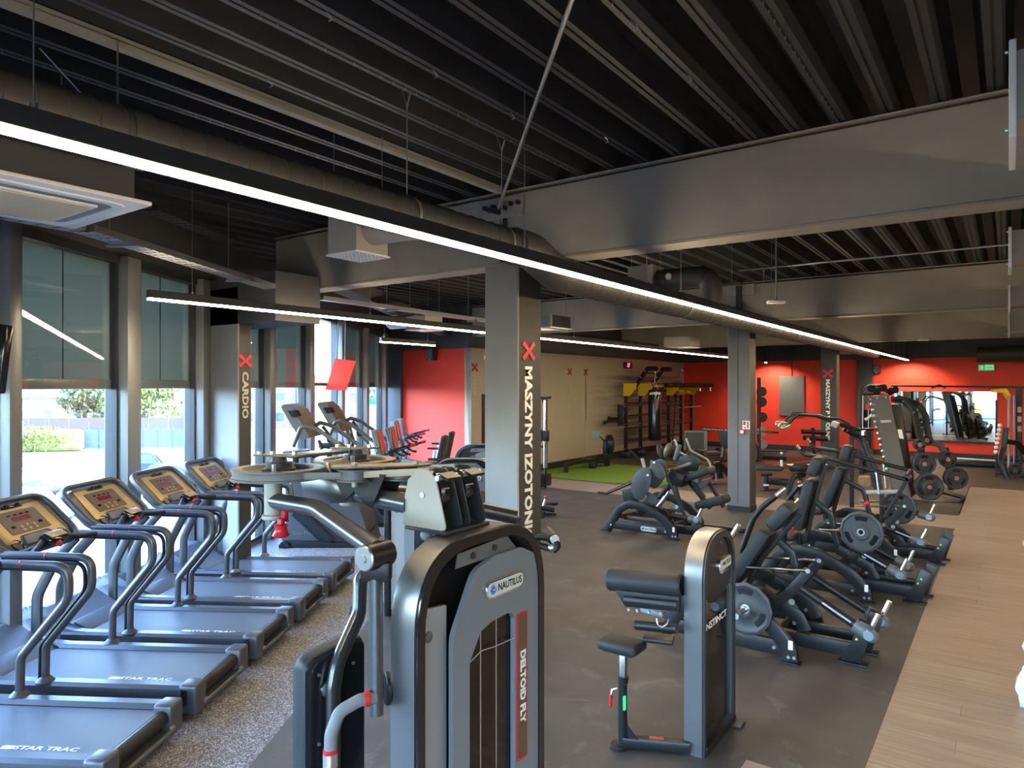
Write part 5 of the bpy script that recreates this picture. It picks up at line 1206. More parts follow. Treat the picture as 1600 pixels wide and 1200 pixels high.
press((-1.201, 8.157), 'second black plate-loaded press, its headrest pad tall and narrow',
      [(-2.00, 8.62, .62), (-1.865, 8.62, 1.21)], [(-1.855, 8.62, 1.26), (-1.775, 8.62, 1.47)], [(-1.86, 8.62, .98), (-1.66, 8.62, .82), (-1.58, 8.62, .45)],
      [(-1.22, 8.45, .56), (-.93, 8.45, .29)] if False else [(-1.45, 8.45, .53), (-.95, 8.45, .28)], [(-1.45, 8.9, .53), (-.93, 8.9, .285)],
      [([(-2.1, 8.3, .5), (-2.06, 8.28, .80), (-2.0, 8.26, .92)], [(-2.0, 8.26, .92), (-1.92, 8.26, 1.02)]),
       ([(-2.25, 9.0, .5), (-2.22, 9.0, .90), (-2.1, 9.0, 1.06)], [(-2.1, 9.0, 1.06), (-2.02, 9.0, 1.1)])])
plate_thing((-1.30, 8.36, .705), .225, (.12, 1, 0), 'black weight plate on the side of the second press', .05)
press((-1.158, 10.127), 'third black plate-loaded press with long black bars rising over its back pad',
      [(-2.10, 10.6, .58), (-1.90, 10.6, 1.15)], [(-1.89, 10.6, 1.18), (-1.81, 10.6, 1.47)], [(-1.86, 10.6, .98), (-1.62, 10.6, .86), (-1.54, 10.6, .5)],
      [(-1.35, 10.42, .42), (-.93, 10.42, .27)], [(-1.30, 10.95, .62), (-.88, 10.95, .52)],
      [([(-2.3, 10.3, .5), (-2.28, 10.3, .8), (-2.2, 10.3, .9)], [(-2.2, 10.3, .9), (-2.1, 10.3, .95)])])
plate_thing((-1.22, 10.85, .62), .225, (.2, 1, 0), 'black weight plate behind the struts of the third press', .05)
t = at_base('incline_lever', 'pair of long black press bars with bright struts above the third press', 'press arms', (-1.6, 10.6, 0))
for y, z in ((10.35, 0), (11.0, .05)):
    MB().tube([(-2.40, y, 1.40 + z), (-2.34, y, 1.33 + z), (-2.05, y, 1.30 + z), (-1.09, y, 1.075 + z)], .027, 14, .05).build('press_bar', 'black', t)
    MB().tube([(-2.44, y - .02, 1.46 + z), (-2.40, y, 1.40 + z), (-2.34, y, 1.34 + z)], .022, 12, .02).build('bar_grip', 'goldchrome', t)
    MB().cyl((-1.43, y, 1.12 + z), (-1.40, y, .86), .016, n=12).cyl((-1.44, y, 1.16 + z), (-1.43, y, 1.12 + z), .026, n=12).build('strut', 'bright', t)
MB().bar([(-1.07, 10.4, 1.09), (-1.33, 10.4, .55)], .05, .05, r=.008, up=(0, 1, 0)).build('diagonal_post', 'frame', t)
MB().bar([(-1.62, 10.6, .83), (-1.20, 10.6, .875)], .05, .05, r=.008).build('cross_bar', 'lplate', t)
MB().box((-1.08, 10.42, 1.09), (.09, .09, .09), rot=ry(.5), bev=.015).build('joint_block', 'frame', t)
MB().bar([(-1.40, 10.62, .88), (-1.40, 10.62, .1)], .055, .05, r=.008, up=(0, 1, 0)).bar([(-1.09, 10.4, 1.09), (-1.09, 11.0, 1.13)], .05, .05, r=.008).build('upright', 'black', t)
MB().lathe((-1.58, 10.4, .70), (-1.50, 10.4, .72), [(0, 0), (.02, 0), (.034, .02), (.034, .05), (.02, .07), (0, .08)], 14).build('adjust_knob', 'red', t)
done()

# ---- the machine standing alone in the middle of the rubber floor
t = at_base('glute_machine', 'black lever machine alone on the rubber floor with grey shield plates', 'gym machine', (-4.5, 10.2, 0))
hoop(t, -4.03, 9.80, badge=True); hoop(t, -4.02, 10.86, side=1)
MB().prism([(-3.86, .02), (-3.70, .02), (-3.70, .26), (-3.86, .26)], .09, tr(0, 10.08, 0) @ XZ, bev=.006).build('rear_post', 'frame', t)
MB().bar([(-4.3, 10.03, .12), (-3.85, 10.03, .12)], .08, .12, r=.008).build('rear_rail', 'frame', t)
MB().box((-3.78, 10.03, .008), (.2, .14, .014), bev=.003).build('foot_plate', 'frame', t)
lever(t, (-4.2, 10.0, .32), (-3.78, 10.0, .30), stripe=False)
for q in ([(-4.95, 9.85, .25), (-4.75, 10.7, .25)], [(-4.95, 9.95, .22), (-4.15, 9.95, .22)], [(-4.3, 9.8, .12), (-4.2, 10.8, .12)]): MB().bar(q, .06, .07, r=.01).build('cross_member', 'bronzedark', t)
MB().bar([(-4.75, 10.0, .30), (-4.60, 10.0, .44), (-4.25, 10.0, .38), (-4.13, 10.0, .12)], .06, .07, .05, up=(0, 1, 0), r=.01).build('inner_frame', 'frame', t)
def lens(cx, cy, cz, a, b_, rot, m='shield', nm='shield_plate', th=.02):
    pts = [(a * math.cos(q), b_ * math.sin(q) * (1 if math.sin(q) > 0 else .62)) for q in [i * PI / 12 for i in range(24)]]
    MB().prism(pts, th, tr(cx, cy, cz) @ XZ @ rz(rot), bev=.004).build(nm, m, t)
lens(-4.62, 9.95, .77, -.0 + .27, .19, R(70), nm='shield_plate'); lens(-4.44, 10.12, .92, .25, .18, R(66)); 
MB().prism(rpoly([(-4.52, 1.16), (-4.34, 1.10), (-4.25, .94), (-4.30, .86), (-4.50, .92)], .03, 3), .03, tr(0, 10.0, 0) @ XZ, bev=.004).build('shield_plate', 'shield', t)
bolt(t, -4.53, 9.92, .92, .02); bolt(t, -4.44, 9.95, 1.12, .02); bolt(t, -4.60, 9.92, .80, .012, 'steelgrey')
MB().tube([(-5.43, 9.98, .565), (-5.28, 9.98, .56)], .02, 10).build('weight_peg', 'black', t); MB().tube([(-5.28, 10.0, .56), (-4.78, 10.0, .80)], .024, 14).build('lever_arm', 'blackgl', t)
MB().prism([(-5.18, .58), (-4.96, .64), (-4.86, .46), (-5.0, .28), (-5.12, .32)], .03, tr(0, 10.35, 0) @ XZ, bev=.004).build('side_plate', 'frame', t)
MB().prism([(-4.62, .66), (-4.46, .60), (-4.33, .38), (-4.42, .28), (-4.56, .40)], .03, tr(0, 10.05, 0) @ XZ, bev=.004).build('side_plate', 'shield', t)
MB().cyl((-4.45, 10.0, .36), (-4.28, 10.02, .60), .033, n=16).cyl((-4.28, 10.02, .60), (-4.23, 10.02, .68), .018, n=12).build('damper', 'bright', t)
for a, b in (((-4.30, 10.05, .98), (-3.96, 10.05, .28)), ((-4.26, 10.25, .90), (-4.05, 10.25, .22))): MB().bar([a, b], .04, .03, r=.006, up=(0, 1, 0)).build('flat_strut', 'black', t)
MB().bar([(-4.5, 10.1, .30), (-4.05, 10.1, .42)], .05, .08, r=.006, up=(0, 0, 1)).build('link_bar', 'bronzedark', t)
bolt(t, -4.12, 10.06, .45, .03); bolt(t, -4.12, 10.06, .36, .018)
MB().bar([(-4.6, 10.5, .48), (-4.2, 10.5, .95), (-3.85, 10.5, .55)], .08, .07, .1, up=(0, 1, 0), r=.01).box((-4.2, 10.35, .86), (.26, .3, .22), rot=ry(.3), bev=.03).build('main_column', 'black', t)
# oval knee pads, hip pads and handles
for x, y, z in ((-4.58, 10.55, 1.22), (-4.42, 10.75, 1.26)):
    MB().ball((x, y, z), .13, (.42, .8, 1.15), 18, ry(-.35)).build('oval_pad', 'padgrey', t); MB().tube([(x, y, z - .12), (x + .08, y - .05, z - .24), (x + .16, y - .1, z - .28)], .018, 10, .05).build('pad_stem', 'frame', t)
MB().ball((-4.45, 10.5, 1.26), .12, (.5, .6, 1.1), 16, ry(.3)).build('rear_pad', 'bronzesteel', t)
MB().tube([(-4.85, 10.4, 1.12), (-4.80, 10.4, .96), (-4.66, 10.4, .80)], .028, 12, .08).build('hand_grip', 'lplate', t)
for dy in (0, .28): MB().tube([(-4.37 + dy * .3, 10.6 + dy, 1.44), (-4.30 + dy * .3, 10.6 + dy, 1.24), (-4.02 + dy * .3, 10.6 + dy, 1.12), (-3.95 + dy * .3, 10.6 + dy, 1.0), (-4.05 + dy * .3, 10.6 + dy, .92)], .018, 12, .08).build('loop_handle', 'lgrey', t)
MB().bar([(-4.3, 10.3, .98), (-3.98, 10.3, 1.10)], .06, .05, r=.01, up=(0, 0, 1)).build('top_arm', 'bronzesteel', t)
MB().prism([(-4.34, 1.16), (-4.05, 1.22), (-3.93, 1.10), (-3.98, .96), (-4.25, .92)], .05, tr(0, 10.6, 0) @ XZ, bev=.01).build('arm_plate', 'black', t)
padbox(t, (-4.35, 10.55, 1.10), (-4.27, 10.55, 1.36), .10, .06, 'hip_pad', 'gun2')
padbox(t, (-4.12, 10.45, .84), (-3.70, 10.45, 1.02), .34, .11, 'chest_pad'); padbox(t, (-3.98, 10.6, .42), (-3.52, 10.6, .56), .36, .13, 'kneel_pad')
MB().prism([(-4.0, .80), (-3.72, .92), (-3.80, .78), (-3.98, .62)], .06, tr(0, 10.6, 0) @ XZ, bev=.008).build('pad_bracket', 'gun2', t)
MB().bar([(-4.12, 10.5, .82), (-3.74, 10.5, .40)], .07, .05, r=.008, up=(0, 1, 0)).build('slanted_post', 'black', t)
MB().bar([(-3.88, 10.75, .80), (-3.62, 10.75, .40)], .06, .05, r=.008, up=(0, 1, 0)).build('slanted_post', 'black', t)
MB().box((-3.98, 10.42, .84), (.13, .02, .06), rot=ry(.2), bev=.004).build('instruction_plate', 'lplate', t); MB().tube([(-3.80, 10.3, .86), (-3.66, 10.3, .90)], .010, 8).build('release_lever', 'red', t)
MB().bar([(-4.4, 10.75, .06), (-3.3, 10.75, .06)], .08, .07, r=.01).build('floor_rail', 'frame', t)
done()

# ================================================================ FREE-WEIGHT AND FUNCTIONAL ZONE
VR = Vector((.8125, .583, 0)); VF = Vector((-.583, .8125, 0))    # sideways and away from the viewing spot
def bx(name, m, t, c, d, rot=None, bev=.006): return MB().box(c, d, rot=rot, bev=bev).build(name, m, t)
# mural of dark speed lines on the beige wall
def mural():
    m = mat('speed_line_print', (.44, .38, .30), .7); tt = m.node_tree; b = tt.nodes['Principled BSDF']
    g = tt.nodes.new('ShaderNodeNewGeometry'); mp = tt.nodes.new('ShaderNodeMapping'); mp.inputs['Scale'].default_value = (0, .22, 5)
    n = tt.nodes.new('ShaderNodeTexNoise'); n.inputs['Scale'].default_value = 1.6; n.inputs['Detail'].default_value = 3
    r = tt.nodes.new('ShaderNodeValToRGB'); r.color_ramp.elements[0].position = .38; r.color_ramp.elements[0].color = (.13, .12, .12, 1); r.color_ramp.elements[1].position = .66; r.color_ramp.elements[1].color = (.44, .38, .30, 1)
    sx = tt.nodes.new('ShaderNodeSeparateXYZ'); mr = tt.nodes.new('ShaderNodeMapRange'); mr.inputs[1].default_value = 18.2; mr.inputs[2].default_value = 21.0
    mx = tt.nodes.new('ShaderNodeMixRGB'); mx.inputs[1].default_value = (.44, .38, .30, 1)
    L = tt.links.new; L(g.outputs['Position'], mp.inputs[0]); L(mp.outputs[0], n.inputs['Vector']); L(n.outputs['Fac'], r.inputs[0]); L(g.outputs['Position'], sx.inputs[0]); L(sx.outputs['Y'], mr.inputs[0]); L(mr.outputs[0], mx.inputs[0]); L(r.outputs[0], mx.inputs[2]); L(mx.outputs[0], b.inputs['Base Color'])
    return m
M['mural'] = mural()
tag(MB(False).box((-10.295, 21.9, 1.5), (.008, 7.6, 2.3)).build('wall_print', 'mural'), 'grey speed-line print on the beige wall behind the yellow and black rig', 'wall print')
# training rig
t = at_base('training_rig', 'black training rig with bright yellow gusset plates along the beige wall', 'rig', (-9.6, 22, 0))
posts = [(-9.879, 19.989, -0.002), (-9.758, 20.814, -0.023), (-9.528, 22.579, -0.001), (-9.609, 23.875, -0.015), (-9.532, 24.669, 0.001)]
for k, p in enumerate(posts):
    x, y = p[0], p[1]
    bx('post', 'frame', t, (x, y, 1.13), (.09, .09, 2.26), bev=.004); bx('foot_plate', 'frame', t, (x, y, .1), (.36, .10, .2), rz(.2))
    for q in (.3, 1.0, 1.08, 1.65, 1.72): MB().cyl((x, y - .045, q), (x, y - .052, q), .02, n=8).build('bolt', 'bright', t)
    w_ = [.40, .42, .40, .36, .34][k]
    MB(False).prism([(x - .05, 1.98), (x + w_ * .45, 1.98), (x + w_ * .75, 2.14), (x + w_, 2.2), (x + w_, 2.38), (x - .05, 2.38)], .03, tr(0, y - .06, 0) @ XZ, bev=.004).build('yellow_gusset', 'yellow', t)
for a, b in zip(posts, posts[1:]):
    MB().bar([(a[0], a[1], 2.30), (b[0], b[1], 2.30)], .08, .08).build('top_beam', 'yellow' if a is not posts[3] else 'frame', t)
    for z in (.55, .95, 1.35, 1.75): MB().cyl((a[0], a[1], z), (b[0], b[1], z), .02, n=10).build('rung', 'black', t)
MB().bar([(-9.417, 22.044, 2.322), (-8.479, 23.947, 2.323)], .12, .14).build('front_beam', 'black', t)
for a, b in (((-9.658, 22.609, 2.233), (-9.421, 24.256, 2.067)),): MB().bar([a, b], .08, .10).build('yellow_rail', 'yellow', t)
for p0, p1, p2 in (((-9.719, 20.35, 2.279), (-9.444, 20.67, 2.857), (-9.291, 21.026, 2.862)), ((-9.553, 21.208, 2.3), (-9.284, 21.523, 2.851), (-9.157, 21.861, 2.856))):
    MB().bar([p0, p1, p2], .12, .12, .05, up=(0, 1, 0)).build('boxing_arm', 'black', t)
    for q in (.15, .5, .85): c_ = lerp(p0, p1, q); MB().cyl(c_ + Vector((0, -.06, 0)), c_ + Vector((0, -.07, 0)), .03, n=8).build('bolt', 'bright', t)
for (u, v) in ((.3, 0), (.75, 0)): MB().cyl(lerp((-9.719, 20.35, 2.279), (-9.444, 20.67, 2.857), u), lerp((-9.553, 21.208, 2.3), (-9.284, 21.523, 2.851), u), .02, n=8).build('tie_bar', 'black', t)
MB().prism([(0, 0), (.19, 0), (.19, .62), (0, .66)], .07, tr(*(-9.895, 19.485, 1.06)) @ XZ, bev=.02).build('dip_backrest', 'black', t)
MB().tube([(-9.797, 19.555, 1.22), (-9.967, 18.941, 1.22), (-10.015, 18.784, 1.167)], .05, 12, .05).build('dip_handle', 'black', t); MB().tube([(-9.781, 19.567, 1.26), (-10.213, 19.626, 1.266), (-10.378, 19.508, 1.306)], .05, 12, .05).build('dip_handle', 'black', t)
MB().bar([(-9.802, 19.921, 0.333), (-9.538, 20.111, 0.049)], .05, .05).build('foot_brace', 'bronzedark', t)
for px in (1064, 1080): pass
MB(False).box((-9.514, 23.82, 1.332), (.05, .01, 1.5)).build('hole_strip', 'rail', t); MB(False).box((-9.418, 24.628, 1.426), (.05, .01, 1.5)).build('hole_strip', 'rail', t)
MB().cyl((-9.627, 23.739, 1.516), (-9.243, 24.876, 1.541), .02, n=8).build('safety_bar', 'bright', t)
MB().tube([(-9.447, 23.006, 1.919), (-9.502, 22.967, 1.023), (-9.538, 22.941, 0.395)], .02, 8).ball((-9.447, 23.006, 1.941), .07).build('battle_rope', 'black', t)
for px in (1094, 1110): MB().tube([(-8.755, 23.503, 2.233) if px == 1094 else (-8.534, 23.908, 2.255), (-8.755, 23.503, 2.121) if px == 1094 else (-8.534, 23.908, 2.119)], .025, 8).build('hanging_hook', 'bright', t)
done()
t = at_base('punching_bag', 'tall black punching bag with a white label hanging from the rig arms', 'punching bag', (-9.259, 20.803, 0.545))
c0 = Vector((-9.259, 20.803, 0.545)); c1 = Vector((-9.259, 20.803, 2.176))
MB().lathe(c0, c1, [(0, 0), (.17, 0), (.20, .04), (.205, .3), (.205, (c1 - c0).length - .05), (.19, (c1 - c0).length), (0, (c1 - c0).length)], 28).build('bag_body', 'blackgl', t)
MB(False).text('ADRESS', .10, tr(*(c1 + Vector((.10, -.20, -.12)))) @ rz(YAW) @ XZ, .003, 'CENTER', bold=.008).build('label_lettering', 'whiteprint', t)
for q in (-.12, .12): MB().tube([c1 + Vector((q, 0, 0)), c1 + Vector((0, 0, .28)), c1 + Vector((.02, 0, .60))], .010, 6).build('chain', 'bright', t)
done()
# wrapped panel, ropes
t = at_base('wrapped_panel', 'flat grey panel in a tan frame wrapped in plastic, standing beyond the lever machine', 'crate', (-8.624, 22.612, 0.112))
c0 = Vector((-8.924, 22.397, 0.112)); A_ = Vector((-8.29, 22.852, 0.068)) - c0
MB(False).prism([(0, 0), (A_.length, 0), (A_.length, .68), (0, .68)], .10, tr(*c0) @ rz(YAW) @ XZ, bev=.01).build('frame', 'lplate', t)
MB(False).prism([(.05, .05), (A_.length - .12, .05), (A_.length - .12, .62), (.05, .62)], .02, tr(*c0) @ rz(YAW) @ tr(0, -.10, 0) @ XZ).build('grey_face', 'gun2', t); done()
for i, (p, r_) in enumerate((((-8.885, 21.317, 0.279), .09), ((-8.6, 21.153, 0.162), .12), ((-8.441, 21.513, 0.101), .12), ((-8.352, 22.069, 0.083), .10), ((-8.007, 23.178, 0.124), .1))):
    t = thing('medicine_ball', ['small dark medicine ball nearest the lever machine pads', 'brown medicine ball on the floor before the wrapped panel', 'middle brown medicine ball before the wrapped panel', 'last brown medicine ball under the wrapped panel edge', 'dark ball on the floor by the red wall skirting'][i], 'ball', (p[0], p[1], r_), 0, 'balls on the floor of the functional zone')
    MB().ball((0, 0, 0), r_).build('ball', 'bronzesteel' if i in (1, 2, 3) else 'black', t)
# rowing machine on the turf
t = at_base('rowing_machine', 'black rowing machine with a round flywheel standing on the green turf', 'rowing machine', (-9.3, 16.8, 0))
a, b = Vector((-9.512, 15.698, 0.216)), Vector((-9.48, 17.321, 0.249))
MB().bar([a, b], .08, .09, r=.01).build('seat_rail', 'frame', t)
MB().bar([(-9.512, 15.698, -0.004), (-9.498, 15.708, 0.25)], .10, .12, r=.01).build('rear_leg', 'frame', t); MB().bar([(-9.558, 15.419, -0.013), (-9.426, 15.883, -0.051)], .10, .05, r=.01).build('rear_foot', 'frame', t)
MB().box((-9.532, 16.792, 0.256), (.30, .34, .07), rot=rz(1.2), bev=.03).build('seat', 'black', t)
MB().box((-9.456, 17.092, 0.073), (.2, .4, .16), rot=rz(.3), bev=.03).build('foot_rest', 'black', t)
MB().bar([(-9.48, 17.321, 0.14), (-9.338, 17.669, 0.118)], .07, .07, r=.01).build('front_rail', 'frame', t)
MB().prism([(-.07, 0), (.07, 0), (.13, .55), (.08, .75), (-.10, .75), (-.12, .5)], .09, tr(*(-9.338, 17.669, 0.027)) @ rz(YAW) @ XZ, bev=.02).build('fan_support', 'frame', t)
c_ = Vector((-9.255, 17.667, 0.636)); MB().lathe(c_ - VR * .10, c_ + VR * .10, [(0, 0), (.22, 0), (.27, .03), (.27, .17), (.22, .20), (0, .20)], 28).build('flywheel_housing', 'black', t); MB().disc(c_ + VR * .11 - VF * .03, VR, .18, .03, 24, .008).build('fan_grille', 'bronzesteel', t)
MB().bar([(-9.48, 17.321, 0.031), (-9.162, 18.042, -0.033)], .06, .05, r=.01).build('front_foot', 'frame', t)
MB().tube([(-9.336, 17.548, 0.713), (-9.391, 17.385, 0.848), (-9.465, 17.332, 0.903)], .02, 8).build('monitor_arm', 'black', t); MB().box((-9.47, 17.267, 0.906), (.20, .05, .22), rot=rz(YAW), bev=.01).build('monitor', 'screencyan', t); done()
# cable machine pole showing past the nearest column
t = at_base('cable_column', 'tall chrome cable column showing just beside the nearest painted column', 'cable machine', (-8.375, 12.945, 0.033))
MB().cyl((-8.375, 12.945, 0.475), (-8.375, 12.945, 1.986), .05, n=18).build('chrome_guide', 'chrome', t)
MB().tube([(-8.491, 12.861, 2.043), (-8.387, 12.936, 2.029), (-8.271, 13.019, 2.043)], .025, 8).build('top_handle', 'black', t); MB().prism([(-.09, .09), (.09, .09), (.03, -.05), (-.03, -.05)], .03, tr(*(-8.387, 12.936, 1.958)) @ rz(YAW) @ XZ).build('top_bracket', 'black', t)
MB().box((-8.337, 12.911, 1.191), (.15, .16, .24), rot=rz(YAW), bev=.03).build('carriage', 'black', t); MB().tube([(-8.436, 12.778, 1.266), (-8.39, 12.811, 1.322), (-8.39, 12.811, 1.067)], .02, 8).build('pull_pin', 'black', t)
MB().tube([(-8.375, 12.945, 0.475), (-8.375, 12.945, 0.033)], .03, 8).build('weight_chain', 'frame', t); MB().bar([(-8.546, 12.945, 0.937), (-8.465, 13.004, 0.937)], .04, .04).build('side_arm', 'black', t)
MB().box((-8.5, 12.978, 0.19), (.25, .5, .28), bev=.04).build('base', 'frame', t); done()
t = at_base('seated_machine', 'small part of a machine with a red knob peeking out behind the nearest column', 'gym machine', (-6.653, 10.242, 0.007))
MB().bar([(-6.718, 10.196, 0.154), (-6.507, 10.347, 0.109)], .08, .08, r=.01).bar([(-6.773, 10.279, 0.022), (-6.532, 10.452, 0.011)], .08, .05, r=.01).build('frame', 'frame', t)
MB().box((-6.597, 10.405, 0.204), (.20, .12, .05), bev=.01).build('foot_plate', 'frame', t); MB().cyl((-6.663, 10.235, 0.154), (-6.626, 10.261, 0.301), .03, n=12).build('adjust_post', 'bright', t); MB().ball((-6.626, 10.261, 0.334), .035).build('knob', 'red', t); MB().bar([(-6.607, 10.028, -0.056), (-6.617, 10.145, 0.093)], .1, .08).build('post', 'black', t); done()
t = at_base('curl_roller', 'leg-curl arm with silver hub and foam roller, sticking out beside the DELTOID FLY tower', 'machine arm', (-3.308, 5.011, 0.678))
MB().tube([(-3.498, 4.875, 0.928), (-3.308, 5.011, 1), (-3.236, 5.063, 0.983), (-3.2, 5.089, 0.939)], .035, 16, .12).build('upper_bar', 'black', t); MB().tube([(-3.556, 4.956, 0.848), (-3.336, 5.053, 0.905), (-3.218, 5.076, 0.883)], .028, 14, .1).build('lower_bar', 'black', t)
MB().cyl((-3.189, 5.072, 0.977), (-3.385, 5.264, 0.986), .045, n=20).build('foam_roller', 'bronzedark', t); MB().disc((-3.174, 5.058, 0.976), (.6, -.75, 0), .04, .02, 20, .004).build('hub_cap', 'bright', t); MB().ball((-3.207, 5.059, 0.899), .035).build('end_knob', 'bright', t); MB().tube([(-3.175, 5.07, 0.962), (-3.157, 5.083, 0.913), (-3.193, 5.057, 0.874)], .03, 12, .05).build('link', 'black', t)
MB().bar([(-3.556, 4.956, 0.905), (-3.556, 4.956, -0.033)], .09, .07).build('post', 'frame', t); done()
# bench press left of the plain column and its barbell
t = at_base('decline_bench', 'black bench with a wide upright board half hidden by the plain grey column', 'bench', (-5.605, 15.917, -0.01))
MB().box((-5.595, 15.801, 0.735), (.34, .30, .09), bev=.03, rot=rz(YAW)).build('seat', 'padgrey', t); MB().prism([(-.16, -.42), (.16, -.38), (.06, .02), (-.10, 0)], .12, tr(*(-5.603, 16.042, 0.519)) @ rz(YAW) @ XZ, bev=.02).build('seat_housing', 'blackgl', t)
MB().prism([(0, .34), (.5, .34), (.5, -.12), (.14, -.10), (.05, .05)], .06, tr(*(-5.634, 16.265, 0.91)) @ rz(YAW) @ XZ, bev=.015).build('spotter_board', 'pad', t)
MB().bar([(-5.519, 16.471, 0.963), (-5.526, 16.22, 0.599)], .09, .07).build('back_post', 'bronzedark', t); MB().bar([(-5.569, 15.943, 0.275), (-5.556, 15.952, 0.065)], .05, .05).build('chrome_post', 'bright', t); MB().box((-5.558, 15.827, 0.362), (.05, .05, .12), bev=.01).build('red_handle', 'orange', t)
MB().bar([(-5.74, 15.697, 0.019), (-5.465, 16.264, -0.039)], .24, .05, r=.01).build('base_foot', 'frame', t); MB().bar([(-5.578, 16.059, 0.504), (-5.331, 16.606, 0.041)], .16, .10, r=.02).build('slanted_frame', 'black', t); MB().bar([(-5.547, 16.697, 0.978), (-5.396, 16.806, 1.538)], .05, .05).build('lat_bar', 'lplate', t)
MB().bar([(-5.464, 16.634, 0.8), (-5.464, 16.634, -0.004)], .06, .05).build('rear_post', 'frame', t); done()
t = at_base('barbell', 'shiny barbell racked level, passing behind the plain grey column', 'barbell', (-6.713, 21.03, 0.919))
MB().cyl((-7.566, 20.418, 0.997), (-5.67, 21.778, 0.881), .018, n=12).cyl((-7.566, 20.418, 0.997), (-7.124, 20.735, 0.968), .045, n=16).cyl((-6.018, 21.529, 0.9), (-5.67, 21.778, 0.881), .035, n=16).build('bar', 'chrome', t); done()
t = at_base('barbell_rack', 'pair of thin dark uprights carrying the shiny barbell beside the plain column', 'rack', (-7.029, 20.803, 0.025))
for px in (0, 1): MB().bar([(-7.077, 20.83, 0) if px == 0 else (-6.143, 21.5, 0), (-7.077, 20.83, 0.936) if px == 0 else (-6.143, 21.5, 0.897)], .07, .06).build('upright', 'frame', t)
MB().bar([(-7.094, 20.879, 0.014), (-6.158, 21.551, 0.014)], .07, .06).build('base', 'frame', t); done()
t = at_base('dumbbell_rack', 'tall rack of round weights, only its bulging edge showing past the plain column', 'rack', (-6.404, 22.482, 0.08))
MB().bar([(-6.437, 22.459, 0.002), (-6.437, 22.459, 2.565)], .10, .10).build('post', 'frame', t)
for k, yy in enumerate((606, 626, 650, 672, 694)): pass
for p in ((-6.371, 22.506, 2.117), (-6.371, 22.506, 1.791), (-6.354, 22.518, 1.302), (-6.371, 22.506, 0.854), (-6.354, 22.518, 0.446)):
    MB().disc(p, VF, .16, .10, 16, .02).disc(Vector(p) + VR * .06, VF, .08, .16, 12).build('rack_weight', 'lplate' if p[2] < 1.0 else 'bronzedark', t)
done()
# leg-curl bench right of the column
t = at_base('leg_bench', 'black bench with foam rollers just beside the plain grey column', 'bench', (-4.23, 15.673, -0.022))
MB().cyl((-4.402, 15.55, 0.766), (-3.978, 15.853, 0.724), .075, n=18).build('foam_roller', 'black', t); MB().bar([(-4.454, 15.636, 0.855), (-3.982, 15.974, 0.841)], .04, .03).build('top_bar', 'frame', t); MB().box((-4.253, 15.656, 0.499), (.55, .3, .10), rot=rz(.1), bev=.03).build('bench_pad', 'padgrey', t)
MB().cyl((-4.02, 15.7, 0.678), (-4.02, 15.7, 0.51), .03, n=12).build('white_stem', 'white', t); MB().ball((-4.047, 15.804, 0.822), .03).build('white_knob', 'white', t)
MB().bar([(-4.321, 15.607, 0.372), (-4.321, 15.607, -0.008)], .10, .09, r=.01).build('post', 'frame', t); MB().box((-4.293, 15.504, 0.133), (.11, .02, .03), rot=rz(.3)).build('post_label', 'whiteprint', t); MB().bar([(-4.373, 15.447, -0.007), (-3.931, 16.38, -0.04)], .09, .06, r=.01).build('base', 'black', t)
MB().box((-4.17, 15.962, 0.175), (.55, .4, .12), bev=.03).build('lower_pad', 'black', t); MB().cyl((-4.344, 15.345, 0.369), (-4.163, 15.475, 0.383), .035, n=12).build('pivot', 'frame', t); done()
t = at_base('roller_stand', 'stand with two stacked black foam rollers in front of the third column', 'roller stand', (-4.242, 20.095, 0.229))
MB().cyl((-4.553, 19.872, 1.064), (-4.03, 20.247, 1.029), .065, n=18).build('foam_roller', 'black', t); MB().cyl((-4.511, 19.902, 0.89), (-4.001, 20.268, 0.855), .065, n=18).build('foam_roller', 'black', t)
MB().bar([(-4.301, 19.991, 1.172), (-4.245, 20.032, 0.026)], .07, .07).build('post', 'frame', t); MB().ball((-4.219, 19.988, 0.586), .035).build('pink_knob', 'pinkred', t); MB().bar([(-4.402, 19.857, 0.049), (-4.065, 20.099, 0.049)], .1, .08).build('base', 'frame', t); done()
t = at_base('seat_bench', 'dark machine with bent hoop legs and chrome horns behind the nearest press', 'gym machine', (-3.301, 14.001, -0.101))
MB().bar([(-3.385, 13.817, -0.108), (-3.395, 13.81, 0.357), (-3.326, 13.86, 0.577), (-3.215, 14.186, 0.575)], .09, .08, .15, up=(0, 1, 0), r=.02).build('hoop_leg', 'frame', t); MB().box((-3.296, 14.128, 0.712), (.34, .22, .14), rot=rz(.3), bev=.03).build('seat_block', 'frame', t)
MB().cyl((-3.471, 13.879, 0.773), (-3.361, 13.958, 0.773), .028, n=14).build('chrome_horn', 'chrome', t); MB().cyl((-3.188, 14.328, 0.75), (-3.097, 14.394, 0.737), .028, n=14).build('chrome_horn', 'chrome', t); MB().bar([(-3.275, 14.142, 0.575), (-3.255, 14.157, -0.02)], .08, .07).build('post', 'frame', t)
MB().tube([(-3.056, 12.823, 0.188), (-3.111, 12.784, 0.357), (-3.056, 12.823, 0.493), (-2.982, 12.876, 0.56)], .034, 12, .12).build('curved_arm', 'black', t); MB().lathe((-2.991, 12.869, 0.594), Vector((-2.991, 12.869, 0.594)) + Vector((0, 0, .03)), [(0, 0), (.035, 0), (.035, .03), (0, .03)], 14).build('pink_knob', 'pinkred', t); done()
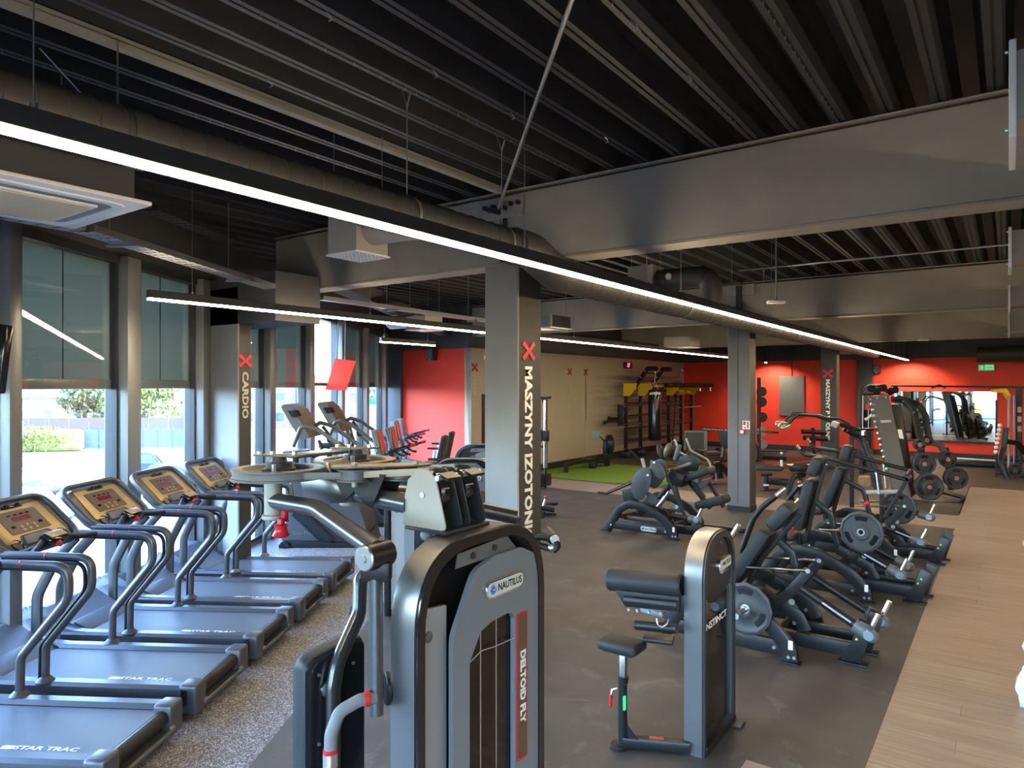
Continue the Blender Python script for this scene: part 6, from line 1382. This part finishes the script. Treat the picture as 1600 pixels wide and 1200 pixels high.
# pulldown press with long curved arms
t = at_base('pulldown_machine', 'lever pulldown machine whose long glossy arms reach out over the presses', 'gym machine', (-2.202, 13.436, -0.061))
for s_ in (0, 1):
    o = VF * (.30 * s_) + VR * .06 * s_
    P_ = [Vector(p) + o for p in ((-3.199, 12.966, 1.634), (-3.068, 13.06, 1.795), (-2.729, 13.181, 1.765), (-2.413, 13.284, 1.634), (-2.156, 13.469, 1.532), (-2.046, 13.548, 1.509))]
    MB().tube(P_, .032, 14, .10).build('upper_arm', 'blackgl', t)
    MB().tube([Vector(p) + o for p in ((-3.208, 12.96, 1.623), (-3.293, 12.776, 1.651), (-3.321, 12.756, 1.582), (-3.266, 12.795, 1.537), (-3.111, 12.784, 1.611))], .026, 12, .05).build('curved_grip', 'goldchrome', t)
    MB().bar([Vector(p) + o for p in ((-2.294, 13.37, 1.521), (-2.083, 13.521, 1.385), (-1.886, 13.416, 0.944), (-1.763, 13.381, 0.46))], .07, .06, .2, up=(0, 1, 0), r=.012).build('swing_arm', 'frame', t)
MB().box((-2.467, 13.184, 1.625), (.12, .16, .10), rot=ry(.4), bev=.02).build('clamp_block', 'lplate', t); MB().bar([(-2.248, 13.403, 1.521), (-1.961, 13.732, 1.526)], .09, .05).build('head_plate', 'frame', t)
MB().cyl((-2.056, 13.417, 1.516), (-2.056, 13.417, 1.437), .045, n=16).build('pivot_cup', 'bright', t)
MB().bar([(-2.312, 13.849, 1.448), (-2.312, 13.849, -0.138)], .07, .07).build('main_post', 'frame', t); MB().tube([(-2.717, 13.435, 1.733), (-2.472, 13.611, 1.698), (-2.285, 13.622, 1.588), (-2.397, 13.542, 1.565), (-2.565, 13.422, 1.646)], .018, 10, .05).build('inner_loop', 'blackgl', t)
MB().bar([(-2.523, 13.205, 0.007), (-1.714, 13.539, -0.022)], .10, .08, r=.01).build('floor_rail', 'frame', t); MB().box((-2.113, 13.992, 0.562), (.22, .2, .2), bev=.03).build('lplate_block', 'walnut', t); done()
# cable pulldown frame with two guide rods
t = at_base('lat_machine', 'cable machine frame with twin silver guide rods and a black pulley head', 'cable machine', (-2.964, 20.027, 0.35))
for px in (0, 1): MB().cyl((-3.073, 19.949, 2.05) if not px else (-2.951, 20.037, 2.017), (-3.073, 19.949, 1.15) if not px else (-2.951, 20.037, 1.183), .015, n=10).build('guide_rod', 'bright', t)
MB().bar([(-3.117, 20.041, 0.004), (-3.117, 20.041, 2.166), (-3.035, 20.099, 2.3), (-2.681, 20.353, 2.3), (-2.6, 20.412, 2.166)], .09, .07, .15, up=(0, 1, 0)).build('frame', 'black', t); MB().bar([(-3.113, 19.92, 2.083), (-2.504, 20.357, 2.083)], .05, .05).build('cross_bar', 'frame', t)
for p in ((-2.867, 19.974, 2.234), (-2.759, 20.051, 2.167), (-2.625, 20.148, 2.25), (-2.49, 20.244, 2.151), (-2.369, 20.208, 2.201)): MB().disc(p, VF, .10, .06, 18, .01).build('pulley', 'blackgl', t)
MB().box((-2.935, 19.925, 1.753), (.14, .02, .14), rot=rz(YAW)).build('orange_label', 'orange', t); MB().bar([(-3.011, 20.24, 1.676), (-3.011, 20.24, 0.025)], .2, .2).build('weight_stack', 'black', t)
MB().tube([(-2.958, 19.785, 1.443), (-2.851, 19.862, 1.558), (-2.798, 19.901, 1.69)], .03, 10).build('handle', 'white', t); MB().ball((-2.972, 19.776, 1.443), .04).build('handle_knob', 'white', t); done()
# big inclined leg press with its plates
t = at_base('leg_press', 'large inclined grey leg press slab with a perforated edge beside the weight plates', 'gym machine', (-1.632, 16.06, -0.059))
MB(False); mb = MB(False); poly3(mb, [(-2.361, 16.029, 2.06), (-2.014, 16.278, 2.113), (-1.555, 15.746, 0.08), (-1.803, 15.568, -0.009), (-1.983, 15.747, 0.66)], VF * .10 + VR * .02); mb.build('slab', 'slab', t)
mb = MB(False); poly3(mb, [(-2.042, 16.504, 1.908), (-1.846, 16.768, 1.905), (-1.527, 16.382, 0.104), (-1.578, 15.976, 0.048), (-2.017, 16.399, 1.803)], VF * .3); mb.build('slab_side', 'frame', t)
mb = MB(False); poly3(mb, [(-2.368, 15.999, 2.06), (-2.022, 16.248, 2.14), (-2.011, 16.256, 2.034), (-2.325, 16.03, 1.98)], VF * .02); mb.build('top_plate', 'gun2', t)
for p in ((-2.32, 15.997, 2.021), (-2.212, 16.074, 2.048), (-2.061, 16.183, 2.061), (-2.255, 16.043, 1.915)): MB().disc(p, VF, .02, .012, 8).build('bolt', 'bright', t)
bm_ = MB(); poly3(bm_, [(-2.125, 15.952, 1.59), (-1.954, 16.075, 1.603), (-1.943, 16.083, 1.551), (-2.114, 15.96, 1.537)], VF * .02); bm_.build('badge', 'badge', t)
bm_ = MB(); poly3(bm_, [(-1.83, 16.102, 1.409), (-1.766, 16.148, 1.409), (-1.728, 16.114, 1.216), (-1.792, 16.068, 1.229)], VF * .02); bm_.build('warning_label', 'whiteprint', t)
for k in range(13): q = k / 12; MB().ball(lerp((-2.301, 15.949, 1.916), (-1.948, 15.649, 0.517), q), .035, n=8).build('rack_tooth', 'bright', t)
MB().bar([(-1.974, 16.43, 2.018), (-1.777, 16.571, 2.018), (-1.592, 16.581, 1.807), (-1.463, 16.428, 1.156), (-1.441, 16.443, 0.827)], .13, .10, [0, .2, .3, .2, 0], up=(0, 1, 0), seg=6, r=.02).build('arched_arm', 'frame', t)
MB().bar([(-1.916, 16.964, 2.038), (-1.557, 17.221, 1.9), (-1.435, 17.186, 1.656), (-1.359, 17.117, 1.116)], .13, .10, [0, .2, .2, 0], up=(0, 1, 0), seg=5, r=.02).build('arched_arm', 'frame', t)
for p in ((-1.776, 16.449, 1.98), (-1.581, 16.466, 1.757), (-1.441, 16.443, 1.445)): MB().disc(p, VF, .02, .02, 8).build('bolt', 'bright', t)
MB().bar([(-1.641, 15.931, 0.022), (-1.164, 16.027, -0.021), (-0.764, 16.129, -0.009), (-0.7, 16.359, 0.08), (-1.121, 16.673, 0.131)], .07, .05, .12, r=.01).build('base_loop', 'frame', t)
MB().bar([(-1.463, 16.428, 1.025), (-1.348, 16.141, 0.048)], .11, .09, up=(0, 1, 0)).build('plate_post', 'frame', t); MB().bar([(-1.086, 17.559, 0.962), (-0.977, 17.269, 0.11)], .11, .09, up=(0, 1, 0)).build('plate_post', 'frame', t)
MB().bar([(-1.372, 16.985, 1.124), (-1.182, 17.244, 1.048), (-1.057, 17.457, 0.806)], .12, .08, .2, up=(0, 1, 0)).build('curved_link', 'gun2', t); done()
def farplate(p, r_, label, n=1):
    for k in range(n):
        q = Vector(p) + VF * (.055 * k) + VR * (.02 * k)
        plate_thing(q, r_, (.45, -.9, 0), label[k] if isinstance(label, list) else label, .045, 'plates on the leg press horns', red=(k == 0))
farplate((-1.447, 16.131, 1.112), .115, ['smallest plate, at the top of the leg press plate post', 'small plate just behind the topmost small plate'], 2)
farplate((-1.384, 16.853, 1.159), .12, 'small plate on the upper far horn of the leg press')
farplate((-1.364, 16.068, 0.735), .225, ['front plate on the middle horn of the leg press', 'second plate behind the front one on the middle horn', 'third plate on the middle horn, closest to the post'], 3)
farplate((-1.024, 17.111, 0.756), .17, ['medium plate on the far upper horn beside the arched arm', 'second medium plate on the far upper horn'], 2)
farplate((-1.258, 15.836, 0.31), .27, ['largest front plate on the lowest horn, just above the floor rail', 'plate just behind the largest one on the lowest horn', 'third plate on the lowest horn near the slab'], 3)
farplate((-0.87, 16.976, 0.393), .235, ['big plate on the far lower horn nearest the aisle', 'second plate on the far lower horn', 'rear plate on the far lower horn'], 3)
# smith machine at the picture's edge
t = at_base('smith_machine', 'tall cable and smith frame with a yellow gusset at the aisle edge before the mirror', 'gym machine', (0.001, 21.54, -0.276))
MB().bar([(0.225, 21.7, -0.082), (0.225, 21.7, 2.284)], .16, .14).build('post', 'black', t); MB().bar([(-0.236, 21.369, -0.05), (-0.236, 21.369, 1.944)], .05, .05).build('post', 'frame', t); MB().cyl((0.014, 21.426, 0.012), (0.014, 21.426, 2.058), .03, n=12).build('guide_rod', 'lplate', t); MB().cyl((0.119, 21.501, 0.173), (0.119, 21.501, 2.058), .02, n=10).build('guide_rod', 'rail', t)
MB().bar([(-2.56, 21.056, 2.3), (0.407, 21.708, 2.268)], .07, .05).build('top_bar', 'black', t); MB().tube([(-1.642, 21.222, 2.249), (-1.456, 21.233, 2.317), (-1.312, 21.212, 2.25)], .03, 8).build('grip_bend', 'black', t)
mb = MB(); poly3(mb, [(-0.29, 21.454, 2.202), (-0.025, 21.521, 2.235), (0.067, 21.463, 2.058), (0.04, 21.445, 1.929), (-0.065, 21.492, 2.122), (-0.29, 21.454, 2.137)], VF * .1); mb.build('yellow_gusset', 'yellow', t)
MB().bar([(-0.038, 21.142, 1.265), (-0.089, 21.105, 0.755), (-0.153, 20.936, 0.416), (0.014, 20.933, -0.045)], .13, .11, .2, up=(0, 1, 0), r=.02).build('bent_leg', 'frame', t); MB().bar([(-0.012, 21.284, 0.906), (0.196, 21.433, 0.874), (0.379, 21.564, 0.586)], .12, .1, .2, up=(0, 1, 0), r=.02).build('arm', 'frame', t)
for k in range(7): MB().ball(Vector((-0.167, 21.05, 1.313)) + Vector((-.035 * k * .4, 0, -.11 * k)), .05, n=8).build('rack_tooth', 'white', t)
for k in range(3): MB(False).box(Vector((0.236, 21.523, 1.706)) + Vector((0, -.02, -.24 * k)), (.10, .01, .14), rot=rz(YAW)).build('instruction_label', 'lplate', t)
MB().bar([(-0.248, 21.238, 0.125), (0.372, 21.19, 0.081)], .12, .10).bar([(-0.25, 21.482, 0.426), (0.381, 21.689, 0.415)], .05, .05).build('base', 'black', t); done()
plate_thing((0.141, 20.901, 0.234), .17, (.45, -.9, 0), 'small plate on the leg of the smith frame at the aisle edge', .05)
MB_ = None
t = at_base('low_rail', 'long low chrome-edged platform bar under the mirror', 'platform', (-1.099, 23.212, 0.079))
MB().bar([(-1.248, 23.721, 0.207), (-0.217, 23.599, 0.209)], .08, .05).build('chrome_edge', 'bright', t); MB().box((-0.744, 23.836, 0.082), (1.4, .5, .12), bev=.02).build('platform', 'black', t); done()
# white plastic things at the very edge of the aisle
for i, (p, s_) in enumerate((((0.116, 6.175, 0.123), .085), ((0.214, 12.216, 0.059), .06), ((0.131, 7.479, 0.039), .04))):
    q = Vector(p); t = thing('plastic_bag', ['crumpled white plastic bag at the edge of the wooden aisle', 'small white plastic scrap farther along the wooden aisle', 'tiny pale plastic scrap between the two white ones'][i], 'bag', q)
    rr = random.Random(i + 3); mb = MB()
    mb.ball((0, 0, 0), s_, (.7, 1, 1.9 if i == 0 else 1), 14)
    for v in mb.bm.verts: v.co += Vector((rr.uniform(-1, 1), rr.uniform(-1, 1), rr.uniform(-1, 1))) * s_ * .22
    mb.build('bag', 'bagwhite', t)
# ================================================================ STAIR CLIMBERS, BIKES
t = at_base('stair_climber', 'stair climber with a tall bronze console, right behind the last treadmill', 'stair climber', (-8.2, 6.6, 0))
t['group'] = 'stair climbers by the windows'
mb = MB(False); poly3(mb, [(-8.445, 6.125, -0.038), (-8.453, 6.12, 0.173), (-8.401, 6.157, 0.357), (-8.408, 6.152, 0.861), (-8.229, 6.28, 0.971), (-7.857, 6.547, 1.09), (-7.544, 6.772, 0.54), (-7.395, 6.879, -0.038)], VF * .72); mb.build('side_shroud', 'slab2', t)
MB().bar([(-8.374, 6.127, 0.027), (-7.395, 6.83, -0.01)], .10, .14, r=.02).build('base_rail', 'frame', t)
c_ = Vector((-8.338, 6.079, 0.031)); MB().disc(c_, VF, .075, .06, 20, .01).disc(c_ - VF * .035, VF, .02, .01, 10).build('wheel', 'blackgl', t)
MB().bar([(-8.247, 6.206, 0.522), (-7.854, 6.488, 0.066)], .22, .03, r=.01, up=(0, 1, 0)).build('shroud_rib', 'frame', t)
MB(False).text('StairMaster', .085, tr(*(-8.146, 6.315, 0.196)) @ rz(YAW) @ XZ, .002, 'CENTER').build('shroud_lettering', 'gun2', t)
for k in range(5): MB().box(Vector((-7.59, 6.862, 0.152)) + VR * (-.11 * k) + Vector((0, 0, .19 * k + .05)) + VF * .34, (.24, .55, .05), rot=rz(YAW), bev=.01).build('step', 'black', t)
MB().bar([(-8.571, 6.404, 0.723), (-8.532, 6.432, 1.337)], .09, .08, r=.02).build('mast', 'frame', t); MB().box((-8.532, 6.432, 1.308), (.30, .40, .10), rot=rz(YAW), bev=.03).build('mast_collar', 'black', t)
mb = MB(); poly3(mb, rnd([(-8.646, 6.227, 2.019), (-8.532, 6.309, 2.038), (-8.456, 6.363, 1.954), (-8.282, 6.489, 1.542), (-8.395, 6.407, 1.505), (-8.509, 6.325, 1.73)], .05, 3, True), VF * .55); mb.build('console', 'bronzegrey', t)
mb = MB(); poly3(mb, [(-8.606, 6.231, 2.001), (-8.455, 6.34, 1.955), (-8.273, 6.471, 1.544), (-8.409, 6.373, 1.619)], VF * .6 + VR * .02); mb.build('console_face', 'bronzedk', t)
mb = MB(); poly3(mb, [(-8.513, 6.261, 1.937), (-8.407, 6.337, 1.946), (-8.369, 6.364, 1.863), (-8.46, 6.299, 1.844)], VF * .1); mb.build('display', 'blackgl', t)
MB().tube([(-8.319, 6.216, 1.429), (-8.229, 6.28, 1.713), (-8.155, 6.334, 1.722), (-8.028, 6.424, 1.677), (-7.671, 6.681, 1.347), (-7.589, 6.74, 1.209), (-7.581, 6.745, 0.861)], .030, 12, [0, .08, .05, .1, .12, .1, 0]).build('handrail', 'bronzegrey', t)
MB().tube([(-8.731, 6.781, 1.584), (-8.572, 6.896, 1.741), (-8.412, 7.01, 1.682), (-8.093, 7.239, 1.397), (-7.99, 7.314, 1.289), (-7.982, 7.319, 1.093), (-8.03, 7.285, 0.759)], .030, 12, [0, .08, .1, .1, .12, .1, 0]).build('handrail', 'bronzegrey', t)
for a_ in ([(-8.061, 6.462, 1.517), (-8.024, 6.489, 1.425), (-8.046, 6.473, 1.314), (-8.121, 6.419, 1.277), (-8.211, 6.355, 1.36)], [(-8.379, 6.788, 1.693), (-8.316, 6.833, 1.597), (-8.308, 6.839, 1.462), (-8.254, 6.878, 1.462)]): MB().tube(a_, .024, 10, .05).build('grip_loop', 'black', t)
done()
s2 = dup(t, Vector((-8.2, 6.6, 0)) + VR * .12 + VF * 1.45, None, 'second stair climber with a red-tinted console farther along the windows')
t = at_base('cross_trainer', 'cross trainer with grey moving handles between the stair climbers and the bikes', 'cross trainer', (-9.669, 8.201, 0.284))
MB().bar([(-9.762, 8.135, 0.17), (-9.66, 8.208, 0.683), (-9.53, 8.301, 1.195), (-9.595, 8.254, 1.651)], .10, .09, .3, up=(0, 1, 0), r=.02).build('mast', 'grey', t); MB().tube([(-9.641, 8.221, 1.628), (-9.613, 8.241, 1.708), (-9.53, 8.301, 1.639), (-9.388, 8.279, 1.317), (-9.453, 8.233, 0.978)], .03, 12, .08).tube([(-9.62, 8.605, 1.402), (-9.478, 8.707, 1.285), (-9.45, 8.727, 0.935), (-9.564, 8.646, 0.702)], .03, 12, .12).build('swing_handle', 'bronzegrey', t)
MB().box((-9.857, 8.435, 0.002), (.9, .3, .35), rot=rz(TANG), bev=.1).build('drive_housing', 'frame', t); done()
def bike(p, label, red=True):
    t = thing('exercise_bike', label, 'exercise bike', (p[0], p[1], 0), TANG, 'upright bikes near the red alcove')
    # local +x is forwards (to the windows); the console sits at the origin
    MB().prism(rpoly([(-.03, -.19), (.06, -.19), (.14, .19), (.03, .21)], .02, 3), .30, tr(.05, .15, 1.38) @ XZ, bev=.03).build('console_shell', 'grey', t)
    MB(False).prism([(-.055, -.15), (-.04, -.15), (.03, .17), (.015, .18)], .24, tr(.045, .12, 1.38) @ XZ, bev=.004).build('console_face', 'orange', t)
    MB().bar([(.05, 0, 1.22), (-.02, 0, .95), (.16, 0, .35)], .08, .10, .1, up=(0, 1, 0), r=.02).build('mast', 'gun2', t); MB().lathe((.04, 0, 1.12), (.02, 0, 1.22), [(0, 0), (.06, 0), (.10, .08), (.09, .11), (0, .11)], 16).build('mast_cup', 'grey', t)
    for s_ in (-1, 1): MB().tube([(-.03, s_ * .05, 1.20), (-.10, s_ * .22, 1.22), (-.30, s_ * .22, 1.27), (-.42, s_ * .20, 1.30)], .020, 10, .08).tube([(-.12, s_ * .22, 1.22), (-.22, s_ * .24, 1.14), (-.30, s_ * .24, 1.13)], .022, 10, .05).build('handlebar', 'blackgl', t)
    MB().cyl((-.40, -.20, 1.30), (-.47, -.20, 1.315), .026, n=10).build('red_grip', 'red', t)
    MB().bar([(.2, 0, .62), (-.55, 0, .48)], .16, .20, r=.04).build('frame_body', 'gun2', t); MB().bar([(-.62, 0, .45), (-.72, 0, .98)], .06, .06, up=(1, 0, 0)).build('seat_post', 'bright', t)
    MB().prism(rpoly([(-.17, -.03), (.17, -.02), (.17, .02), (-.12, .02)], .015, 3), .05, tr(-.72, .025, 1.02) @ XZ, bev=.01).box((-.82, 0, 1.02), (.14, .22, .05), bev=.02).build('saddle', 'black', t)
    MB().disc((-.1, 0, .38), (0, 1, 0), .24, .14, 28, .03).build('drive_housing', 'frame', t); MB().box((.3, 0, .05), (.12, .55, .07), bev=.02).build('front_foot', 'frame', t); MB().box((-.75, 0, .05), (.12, .55, .07), bev=.02).build('rear_foot', 'frame', t); MB().bar([(.3, 0, .07), (-.75, 0, .07)], .08, .06).build('base_rail', 'frame', t)
    return t
b0 = bike((-8.361, 8.032, 1.382), 'exercise bike with the lowest red console, nearest the pulley wheels')
b0.location = ((-8.361, 8.032, 1.382)[0], (-8.361, 8.032, 1.382)[1], 0)
for p, l in (((-8.693, 8.655, 1.37), 'second exercise bike, its red console against the dark pier'), ((-10.137, 10.204, 1.406), 'third exercise bike, red console just above the second'), ((-10.878, 11.149, 1.402), 'exercise bike farthest back, its console touching the red wall in view')):
    dup(b0, (p[0], p[1], 0), TANG, l)
def recumbent(p, label):
    t = thing('recumbent_bike', label, 'exercise bike', (p[0], p[1], 0), TANG, 'recumbent bikes near the red alcove')
    MB().prism(rpoly([(-.06, -.28), (.02, -.30), (-.10, .30), (-.18, .28)], .03, 3), .42, tr(0, .21, 1.12) @ XZ, bev=.03).build('backrest', 'pad', t); MB().box((.22, 0, .78), (.45, .42, .09), bev=.04).build('seat', 'pad', t)
    MB().bar([(-.1, 0, .9), (.1, 0, .4)], .06, .06, up=(1, 0, 0)).build('seat_frame', 'gun2', t); MB().bar([(-.2, 0, .12), (1.2, 0, .12)], .14, .12).build('base_rail', 'frame', t); MB().box((1.1, 0, .4), (.5, .25, .5), bev=.08).build('drive_housing', 'gun2', t)
    return t
r0 = recumbent((-8.32, 9.292, 1.117), 'recumbent bike whose black slanted backrest stands just over the pulley plate'); dup(r0, ((-8.87, 10.128, 1.096)[0], (-8.87, 10.128, 1.096)[1], 0), TANG, 'second recumbent bike, backrest a little behind the first')
# dark tilted screen edge at the far left window
t = thing('hanging_screen', 'black edge of a screen hanging before the first window post', 'screen', (-4.995, 1.585, 2.467))
MB().box((0, 0, 0), (.13, .06, .42), rot=rz(YAW) @ ry(.12), bev=.01).build('screen', 'blackgl', t); MB().cyl((0, 0, .2), (0, 0, 1.7), .012, n=8).build('pole', 'base', t)
